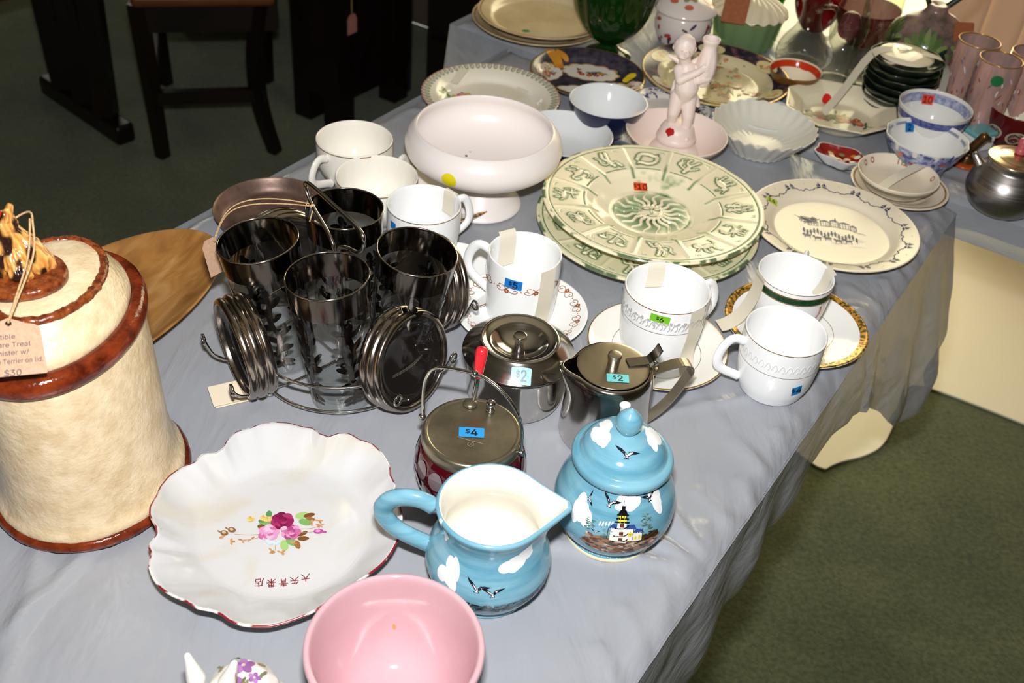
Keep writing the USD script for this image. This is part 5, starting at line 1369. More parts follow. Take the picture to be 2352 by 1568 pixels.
def plate(name, label, at_, R, h, well, m, cat_='plate', rz=0.0, fn=None, n=110, z=0.0, group=None, tilt=None, wh=0.004):
    t = thing(name, label, cat_, (*at_, T+z), rz, group, tilt)
    pp = plate_profile(R, h, well, wh=wh)
    put(t, 'dish', lathe(pp, n, 2, fn), m)
    return t, top_fn(pp)


# blue-bordered plate with a town scene
SA = (0.3902, 1.1749)
t, zf = plate('plate', 'cream plate with navy boat-scroll border and engraved town scene, yellow-green sticker', SA, 0.1078, 0.020, 0.072, china('cream_ware', (242, 231, 206), 0.24))
pol = []; navy = (22, 26, 84); ga = (44, 46, 70)
for k in range(13):
    a = 2*PI*k/13+0.12
    def bp(u, v):
        th_ = a+u/0.094
        return (0.094+v)*math.cos(th_), (0.094+v)*math.sin(th_)
    for dx in (-0.004, 0.0035):
        pol.append((Polygon([bp(dx-0.003, -.001), bp(dx+0.003, -.001), bp(dx+0.002, -.0035), bp(dx-0.002, -.0035)]), navy))
        pol.append((Polygon([bp(dx+0.0005, -.0005), bp(dx+0.0005, .007), bp(dx-0.003, .0005)]), navy))
        pol.append((Polygon([bp(dx+0.0010, -.0005), bp(dx+0.0012, .005), bp(dx+0.003, .0005)]), navy))
    w = 2*PI/13*0.094
    pol.append((stroke([bp(w*q, 0.001*math.sin(q*40)-0.003-0.006*math.sin((q-.12)/.76*PI)*(1 if abs(q-.5) > .08 else .55)) for q in np.linspace(.12, .88, 15)], 0.0011), navy))
    pol.append((circle(*bp(w*0.5, 0.004), 0.0007, 6), (170, 176, 200)))
m, c = decal(pol, up_map(zf), 0.004, 0.0003, 0.000002)
put(t, 'boat_border', m, painted('matt_print', 0.4, specular_ior_level=0.2), paint=c)
rg = random.Random(21); pol = []
def scribble(x, y, r, n, w=0.0005, c=ga):
    return [(stroke([(x+rg.gauss(0, r), y+rg.gauss(0, r*.7)) for _ in range(4)], w), c) for _ in range(n)]
pol += scribble(-.030, .020, .006, 22, .0006)+scribble(-.019, .023, .004, 12)
for x0, y0, w, h in [(-.012, .010, .012, .012), (.001, .011, .010, .015), (.012, .010, .014, .013), (.026, .008, .008, .010), (-.028, .008, .013, .009)]:
    pol += [(LineString([(x0, y0), (x0+w, y0), (x0+w, y0+h), (x0, y0+h), (x0, y0)]).buffer(.0003), ga), (Polygon([(x0-.001, y0+h), (x0+w/2, y0+h+.004), (x0+w+.001, y0+h)]), (110, 112, 130))]
    for i in range(4):
        for j in range(3):
            pol.append((sbox(x0+w*(i+.25)/4, y0+h*(j+.3)/3, x0+w*(i+.6)/4, y0+h*(j+.75)/3), ga))
    for i in range(6):
        pol.append((stroke([(x0+w*i/6, y0), (x0+w*i/6+.0008, y0+h)], .0002, False), (130, 130, 146)))
pol += [(stroke([(.008, .024), (.008, .033)], .0012, False), ga), (stroke([(.030, .006), (.044, .003)], .0008, False), ga)]
for i in range(16):
    x, y = -.034+.0044*i, -.006-.004*math.sin(i*1.3)-.0003*i
    pol += [(circle(x, y+.0042, .0011, 6), ga), (Polygon([(x-.0015, y-.004), (x+.0015, y-.004), (x+.001, y+.003), (x-.001, y+.003)]), (100, 102, 120)), (stroke([(x-.0024, y), (x+.0024, y+.001)], .0005, False), ga), (stroke([(x, y-.004), (x+.0008, y-.0075)], .0007, False), ga)]
for i in range(5):
    x, y = -.03+.013*i, -.018-.002*(i % 2)
    pol += [(ell(x, y, .0048, .0022, 8), (104, 106, 124)), (circle(x-.005, y+.002, .0015, 6), ga), (stroke([(x-.003, y-.002), (x-.0035, y-.006)], .0008, False), ga), (stroke([(x+.003, y-.002), (x+.0035, y-.006)], .0008, False), ga)]
for i in range(46):
    x, y = rg.uniform(-.038, .036), rg.uniform(-.030, -.002)
    pol.append((stroke([(x, y), (x+.004, y+rg.uniform(-.0008, .0008)), (x+.008, y)], .0003), (134, 136, 150)))
m, c = decal(pol, up_map(zf, (0.0, 0.002), -0.10), 0.006, 0.0002, 0.0000015)
put(t, 'town_scene', m, painted('matt_print', 0.4, specular_ior_level=0.2), paint=c)
sticker(t, '14', 0.0155, 0.0095, (178, 206, 52), up_map(zf, (-0.0715, 0.0480), -0.12))

# ---------------------------------------------------------------- dishes on the far half of the near table
flor = china('floral_ware', (236, 230, 214), 0.12)


def rim_print(zf, R, pol_fn, n, depth):
    """a motif repeated round a rim; motif plan: x along the rim, y outward"""
    out = []
    for k in range(n):
        out += pol_fn(k)
    return out


def rim_map(zf, R):
    def to(v, lift):
        th_ = v[:, 0]/R; r = R+v[:, 1]
        return np.c_[r*np.cos(th_), r*np.sin(th_), zf(r, 0*r)+lift]
    return to


FP = (-0.0660, 1.4250)
t, zf = plate('plate', 'cream floral plate with grey-green scale border, taped, behind the pedestal bowl', FP, 0.0995, 0.024, 0.066, flor, z=0.004, wh=0.005)
pol = []
for k in range(64):
    x = 2*PI*0.092*k/64
    pol += [(ell(x, 0.001, .0036, .0056), (150, 156, 132)), (ell(x, 0.001, .0024, .0042), (206, 200, 178)), (ell(x, 0.0065, .0042, .0022), (196, 156, 140))]
m, c = decal(pol, rim_map(zf, 0.092), 0.006, 0.0003, 0.000002)
put(t, 'scale_border', m, painted('glaze_print', 0.15), paint=c)
pol = sprig(-.047, .012, .024, 0.2, [(206, 96, 130), (222, 150, 150), (196, 176, 96)], [(110, 140, 88), (140, 156, 90)], 3, 7)+sprig(.038, -.002, .018, -.1, [(206, 120, 120), (200, 170, 120)], [(110, 140, 88)], 5, 5)+sprig(.012, .022, .010, 0, [(150, 160, 140)], [(110, 140, 98)], 6, 3)
m, c = decal(pol, up_map(zf), 0.004, 0.0004, 0.000002)
put(t, 'flower_sprays', m, painted('glaze_print', 0.15), paint=c)
for (x0, y0, x1, y1) in ((.012, .004, .046, .052), (-.062, .040, -.048, .075)):
    k_ = np.linspace(0, 1, 8)
    pp = np.c_[x0+(x1-x0)*k_, y0+(y1-y0)*k_, 0*k_]; pp[:, 2] = zf(pp[:, 0], pp[:, 1])+0.0012
    tape_strip(t, pp, 0.020, (y1-y0, x0-x1, 0))

# imari plate, dark blue with white cartouches
IP = (0.0740, 1.5440)
t, zf = plate('plate', 'dark blue and gold plate with white flower panels and yellow dot', IP, 0.0890, 0.022, 0.060, noisy('dark_blue_glaze', (42, 40, 56), (78, 70, 78), 90, 0.15), wh=0.005)
def fan(cx, cy, r, rot, sx=1.0, sy=0.62):
    return affinity.translate(affinity.rotate(affinity.scale(unary_union([circle(0.72*math.cos(a), 0.72*math.sin(a), .33, 8) for a in np.linspace(0, 2*PI, 12)]+[circle(0, 0, .8, 12)]), r*sx, r*sy, origin=(0, 0)), rot, origin=(0, 0)), cx, cy)
pol = []
for cx, cy, r, rot in ((0.006, 0.030, .042, -6), (-0.058, 0.010, .027, 60), (0.060, -0.022, .028, -40), (-0.012, -0.046, .038, 4)):
    pol += [(affinity.scale(fan(cx, cy, r, rot), 1.06, 1.08), (190, 150, 80)), (fan(cx, cy, r, rot), (240, 234, 222))]
    pol += sprig(cx, cy-0.002, r*.5, math.radians(rot), [(196, 70, 40), (50, 54, 110), (190, 130, 60)], [(60, 90, 70), (160, 70, 44)], int(r*1e4), 7)
pol += [(g, (206, 140, 50)) for g in (ell(-.052, .052, .022, .010, 130), ell(-.040, .062, .012, .006, 150))]
m, c = decal(pol, up_map(zf), 0.004, 0.0003, 0.000002)
put(t, 'flower_panels', m, painted('glaze_print', 0.15), paint=c)
flat_ring(t, 'gold_rim', zf, 0.0860, 0.0886, gold)
sticker(t, '', 0.020, 0.018, (238, 206, 20), up_map(zf, (0.066, 0.012), 0), True)

# the two white and navy bowls
navy_out = plain('navy_glaze', (24, 30, 66), 0.12)
whin = china('bluish_white', (226, 230, 232), 0.09)
def two_tone_bowl(label, at_, R, h, group=None, rz=0):
    t = thing('bowl', label, 'bowl', (*at_, T), rz, group)
    pr_ = [(0, 0.003), (R*0.42, 0.003), (R*0.43, 0), (R*0.48, 0), (R*0.5, 0.006), (R*0.72, h*0.38), (R*0.92, h*0.78), (R-0.0006, h-0.001), (R-0.0008, h+0.0002), (R-0.0022, h+0.0006), (R-0.0032, h-0.001), (R*0.88, h*0.78), (R*0.66, h*0.36), (R*0.4, 0.009), (0, 0.007)]
    put(t, 'outside', lathe(pr_[:9], 90), navy_out)
    put(t, 'inside', lathe([pr_[8]]+pr_[9:], 90), whin)
    return t, pr_
two_tone_bowl('navy bowl with white inside, further of two, by the cherub dish', (0.1010, 1.3900), 0.0560, 0.052)
two_tone_bowl('navy bowl with white inside, nearer of two, beside the pedestal bowl', (0.0425, 1.3080), 0.0670, 0.038)

# blue-printed plate behind the cherub
t, zf = plate('plate', 'small blue-printed plate with a red sticker, half hidden behind the cherub dish', (0.1960, 1.4700), 0.0630, 0.014, 0.040, china('blue_white', (226, 222, 218), 0.12))
rg = random.Random(12)
pol = [(ell(2*PI*.050*rg.random(), rg.uniform(-.008, .009), rg.uniform(.001, .003), rg.uniform(.001, .002), rg.uniform(0, 180)), [(70, 76, 120), (110, 112, 144)][i % 2]) for i in range(190)]
m, c = decal(pol, rim_map(zf, 0.050), 0.004, 0.0003, 0.000002)
put(t, 'blue_print', m, painted('glaze_print', 0.15), paint=c)
sticker(t, '', 0.022, 0.012, (222, 52, 30), up_map(zf, (0.0, -0.022), 0.1))
t = thing('salt_dish', 'small clear glass salt dish between the navy bowls and the cherub dish', 'dish', (0.1180, 1.3080, T))
put(t, 'dish', lathe([(0, 0), (0.012, 0), (0.016, 0.004), (0.020, 0.024), (0.0185, 0.025), (0.014, 0.008), (0, 0.006)], 40, 2, lambda a, r, z: (r*(1+0.05*np.cos(10*a)), z)), clear('salt_glass', (215, 220, 226)))

# ---------------------------------------------------------------- cherub standing in a bisque dish
CH_ = (0.1960, 1.3350)
bisq = plain('bisque_pink', (238, 220, 212), 0.45)
t = thing('cherub_dish', 'white bisque dish with a standing cherub figurine carrying a vase', 'figurine', (*CH_, T))
dp = [(0, 0.002), (0.030, 0.002), (0.031, 0), (0.036, 0), (0.038, 0.004), (0.052, 0.018), (0.066, 0.034), (0.0705, 0.041), (0.0700, 0.0430), (0.0680, 0.0425), (0.062, 0.035), (0.048, 0.020), (0.036, 0.0125), (0, 0.010)]
put(t, 'dish', lathe(dp, 90), bisq)
fig = put(t, 'pedestal', lathe([(0, 0.009), (0.036, 0.010), (0.033, 0.018), (0.0265, 0.026), (0.026, 0.030), (0.0275, 0.032), (0.0275, 0.037), (0.0255, 0.039), (0.023, 0.050), (0.017, 0.056), (0, 0.058)], 60), bisq)
V = lambda *a: np.array(a, float)
bones = [  # hips, belly, chest, neck
    (V(0.000, 0, 0.098), 0.0125, V(0.001, -0.004, 0.110), 0.0145), (V(0.001, -0.004, 0.110), 0.0145, V(-0.002, 0, 0.130), 0.0125), (V(-0.002, 0, 0.130), 0.0125, V(-0.006, -0.001, 0.142), 0.0065), (V(-0.006, -0.001, 0.142), 0.0065, V(-0.010, -0.005, 0.154), 0.0075),
    # legs
    (V(-0.0075, -0.001, 0.096), 0.0100, V(-0.0105, -0.006, 0.073), 0.0074), (V(-0.0105, -0.006, 0.073), 0.0074, V(-0.0100, 0.001, 0.053), 0.0050), (V(-0.0100, 0.000, 0.0525), 0.0046, V(-0.0130, -0.012, 0.050), 0.0036),
    (V(0.0070, 0.000, 0.096), 0.0100, V(0.0095, -0.008, 0.071), 0.0074), (V(0.0095, -0.008, 0.071), 0.0074, V(0.0105, -0.007, 0.046), 0.0050), (V(0.0105, -0.007, 0.0445), 0.0046, V(0.0115, -0.019, 0.0420), 0.0038),
    # arms: both reach to the viewer's right, round the vase
    (V(-0.0135, -0.002, 0.133), 0.0066, V(-0.0105, -0.014, 0.124), 0.0058), (V(-0.0105, -0.014, 0.124), 0.0058, V(0.0100, -0.016, 0.138), 0.0042), (V(0.0100, -0.016, 0.138), 0.0042, V(0.0165, -0.013, 0.142), 0.0040),
    (V(0.0085, 0.000, 0.134), 0.0062, V(0.0130, -0.010, 0.124), 0.0056), (V(0.0130, -0.010, 0.124), 0.0056, V(0.0255, -0.008, 0.127), 0.0042),
    # fingers on the vase
    (V(0.0165, -0.0145, 0.1445), 0.0016, V(0.0215, -0.0150, 0.1460), 0.0012), (V(0.0168, -0.0150, 0.142), 0.0016, V(0.0225, -0.0152, 0.143), 0.0012), (V(0.0165, -0.0150, 0.1395), 0.0016, V(0.0215, -0.0150, 0.1400), 0.0012), (V(0.0150, -0.0140, 0.145), 0.0016, V(0.0175, -0.0140, 0.1495), 0.0012),
    # drape behind the hips, wings
    (V(-0.013, 0.006, 0.105), 0.004, V(0.016, 0.004, 0.090), 0.004), (V(0.016, 0.004, 0.092), 0.005, V(0.0215, 0.002, 0.083), 0.0028), (V(-0.0135, 0.004, 0.112), 0.0038, V(-0.0155, 0.002, 0.097), 0.0030), (V(-0.012, 0.012, 0.138), 0.0040, V(-0.0280, 0.014, 0.144), 0.0018), (V(0.006, 0.012, 0.138), 0.0040, V(0.020, 0.018, 0.150), 0.0018)]
bones = [(a, ra*1.12, b, rb*1.12) for a, ra, b, rb in bones]
body = blobs(bones, 0.0019, 5, extra=[((-0.0115, -0.006, 0.1660), (0.0142, 0.0145, 0.0165), (0, 0, 0)), ((-0.0100, -0.0190, 0.1620), (0.0052, 0.0035, 0.0050), (0, 0, 0)), ((-0.0125, -0.0170, 0.1575), (0.0065, 0.0045, 0.0040), (0, 0, 0)), ((-0.0112, -0.0225, 0.1635), (0.0016, 0.0020, 0.0026), (0, 0, 0)), ((-0.0250, -0.004, 0.1640), (0.0022, 0.003, 0.0038), (0, 0, 0)), ((0.0020, -0.006, 0.1640), (0.0022, 0.003, 0.0038), (0, 0, 0))])
v = body.vertices
hd_ = (v[:, 2] > 0.166) & (v[:, 1] > -0.017)
body.vertices = v + body.vertex_normals*(0.0014*(meshkit.noise(v*260, 5)-0.3)*hd_)[:, None]
b_ = put(fig, 'cherub', body, bisq)
m = cat(ball((-0.0155, -0.0195, 0.1655), (0.0017, 0.0010, 0.0012), 2), ball((-0.0072, -0.0202, 0.1655), (0.0017, 0.0010, 0.0012), 2), ball((-0.0115, -0.0208, 0.1592), (0.0024, 0.0010, 0.0008), 2))
put(fig, 'face_features', m, plain('bisque_shade', (214, 180, 168), 0.5))
m = lathe([(0, 0.112), (0.006, 0.112), (0.0085, 0.118), (0.0128, 0.132), (0.0135, 0.146), (0.0105, 0.160), (0.0088, 0.166), (0.0092, 0.171), (0.0118, 0.1755), (0.0118, 0.1790), (0.0098, 0.1795), (0.0080, 0.176), (0, 0.170)], 50, 2, lambda a, r, z: (r*(1+0.03*np.cos(8*a)*(z < 0.158)), z)); m.apply_translation([0.0215, -0.001, 0])
put(fig, 'vase', m, bisq)
pf_ = lambda z: np.interp(z, [0.039, 0.050, 0.056], [0.0257, 0.0232, 0.0172])
m, c = decal([(unary_union([ell(-.0028, .0016, .0042, .0034, 30), ell(.0028, .0016, .0042, .0034, -30), Polygon([(-.0062, .0004), (.0062, .0004), (0, -.0056)])]), (178, 16, 18))], side_map(pf_, front(*CH_)-0.42, 0.0495, 0.024), 0.002, 0.0006)
put(fig, 'red_heart', m, painted('sticker_paper', 0.4), paint=c, label='red heart sticker on the pedestal')

# ---------------------------------------------------------------- the far table: shell dish, octagonal plate, bowls, saucers
SH = (0.3230, 1.3910)
shm = china('shell_white', (222, 220, 208), 0.14)
def shellfn(a, r, z):
    k = np.clip(r/0.08, 0, 1)**2
    d = (a+1.9+PI) % (2*PI)-PI
    return 0.93*r*(1+0.018*np.cos(26*a)*k)*(1+0.03*np.cos(a-0.5)*k), z+0.0022*np.cos(26*a)*k*(1+0.8*np.cos(d))*0.7
t = thing('shell_dish', 'white scallop-fluted shell dish with a small red sticker', 'dish', (*SH, T))
shp = [(0, 0.002), (0.038, 0.002), (0.039, 0), (0.045, 0), (0.048, 0.005), (0.064, 0.020), (0.077, 0.034), (0.0800, 0.038), (0.0798, 0.0395), (0.0780, 0.0392), (0.074, 0.0345), (0.060, 0.019), (0.040, 0.0085), (0, 0.006)]
put(t, 'dish', lathe(shp, 208, 2, shellfn), shm)
zf = top_fn(shp)
sticker(t, '', 0.0165, 0.008, (222, 44, 24), up_map(lambda x, y: zf(x, y)+0.0022, (-0.0200, -0.0200), 0), True)
t = thing('saucer', 'plain white saucer showing behind the shell dish', 'saucer', (0.3440, 1.4780, T))
put(t, 'dish', lathe(saucer_profile(0.0540, 0.014, 0.024), 70), whin)

OC = (0.4550, 1.4970)
def octfn(a, r, z):
    k = np.clip((r-0.045)/0.02, 0, 1)
    d = ((a-0.2) % (PI/4))-PI/8
    return r*(1+(math.cos(PI/8)/np.cos(d)-0.97)*k), z
t, zf = plate('plate', 'octagonal cream plate painted with birds, round red sticker', OC, 0.0855, 0.030, 0.052, china('warm_cream', (236, 226, 198), 0.08), fn=octfn, n=144, wh=0.006)
rg = random.Random(31)
pol = [(stroke([(-.045, .004), (-.02, .010), (.0, .004), (.03, -.012), (.05, -.022)], .0016), (110, 96, 64))]
pol += sprig(-.02, .006, .030, -.2, [(150, 150, 130), (196, 110, 84), (120, 130, 110)], [(110, 118, 80), (136, 130, 90)], 4, 8)+sprig(.018, -.004, .026, -.4, [(190, 84, 64), (206, 130, 110)], [(100, 112, 76)], 8, 7)
pol += [(ell(-.024, .004, .014, .005, -12), (140, 132, 110)), (ell(.014, -.004, .012, .005, -20), (170, 100, 80)), (leafp(-.012, .004, .018, .005, -20), (100, 100, 84)), (leafp(.0, .016, .012, .004, 80), (90, 104, 70))]
m, c = decal(pol, up_map(zf), 0.005, 0.0004, 0.000002)
put(t, 'bird_painting', m, painted('glaze_print', 0.15), paint=c)
sticker(t, '', 0.017, 0.019, (216, 32, 22), up_map(lambda x, y: zf(x, y)+0.0022, (-0.0080, 0.0500), 0), True)

def bowl_profile(R, h, foot=0.45, wall=0.003, belly=0.74):
    return [(0, 0.004), (R*foot, 0.004), (R*foot+0.0005, 0), (R*foot+0.004, 0), (R*foot+0.0055, 0.005), (R*belly, h*0.30), (R*(0.60+belly*0.43), h*0.68), (R-0.0006, h-0.001), (R-0.001, h), (R-wall*0.6, h+0.0005), (R-wall, h-0.001), (R*(0.60+belly*0.43)-wall, h*0.68), (R*belly-wall, h*0.31), (R*0.42, 0.0105), (0, 0.0085)]


def pattern(n, x1, y0, y1, cols, s, seed):
    rg = random.Random(seed)
    return [(ell(rg.uniform(0, x1), rg.uniform(y0, y1), s*rg.uniform(.4, 1.3), s*rg.uniform(.3, .8), rg.uniform(0, 180)), cols[rg.randrange(len(cols))]) for _ in range(n)]


# rear blue-banded bowl
BB = (0.5743, 1.4520); bp_ = bowl_profile(0.0530, 0.066, 0.42)
t = thing('bowl', 'white bowl with a blue band inside and out, orange sticker', 'bowl', (*BB, T))
put(t, 'bowl_body', lathe(bp_, 80), china('cool_white', (228, 228, 224), 0.1))
of_, if_ = outer_fn(bp_), inner_fn(bp_)
bband = noisy('blue_band', (52, 60, 128), (110, 116, 168), 220, 0.15)
ring_paint(t, 'blue_band', of_, 0.049, 0.060, bband)
ring_paint(t, 'blue_band', if_, 0.049, 0.062, noisy('pale_blue_band', (116, 124, 168), (186, 190, 208), 160, 0.15), -0.0003)
sticker(t, '10', 0.018, 0.014, (226, 62, 20), side_map(if_, front(*BB)+PI+0.30, 0.052, 0.050, inside=True))
# front scalloped bowl with blue flowers
BF = (0.5454, 1.3690); bf_ = bowl_profile(0.0575, 0.056, 0.34, 0.0035, 0.62)
t = thing('bowl', 'scalloped bowl covered outside in blue flowers, white inside, blue sticker', 'bowl', (*BF, T))
put(t, 'bowl_body', lathe(bf_, 144, 2, lambda a, r, z: (r*(1+0.016*np.cos(12*a)*np.clip((z-0.03)/0.03, 0, 1)), z)), china('cool_white'))
of_, if_ = outer_fn(bf_), inner_fn(bf_)
put(t, 'blue_ground', ring_mesh(lambda z: of_(z)*(1+0.0)+0.0002, 0.006, 0.0535, 0.0004), noisy('blue_sponge', (98, 106, 166), (190, 194, 216), 110, 0.15, lo=0.40, hi=0.60))
pol = pattern(170, 2*PI*.05, -.026, .024, [(62, 72, 140), (150, 158, 200), (84, 92, 156)], .0034, 5)+pattern(12, 2*PI*.05, -.022, .016, [(206, 110, 66), (196, 90, 60)], .0062, 6)+pattern(9, 2*PI*.05, -.018, .012, [(70, 150, 120), (90, 160, 130)], .006, 7)
m, c = decal(pol, side_map(of_, 0, 0.030, 0.05), 0.004, 0.0009, 0.000001)
put(t, 'blue_flowers', m, painted('glaze_print', 0.15), paint=c)
ring_paint(t, 'blue_line', if_, 0.0490, 0.0525, noisy('grey_line', (140, 146, 166), (168, 172, 184), 60, 0.15), -0.0004)
sticker(t, '2', 0.0155, 0.0125, (24, 110, 176), side_map(lambda z: if_(z)*0.975, front(*BF)+PI+0.62, 0.045, 0.054, inside=True))

# saucer with the shallow bowl taped onto it
SC = (0.5031, 1.3000)
warmw = china('hotel_ware', (234, 222, 200), 0.09)
t, zf = plate('saucer', 'cream saucer under the small taped restaurant bowl', SC, 0.0660, 0.016, 0.038, warmw, cat_='saucer')
flat_ring(t, 'brown_line', zf, 0.0600, 0.0622, noisy('brown_line', (140, 96, 56), (170, 124, 80), 60, 0.2))
db = [(0, 0.003), (0.034, 0.003), (0.035, 0), (0.039, 0), (0.041, 0.004), (0.050, 0.012), (0.0545, 0.0205), (0.0545, 0.0222), (0.0530, 0.0226), (0.0510, 0.0205), (0.046, 0.012), (0.036, 0.0072), (0, 0.0065)]
t = thing('bowl', 'small shallow bowl with brown letters inside, masking tape across it', 'bowl', (0.4955, 1.2960, T+0.0125))
put(t, 'bowl_body', lathe(db, 80), warmw)
dif = inner_fn([(0, 0)]+db[7:])
m, c = decal([(text_poly('DTU', 0.0085), (168, 104, 66))]+[(ell(x, 0, .0035, .0035).difference(ell(x, 0, .0022, .0022)), (150, 84, 50)) for x in (-.05, .05, .065, .09)], side_map(dif, front(*SC)+PI-0.1, 0.0165, 0.048, rot=PI, inside=True), 0.003, 0.0004)
put(t, 'brown_lettering', m, painted('glaze_print', 0.15), paint=c)
ring_paint(t, 'grey_band', outer_fn(db[:8]), 0.011, 0.017, plain('grey_green', (140, 136, 116), 0.2))
tape_strip(t, [(-0.030, -0.028, 0.0075), (-0.010, -0.010, 0.0150), (0.022, 0.016, 0.0215), (0.046, 0.034, 0.0235)], 0.014, (-0.6, 0.8, 0))

# small leaf dish
LD = (0.4350, 1.3650)
t = thing('leaf_dish', 'tiny leaf-shaped dish patterned in red, orange and white', 'dish', (*LD, T), -0.45)
lfn = lambda a, r, z: (r*(1+0.10*np.cos(5*a)+0.05*np.cos(2*a))*np.where(np.cos(a)**2 > 0, 1.0, 1.0), z)
ldp = [(0, 0.001), (0.018, 0), (0.022, 0.003), (0.033, 0.013), (0.0375, 0.0180), (0.0370, 0.0193), (0.0350, 0.0185), (0.028, 0.012), (0.018, 0.0075), (0, 0.0065)]
m = lathe(ldp, 100, 2, lfn); m.apply_scale([1.0, 0.66, 1.0])
put(t, 'dish', m, china('cool_white'))
pol = [(g, c) for g, c in ((circle(random.Random(k).uniform(-.025, .025), random.Random(k+50).uniform(-.02, .02), .0042, 8), [(232, 222, 206), (214, 130, 40), (120, 130, 90), (226, 206, 160), (160, 50, 30)][k % 5]) for k in range(26))]+[(ell(.006, -.022, .006, .004), (60, 130, 190))]
zl_ = top_fn(ldp)
m = lathe([(r, z+0.0005) for r, z in ldp[6:]], 100, 2, lfn); m.apply_scale([1.0, 0.66, 1.0])
put(t, 'red_ground', m, plain('iron_red', (140, 34, 24), 0.15))
def ldmap(v, lift):
    return np.c_[v[:, 0], v[:, 1]*0.66, zl_(v[:, 0], v[:, 1])+lift]
m, c = decal(pol, ldmap, 0.002, 0.0030, 0.00001)
put(t, 'red_pattern', m, painted('glaze_print', 0.15), paint=c)

# little aluminium pot with lid
AP = (0.6376, 1.2880)
alu = brushed('aluminium', (176, 170, 166), 0.34)
t = thing('pot', 'dull aluminium lidded pot with pink knob and yellow sticker', 'pot', (*AP, T))
put(t, 'pot_body', lathe([(0, 0.0), (0.030, 0.0), (0.040, 0.006), (0.0500, 0.022), (0.0515, 0.034), (0.0470, 0.050), (0.0380, 0.062), (0.0345, 0.066), (0.0355, 0.074), (0.0335, 0.0745), (0, 0.073)], 80), alu)
lid = put(t, 'lid', lathe([(0.030, 0.0735), (0.0370, 0.0740), (0.0375, 0.0760), (0.0350, 0.0775), (0.0270, 0.0785), (0.0240, 0.0800), (0.012, 0.0835), (0, 0.0845)], 70), brushed('aluminium_lid', (216, 196, 160), 0.22))
put(lid, 'knob', lathe([(0, 0.084), (0.0065, 0.084), (0.0078, 0.088), (0.0055, 0.093), (0.0065, 0.0965), (0.0070, 0.101), (0.005, 0.1055), (0, 0.1062)], 40), plain('pink_bakelite', (196, 92, 100), 0.3))
sticker(t, '6', 0.0150, 0.0150, (236, 204, 16), up_map(lambda x, y: np.interp(np.hypot(x, y), [0, 0.012, 0.024, 0.036], [0.0846, 0.0836, 0.0802, 0.0768]), (0.0135, -0.0165), 0), True)
m = blobs([((-0.034, 0.012, 0.050), 0.0085, (-0.046, 0.020, 0.066), 0.0048)], 0.003, 3)
put(t, 'spout', m, alu)

# red and black bowl at the right edge
RBp = (0.7105, 1.4860); rp = bowl_profile(0.0450, 0.058, 0.4)
t = thing('bowl', 'dark red patterned bowl at the right edge, yellow sticker inside', 'bowl', (*RBp, T))
put(t, 'bowl_body', lathe(rp[9:], 70), china('cream_inside', (232, 224, 202), 0.1))
put(t, 'outside', lathe(rp[:10], 70), plain('oxblood_glaze', (92, 18, 20), 0.12))
of_, if_ = outer_fn(rp), inner_fn(rp)
pol = []
for k in range(7):
    x = 2*PI*.04*k/7
    for s in (1.0, .8, .55):
        pol.append((ell(x, -.004, .015*s, .011*s, 20), {1.0: (196, 176, 150), .8: (44, 34, 40), .55: (120, 40, 36)}[s]))
    pol.append((stroke([(x-.008, -.006), (x, .0), (x+.008, -.006)], .0016), (190, 176, 150)))
m, c = decal(pol, side_map(of_, 0, 0.030, 0.04), 0.004, 0.0005, 0.000004)
put(t, 'scroll_pattern', m, painted('glaze_print', 0.15), paint=c)
sticker(t, '8', 0.0155, 0.0125, (232, 196, 14), side_map(if_, front(*RBp)+PI+0.25, 0.045, 0.042, inside=True))
# little brass bird and a turquoise box between the bowls
t = thing('brass_figurine', 'small dark brass bird figurine behind the blue-flowered bowl', 'figurine', (0.6260, 1.4080, T))
put(t, 'body', blobs([((0, 0, 0.004), 0.012, (0, 0, 0.010), 0.010), ((0, 0, 0.010), 0.006, (0.004, 0, 0.030), 0.0065), ((0.004, 0, 0.030), 0.0065, (0.012, -0.002, 0.046), 0.0065), ((0.012, -0.002, 0.046), 0.005, (0.020, -0.006, 0.046), 0.002), ((0.002, 0.002, 0.026), 0.006, (-0.016, 0.006, 0.018), 0.003)], 0.003, 4), noisy('dark_brass', (70, 50, 26), (140, 104, 56), 60, 0.3, 0.8))
put(t, 'base', lathe([(0, 0), (0.020, 0), (0.021, 0.003), (0.016, 0.005), (0, 0.005)], 40), plain('orange_enamel', (176, 78, 30), 0.25))
t = thing('trinket_box', 'small white and turquoise trinket box behind the brass bird', 'box', (0.6560, 1.4650, T), 0.5)
put(t, 'box_body', rbox(0.040, 0.030, 0.022, 0.003).apply_translation([0, 0, 0.011]), china('cool_white'), 40)
put(t, 'lid', rbox(0.042, 0.032, 0.008, 0.003).apply_translation([0, 0, 0.026]), plain('turquoise', (110, 176, 178), 0.25), 40)

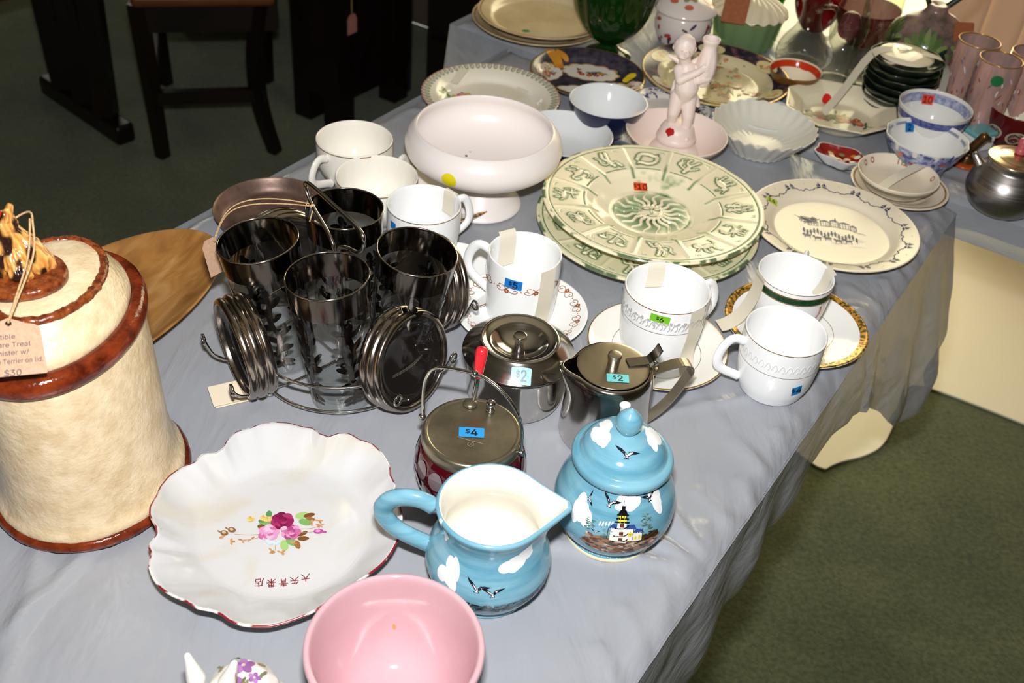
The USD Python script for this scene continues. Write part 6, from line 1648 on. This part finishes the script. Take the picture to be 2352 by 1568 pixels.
# ---------------------------------------------------------------- further back
BGp = (0.2740, 1.5780)
t, zf = plate('plate', 'large rose-medallion plate with navy rim and red sticker', BGp, 0.1160, 0.026, 0.070, china('aged_cream', (214, 202, 162), 0.1), wh=0.006)
flat_ring(t, 'navy_rim', zf, 0.090, 0.1135, noisy('navy_floral', (34, 32, 48), (120, 78, 84), 60, 0.15, lo=0.50, hi=0.66))
pol = []
for k in range(6):
    a = 2*PI*k/6+0.5
    pol += [(ell(.098*math.cos(a), .098*math.sin(a), .022, .012, math.degrees(a)+90), (214, 200, 150))]+sprig(.098*math.cos(a), .098*math.sin(a), .013, a+PI/2, [(190, 110, 90), (206, 150, 130)], [(110, 140, 80)], k, 4)
rg = random.Random(17)
for k in range(26):
    r, a = rg.uniform(0, .075), rg.uniform(0, 2*PI)
    pol += sprig(r*math.cos(a), r*math.sin(a), .014, a, [(200, 120, 100), (206, 176, 120)], [(116, 150, 80), (150, 160, 90), (96, 130, 76)], k, 3)
m, c = decal(pol, up_map(zf), 0.006, 0.0006, 0.0000015)
put(t, 'rose_medallions', m, painted('glaze_print', 0.15), paint=c)
flat_ring(t, 'gold_rim', zf, 0.1135, 0.1158, gold)
sticker(t, '', 0.020, 0.012, (214, 36, 24), up_map(zf, (0.008, -0.092), 0), True)

LP_ = (-0.0100, 1.7400)
cream2 = noisy('platter_cream', (196, 176, 138), (216, 198, 160), 12, 0.2)
for k, lab in enumerate(('lower of two large cream platters stacked on the far table corner', 'upper of two large cream platters stacked on the far table corner, green mark')):
    t, zf = plate('platter', lab, (LP_[0]+0.006*k, LP_[1]-0.004*k), 0.1120-0.003*k, 0.020, 0.078, cream2, 'platter', z=0.0125*k, wh=0.004)
    flat_ring(t, 'gold_rim', zf, 0.106-0.003*k, 0.108-0.003*k, noisy('brown_line', (140, 96, 56), (170, 124, 80)))
    if k:
        sticker(t, '', 0.013, 0.009, (40, 120, 40), up_map(zf, (-0.024, -0.052), 0.2), True)

gglass = mat('green_glass', {'p': ('principled_bsdf', dict(base_color=lin((60, 150, 50)), roughness=0.03, transmission_weight=0.35, coat_weight=0.5)), 'q': ('transparent_bsdf', dict(color=lin((70, 150, 50)))), 'k': ('mix_closure', dict(fac=0.45))}, [('p.BSDF', 'k.closure1'), ('q.BSDF', 'k.closure2')], 'k.closure')
GB = (0.1070, 1.6600)
dgl = mat('dark_green_glass', {'p': ('principled_bsdf', dict(base_color=lin((16, 62, 14)), roughness=0.03, coat_weight=0.6)), 'q': ('transparent_bsdf', dict(color=lin((50, 130, 40)))), 'k': ('mix_closure', dict(fac=0.45))}, [('p.BSDF', 'k.closure1'), ('q.BSDF', 'k.closure2')], 'k.closure')
t = thing('footed_bowl', 'deep green pressed glass footed bowl', 'bowl', (*GB, T))
put(t, 'bowl_body', lathe([(0, 0.026), (0.020, 0.026), (0.034, 0.036), (0.055, 0.062), (0.066, 0.100), (0.070, 0.128), (0.0685, 0.1295), (0.0660, 0.127), (0.0615, 0.100), (0.050, 0.066), (0.028, 0.042), (0, 0.036)], 112, 2, lambda a, r, z: (r*(1+0.022*np.cos(14*a)*np.clip((z-0.03)/0.05, 0, 1)), z)), dgl)
put(t, 'foot', lathe([(0, 0.003), (0.034, 0.003), (0.036, 0), (0.040, 0.0005), (0.038, 0.006), (0.020, 0.014), (0.013, 0.022), (0.020, 0.028), (0, 0.030)], 56), dgl)

JR = (0.2320, 1.7450)
t = thing('ginger_jar', 'squat white lidded jar painted with red flowers', 'jar', (*JR, T))
jrp = [(0, 0.002), (0.034, 0.0), (0.040, 0.006), (0.0475, 0.026), (0.0480, 0.040), (0.045, 0.052), (0.042, 0.056), (0, 0.057)]
put(t, 'jar_body', lathe(jrp, 70), china('jar_white', (224, 214, 208), 0.14))
of_ = outer_fn(jrp[:7])
m, c = decal(pattern(60, 2*PI*.046, -.024, .018, [(150, 40, 46), (110, 50, 60), (176, 70, 60), (66, 60, 90)], .0058, 9), side_map(of_, 0, 0.032, 0.046), 0.005, 0.0005, 0.000002)
put(t, 'red_flowers', m, painted('glaze_print', 0.15), paint=c)
jl = [(0.040, 0.057), (0.0515, 0.0575), (0.0530, 0.0600), (0.0480, 0.0680), (0.034, 0.078), (0.016, 0.085), (0, 0.087)]
lid = put(t, 'lid', lathe(jl, 70), china('jar_white'))
rg = random.Random(5)
pol = [(ell(rg.gauss(0, .02), rg.gauss(0, .02), .0075, .0045, rg.uniform(0, 180)), [(190, 96, 74), (206, 140, 110), (170, 60, 56), (120, 140, 90)][k % 4]) for k in range(46)]
pol = [(g, c) for g, c in pol if math.hypot(g.centroid.x, g.centroid.y) < .042]
jq = np.array(chaikin(jl[2:], 2))[::-1]
m, c = decal(pol, up_map(lambda x, y: np.interp(np.hypot(x, y), jq[:, 0], jq[:, 1])), 0.005, 0.0006, 0.000002)
put(lid, 'red_flowers', m, painted('glaze_print', 0.15), paint=c)

# pale green candy dish with a leaf-ribbed lid and brown tag
GC = (0.3400, 1.7650)
t = thing('candy_dish', 'pale green glass candy dish with ribbed cream lid and brown tag', 'dish', (*GC, T))
put(t, 'dish', lathe([(0, 0.0), (0.046, 0.0), (0.050, 0.004), (0.055, 0.030), (0.060, 0.056), (0.0585, 0.0575), (0.0530, 0.032), (0.046, 0.010), (0, 0.008)], 96, 2, lambda a, r, z: (r*(1+0.015*np.cos(16*a)), z)), mat('pale_green_glass', {'p': ('principled_bsdf', dict(base_color=lin((150, 180, 130)), roughness=0.05)), 'q': ('transparent_bsdf', dict(color=lin((190, 214, 160)))), 'k': ('mix_closure', dict(fac=0.5))}, [('p.BSDF', 'k.closure1'), ('q.BSDF', 'k.closure2')], 'k.closure'))
lid = put(t, 'lid', lathe([(0.050, 0.057), (0.0640, 0.0580), (0.0655, 0.0605), (0.060, 0.066), (0.044, 0.077), (0.024, 0.085), (0, 0.088)], 160, 2, lambda a, r, z: (r*(1+0.012*np.cos(20*a)), z+0.0018*np.cos(20*a+r*70)*np.clip(r/0.05, 0, 1))), china('lid_cream', (224, 214, 186), 0.12))
m = trimesh.creation.extrude_polygon(sbox(-0.017, -0.021, 0.017, 0.021).buffer(0.003), 0.0006, engine='earcut'); m.apply_transform(trimesh.transformations.euler_matrix(math.radians(52), 0, math.radians(-12))); m.apply_translation([-0.033, -0.055, 0.080])
put(lid, 'tag', m, noisy('brown_card', (140, 78, 40), (156, 90, 50), 200, 0.7), False, 'brown card tag')
# bright green glass leaf bowl behind
t = thing('glass_bowl', 'vivid green glass ruffled bowl at the back by the window', 'bowl', (0.3820, 1.8950, T))
put(t, 'bowl_body', lathe([(0, 0.0), (0.030, 0.0), (0.034, 0.008), (0.044, 0.050), (0.052, 0.090), (0.050, 0.0915), (0.042, 0.052), (0.030, 0.012), (0, 0.009)], 120, 2, lambda a, r, z: (r*(1+0.05*np.cos(10*a)*np.clip(z/0.1, 0, 1)), z+0.006*np.sin(10*a)*np.clip(z/0.1, 0, 1))), mat('vivid_green_glass', {'p': ('principled_bsdf', dict(base_color=lin((30, 150, 30)), roughness=0.05)), 'q': ('transparent_bsdf', dict(color=lin((90, 210, 70)))), 't': ('translucent_bsdf', dict(color=lin((60, 190, 50)))), 'k': ('mix_closure', dict(fac=0.4)), 'k2': ('mix_closure', dict(fac=0.4))}, [('p.BSDF', 'k.closure1'), ('q.BSDF', 'k.closure2'), ('k.closure', 'k2.closure1'), ('t.BSDF', 'k2.closure2')], 'k2.closure'))

# clear cruet, hurricane glass, the two red fluted bowls
cg = clear('clear_glass', (226, 228, 222), 0.03, 1.5)
t = thing('cruet', 'clear pressed glass cruet jug with flared neck', 'jug', (0.4300, 1.7100, T))
put(t, 'jug_body', lathe([(0, 0.0), (0.036, 0.0), (0.040, 0.004), (0.043, 0.018), (0.036, 0.040), (0.020, 0.062), (0.0155, 0.080), (0.0170, 0.098), (0.0235, 0.112), (0.0228, 0.1128)], 96, 2, lambda a, r, z: (r*(1+0.03*np.cos(16*a)*np.clip((0.06-z)/0.03, 0, 1)), z)), cg)
put(t, 'handle', handle([(0.014, -0.004, 0.098), (0.034, -0.010, 0.100), (0.042, -0.012, 0.078), (0.036, -0.010, 0.052), (0.026, -0.006, 0.046)], 0.0038), cg)
redg = mat('red_glass', {'p': ('principled_bsdf', dict(base_color=lin((140, 8, 18)), roughness=0.06, coat_weight=0.4)), 't': ('translucent_bsdf', dict(color=lin((190, 10, 20)))), 'k': ('mix_closure', dict(fac=0.35))}, [('p.BSDF', 'k.closure1'), ('t.BSDF', 'k.closure2')], 'k.closure')
for k, (x, y, R_, h_, lab) in enumerate(((0.4760, 1.8620, 0.046, 0.075, 'left of two red glass bowls painted with snowflakes, by the window'), (0.5520, 1.8180, 0.055, 0.066, 'right of two red glass bowls painted with snowflakes, by the window'))):
    t = thing('snowflake_bowl', lab, 'bowl', (x, y, T))
    gp_ = [(0, 0.0), (R_*0.40, 0.0), (R_*0.46, 0.003), (R_*0.74, h_*0.28), (R_*0.94, h_*0.62), (R_, h_-0.001), (R_-0.001, h_)]
    put(t, 'outside', lathe(gp_, 64), redg)
    put(t, 'inside', lathe([(R_-0.001, h_), (R_-0.003, h_-0.001), (R_*0.90, h_*0.62), (R_*0.70, h_*0.30), (R_*0.4, 0.008), (0, 0.006)], 64), plain('rosy_white', (226, 180, 172), 0.2), label='pale pink inside')
    of_ = outer_fn(gp_); pol = []
    for q in range(18):
        xx, yy_ = 2*PI*R_*q/18, (-.018, .002, .016)[q % 3]
        for a in range(3):
            dx, dy = .0050*math.cos(a*PI/3), .0050*math.sin(a*PI/3)
            pol.append((stroke([(xx-dx, yy_-dy), (xx+dx, yy_+dy)], .0013, False), (226, 190, 180)))
    m, c = decal(pol, side_map(of_, 0, h_*0.62, R_), 0.004, 0.0006, 0.000002)
    put(t, 'snowflakes', m, painted('glaze_print', 0.15), paint=c)
t = thing('hurricane_vase', 'clear glass hurricane vase in front of the red goblets', 'vase', (0.4780, 1.6500, T))
put(t, 'vase_body', lathe([(0, 0.0), (0.034, 0.0), (0.036, 0.003), (0.022, 0.014), (0.012, 0.030), (0.014, 0.046), (0.026, 0.066), (0.0300, 0.090), (0.026, 0.116), (0.019, 0.140), (0.020, 0.158), (0.025, 0.168), (0.0244, 0.1684)], 64), cg)
put(t, 'bulb', lathe([(0, 0.072), (0.012, 0.074), (0.019, 0.088), (0.017, 0.104), (0.010, 0.114), (0, 0.116)], 40), mat('mauve_glass', {'p': ('principled_bsdf', dict(base_color=lin((150, 84, 92)), roughness=0.05, coat_weight=0.4)), 'q': ('transparent_bsdf', dict(color=lin((190, 130, 136)))), 'k': ('mix_closure', dict(fac=0.5))}, [('p.BSDF', 'k.closure1'), ('q.BSDF', 'k.closure2')], 'k.closure'), label='mauve glass inside')
t = thing('hurricane_vase', 'tall plain clear glass cylinder in front of the right red goblet', 'vase', (0.5150, 1.6300, T))
put(t, 'vase_body', lathe([(0, 0.0), (0.026, 0.0), (0.028, 0.004), (0.0285, 0.170), (0.0279, 0.1706)], 56), cg)
# small red-rimmed bowl
t = thing('bowl', 'small shallow dish with orange-red rim and a painted bird', 'bowl', (0.3990, 1.5950, T))
rr = [(0, 0.003), (0.018, 0.003), (0.019, 0), (0.022, 0), (0.024, 0.005), (0.036, 0.022), (0.0415, 0.036), (0.0410, 0.0372), (0.0395, 0.0362), (0.033, 0.022), (0.020, 0.009), (0, 0.0075)]
put(t, 'outside', lathe(rr[:8], 60), plain('brown_gold_glaze', (112, 74, 30), 0.2))
put(t, 'inside', lathe([rr[7]]+rr[8:], 60), china('warm_cream'))
rif = inner_fn([(0, 0)]+rr[6:])
ring_paint(t, 'red_band', rif, 0.026, 0.0355, plain('orange_red', (196, 62, 26), 0.15), -0.0004)
m, c = decal([(ell(-.004, 0, .010, .0045, -10), (90, 100, 84)), (ell(.006, .003, .005, .003, 30), (60, 66, 60)), (leafp(-.014, 0, .008, .003, 190), (120, 120, 90))]+sprig(0, -.004, .012, 0, [(180, 80, 60)], [(120, 130, 80)], 2, 3), up_map(top_fn(rr)), 0.004, 0.0005, 0.00001)
put(t, 'bird_painting', m, painted('glaze_print', 0.15), paint=c)
sticker(t, '', 0.0125, 0.010, (206, 28, 24), side_map(rif, 0.95, 0.030, 0.038, inside=True))

# stack of dark green dishes bound with tape
DK = np.array((0.5500, 1.5600))
dkm = noisy('dark_green_ceramic', (16, 24, 18), (40, 52, 38), 40, 0.12, bump=0.2, bscale=50)
for k in range(7):
    ox, oy = 0.0012*math.sin(k*2.1), 0.0012*math.cos(k*1.7)
    t = thing('bowl', 'dark green scalloped bowl, '+('bottom', 'second', 'third', 'fourth', 'fifth', 'sixth', 'topmost')[k]+' of its taped stack of seven', 'bowl', (DK[0]+ox, DK[1]+oy, T+0.0112*k), 0.2*k, 'taped stack of dark green bowls')
    kk = [(0, 0.002), (0.030, 0.0), (0.034, 0.002), (0.048, 0.012), (0.0545, 0.0210), (0.0540, 0.0228), (0.0515, 0.0215), (0.044, 0.0145), (0.030, 0.0075), (0, 0.0065)]
    put(t, 'bowl_body', lathe(kk, 96, 2, lambda a, r, z: (r*(1+0.02*np.cos(8*a)*np.clip(r/0.05, 0, 1)), z)), dkm)
q = thing('masking_tape', 'masking tape strip bound over the stack of dark green bowls', 'tape', (DK[0], DK[1], T))
tape_strip(q, [(-0.118, -0.050, 0.004), (-0.085, -0.022, 0.040), (-0.052, 0.000, 0.090), (-0.030, 0.004, 0.0965), (0.0, 0.002, 0.0970), (0.035, -0.004, 0.0960), (0.056, -0.010, 0.088), (0.062, -0.014, 0.050), (0.060, -0.016, 0.012)], 0.020, (-0.2, 0.98, 0))
q = thing('dish', 'upturned cream saucer topping the stack of dark green bowls', 'dish', (DK[0]-0.002, DK[1]+0.002, T+0.0895))
put(q, 'dish', lathe([(0, 0.0), (0.040, 0.0), (0.0425, 0.0015), (0.038, 0.005), (0.022, 0.008), (0, 0.0085)], 60), china('warm_cream'))
m, c = decal([(sbox(-.008, -.006, .008, .006), (90, 100, 140))], up_map(lambda x, y: 0.0080+0*x, (-0.006, 0.004), 0.1), 0.003, 0.0009)
put(q, 'blue_mark', m, painted('glaze_print', 0.15), paint=c)

# round vase with leaves, and its tag
VA = (0.6100, 1.6700)
t = thing('vase', 'round dark vase painted with green leaves, brown tag on its shoulder', 'vase', (*VA, T))
vp = [(0, 0.002), (0.036, 0.0), (0.040, 0.004), (0.058, 0.026), (0.0665, 0.056), (0.0620, 0.086), (0.044, 0.110), (0.022, 0.120), (0.016, 0.126), (0.018, 0.134), (0.015, 0.136), (0, 0.132)]
put(t, 'vase_body', lathe(vp, 80), noisy('mottled_vase', (84, 74, 70), (146, 118, 108), 26, 0.2, lo=0.4, hi=0.62))
vf = outer_fn(vp[:8]); pol = []
rg = random.Random(40)
for k in range(5):
    cx, cy = 2*PI*.06*k/5-.04, .012
    for a in range(9):
        pol.append((leafp(cx, cy-.018, .040, .011, 10+a*20), [(96, 120, 66), (120, 140, 80), (80, 104, 58)][a % 3]))
    pol += [(leafp(cx+.035, cy-.05+.012*q, .030, .008, 60+q*40), (24, 40, 34)) for q in range(5)]
m, c = decal(pol, side_map(vf, 0, 0.076, 0.06), 0.006, 0.0009, 0.000004)
put(t, 'leaf_painting', m, painted('glaze_print', 0.15), paint=c)
put(t, 'lip_ornament', cat(handle([(-0.014, 0, 0.132), (-0.026, 0.002, 0.150), (-0.040, 0.004, 0.160)], 0.004), handle([(0.014, 0, 0.132), (0.030, -0.002, 0.150), (0.044, -0.004, 0.172), (0.046, -0.004, 0.190)], 0.005)), plain('dark_leaf', (40, 52, 40), 0.3))
m = trimesh.creation.extrude_polygon(sbox(-0.013, -0.026, 0.013, 0.026).buffer(0.003), 0.0007, engine='earcut'); m.apply_transform(trimesh.transformations.euler_matrix(math.radians(62), 0, math.radians(8))); m.apply_translation([0.038, -0.046, 0.096])
put(t, 'tag', m, noisy('brown_card', (140, 78, 40), (156, 90, 50)), False, 'brown card tag')

# ribbed pink-grey tumblers at the right
cupm = noisy('pink_feather_glaze', (150, 128, 122), (196, 150, 140), 34, 0.18, stretch=(1, 1, 0.35), lo=0.4, hi=0.62)
for k, (x, y, lab, z_) in enumerate(((0.6540, 1.5760, 'tall pink-grey fluted cup, back left of three at the right edge', 0), (0.6680, 1.5130, 'tall pink-grey fluted cup with round green sticker, front of three', 0), (0.7270, 1.5480, 'tall pink-grey fluted cup, right of three and cut by the frame', 0))):
    t = thing('fluted_cup', lab, 'cup', (x, y, T), 0.3*k, 'tall fluted cups at the right edge')
    cp3 = [(0, 0.003), (0.022, 0.002), (0.0245, 0.0), (0.0275, 0.004), (0.0300, 0.030), (0.0312, 0.080), (0.0315, 0.117), (0.0308, 0.1185), (0.0292, 0.1175), (0.0285, 0.080), (0.026, 0.012), (0, 0.009)]
    put(t, 'cup_body', lathe(cp3, 96, 2, lambda a, r, z: (r*(1+0.016*np.abs(np.cos(5*a))*(z < 0.112)), z)), cupm)
    of_ = outer_fn(cp3[:8]); pol = []
    for q in range(10):
        xx = 2*PI*.031*q/10
        pol.append((stroke([(xx+.0006, -.052), (xx, .05)], .0010, False), (176, 124, 70)))
    rg = random.Random(k+60)
    for q in range(90):
        pol.append((leafp(rg.uniform(0, 2*PI*.031), rg.uniform(-.05, .044), rg.uniform(.006, .013), .0022, rg.uniform(50, 130)), [(150, 70, 66), (214, 206, 200), (120, 100, 104), (190, 140, 130)][q % 4]))
    m, c = decal(pol, side_map(lambda z: of_(z)*1.0165, 0, 0.062, 0.031), 0.006, 0.0004, 0.000003)
    put(t, 'feather_print', m, painted('glaze_print', 0.15), paint=c)
    put(t, 'gold_rim', tube(np.c_[0.0304*np.cos(th), 0.0304*np.sin(th), 0*th+0.1183], 0.0011, 8, closed=True), gold)
    if k == 1:
        sticker(t, '', 0.0165, 0.0165, (24, 110, 62), side_map(lambda z: of_(z)*1.0165+0.0009, front(x, y)-0.15, 0.098, 0.031), True)

# ---------------------------------------------------------------- dark furniture at the left
dw = noisy('dark_walnut', (12, 6, 4), (24, 11, 7), 8, 0.4, stretch=(1, 1, 0.2))
seatm = noisy('worn_seat_wood', (96, 54, 26), (118, 70, 36), 8, 0.35, stretch=(0.3, 1, 1))


def leg_bar(a, b, w0, w1, bow=(0, 0, 0)):
    a, b, bow = np.array(a, float), np.array(b, float), np.array(bow, float)
    k = np.linspace(0, 1, 14)[:, None]
    p = a+(b-a)*k+bow*np.sin(k*PI)
    return tube(p, (w0+(w1-w0)*k[:, 0])*0.72, 4, flat=(1, 1))


t = thing('dining_chair', 'dark wooden dining chair with worn brown seat, left of the near table', 'chair', (-0.885, 2.69, 0), math.radians(16.4))
put(t, 'seat', rbox(0.34, 0.47, 0.035, 0.014).apply_translation([0, 0, 0.425]), seatm, 40)
put(t, 'apron', box(-0.17, 0.17, -0.215, -0.195, 0.34, 0.41), dw, False)
put(t, 'apron', box(-0.17, 0.17, 0.195, 0.215, 0.34, 0.41), dw, False)
put(t, 'apron', box(-0.175, -0.155, -0.2, 0.2, 0.34, 0.41), dw, False)
put(t, 'apron', box(0.155, 0.175, -0.2, 0.2, 0.34, 0.41), dw, False)
for sx in (-1, 1):
    put(t, 'leg', leg_bar((sx*0.155-0.02*(sx > 0), -0.205, 0.41), (sx*0.145, -0.215, 0), 0.036, 0.028, (-0.03*(sx > 0), 0, 0)), dw, False)
    put(t, 'leg', leg_bar((sx*0.150, 0.20, 0.41), (sx*0.145, 0.215, 0), 0.032, 0.028), dw, False)
    put(t, 'back_post', leg_bar((sx*0.150, 0.20, 0.44), (sx*0.155, 0.29, 1.0), 0.028, 0.022), dw, False)
put(t, 'stretcher', box(-0.15, 0.13, -0.222, -0.200, 0.150, 0.185), dw, False)
put(t, 'stretcher', box(-0.155, -0.137, -0.21, 0.21, 0.19, 0.22), dw, False)
for z0 in (0.62, 0.78, 0.93):
    put(t, 'back_rail', box(-0.15, 0.15, 0.225+0.16*(z0-0.62), 0.245+0.16*(z0-0.62), z0, z0+0.07), dw, False)
t = thing('bench', 'dark wooden bench on end frames with sled feet, far left', 'bench', (-1.225, 2.61, 0), math.radians(141))
put(t, 'seat', rbox(0.38, 1.0, 0.035, 0.01).apply_translation([0.0, 0.47, 0.46]), seatm, 40)
for y0 in (0.0, 0.75):
    fr = put(t, 'end_frame', rbox(0.40, 0.055, 0.055, 0.01).apply_translation([0, y0, 0.03]), dw, 40)
    put(fr, 'post', leg_bar((0.13, y0, 0.445), (0.10, y0, 0.05), 0.052, 0.052), dw, False)
    put(fr, 'post', leg_bar((0.0, y0, 0.445), (-0.01, y0, 0.05), 0.050, 0.050), dw, False)
    put(fr, 'post', leg_bar((-0.13, y0, 0.445), (-0.11, y0, 0.05), 0.052, 0.052), dw, False)
t = thing('side_table', 'slim dark table leg and top at the far left edge', 'table', (-1.62, 2.98, 0), 0.5)
put(t, 'tabletop', rbox(0.46, 0.36, 0.03, 0.008).apply_translation([0, 0, 0.62]), dw, 40)
for sx in (-1, 1):
    for sy in (-1, 1):
        put(t, 'leg', leg_bar((sx*0.19, sy*0.14, 0.60), (sx*0.20, sy*0.15, 0), 0.034, 0.026), dw, False)
t = thing('storage_box', 'small printed carton on the carpet, seen under the chair', 'box', (-1.06, 3.36, 0), 0.3)
put(t, 'carton', rbox(0.26, 0.2, 0.16, 0.004).apply_translation([0, 0, 0.081]), plain('carton_grey', (120, 122, 132), 0.6), 40)
put(t, 'printed_band', box(-0.131, 0.131, -0.101, 0.101, 0.10, 0.145), plain('carton_orange', (190, 128, 64), 0.6), False)
# dark cabinets behind the near table
t = thing('cabinet', 'dark wooden cabinet behind the near table, pink price tag hung on it', 'cabinet', (0, 0, 0))
cs0, cs1, cn0, cn1 = 2.03, 2.33, -1.98, -1.81
put(t, 'body', slab(cs0, cs1, cn0, cn1, 0.09, 1.10), dw, False)
put(t, 'top', slab(cs0-0.02, cs1+0.01, cn0-0.03, cn1+0.03, 1.10, 1.13), dw, False)
for a, b in ((cs0+0.03, cn1-0.03), (cs1-0.03, cn1-0.03), (cs0+0.03, cn0+0.03), (cs1-0.03, cn0+0.03)):
    put(t, 'foot', slab(a-0.03, a+0.03, b-0.03, b+0.03, 0.0, 0.09), dw, False)
for a, b in ((cs0+0.015, (cs0+cs1)/2-0.004), ((cs0+cs1)/2+0.004, cs1-0.015)):
    dr = put(t, 'door', slab(a, b, cn1, cn1+0.018, 0.12, 1.07), dw, False)
    put(dr, 'panel', slab(a+0.05, b-0.05, cn1+0.018, cn1+0.024, 0.20, 1.0), dw, False)
put(t, 'edge_strip', slab(cs1, cs1+0.012, cn1-0.012, cn1+0.004, 0.02, 1.1), plain('blue_grey_metal', (64, 68, 86), 0.35, 0.6), False)
t = thing('dresser', 'tall dark dresser beyond the far table corner, enlarged to block window light', 'dresser', (0, 0, 0))
put(t, 'body', slab(2.10, 2.75, -1.57, -1.06, 0.06, 1.2), dw, False)  # body made deeper to keep window light off the left carpet
put(t, 'plinth', slab(2.12, 2.73, -1.55, -1.08, 0.0, 0.06), dw, False)
for k in range(4):
    dr = put(t, 'drawer', slab(2.085, 2.10, -1.555, -1.075, 0.10+0.27*k, 0.34+0.27*k), dw, False)
    put(dr, 'pull', tube([sn(2.072, -1.40, 0.22+0.27*k), sn(2.072, -1.24, 0.22+0.27*k)], 0.006, 8), plain('dark_brass_pull', (70, 50, 26), 0.35, 0.8))
q = thing('price_tag', 'pale pink paper price tag hanging on string from the dark cabinet', 'price tag', sn(2.058, -1.786, 0.315), 0.0)
m = trimesh.creation.extrude_polygon(Polygon([(-0.018, -0.026), (0.018, -0.026), (0.018, 0.014), (0.010, 0.026), (-0.010, 0.026), (-0.018, 0.014)]), 0.0008, engine='earcut'); m.apply_transform(trimesh.transformations.euler_matrix(math.radians(90), 0, PI/2-A0))
put(q, 'card', m, plain('pink_card', (196, 130, 120), 0.7), False)
put(q, 'string', tube([(0, 0, 0.024), (0.0, 0.0, 0.10), (0, 0.0, 0.20)], 0.0010, 6), twm)
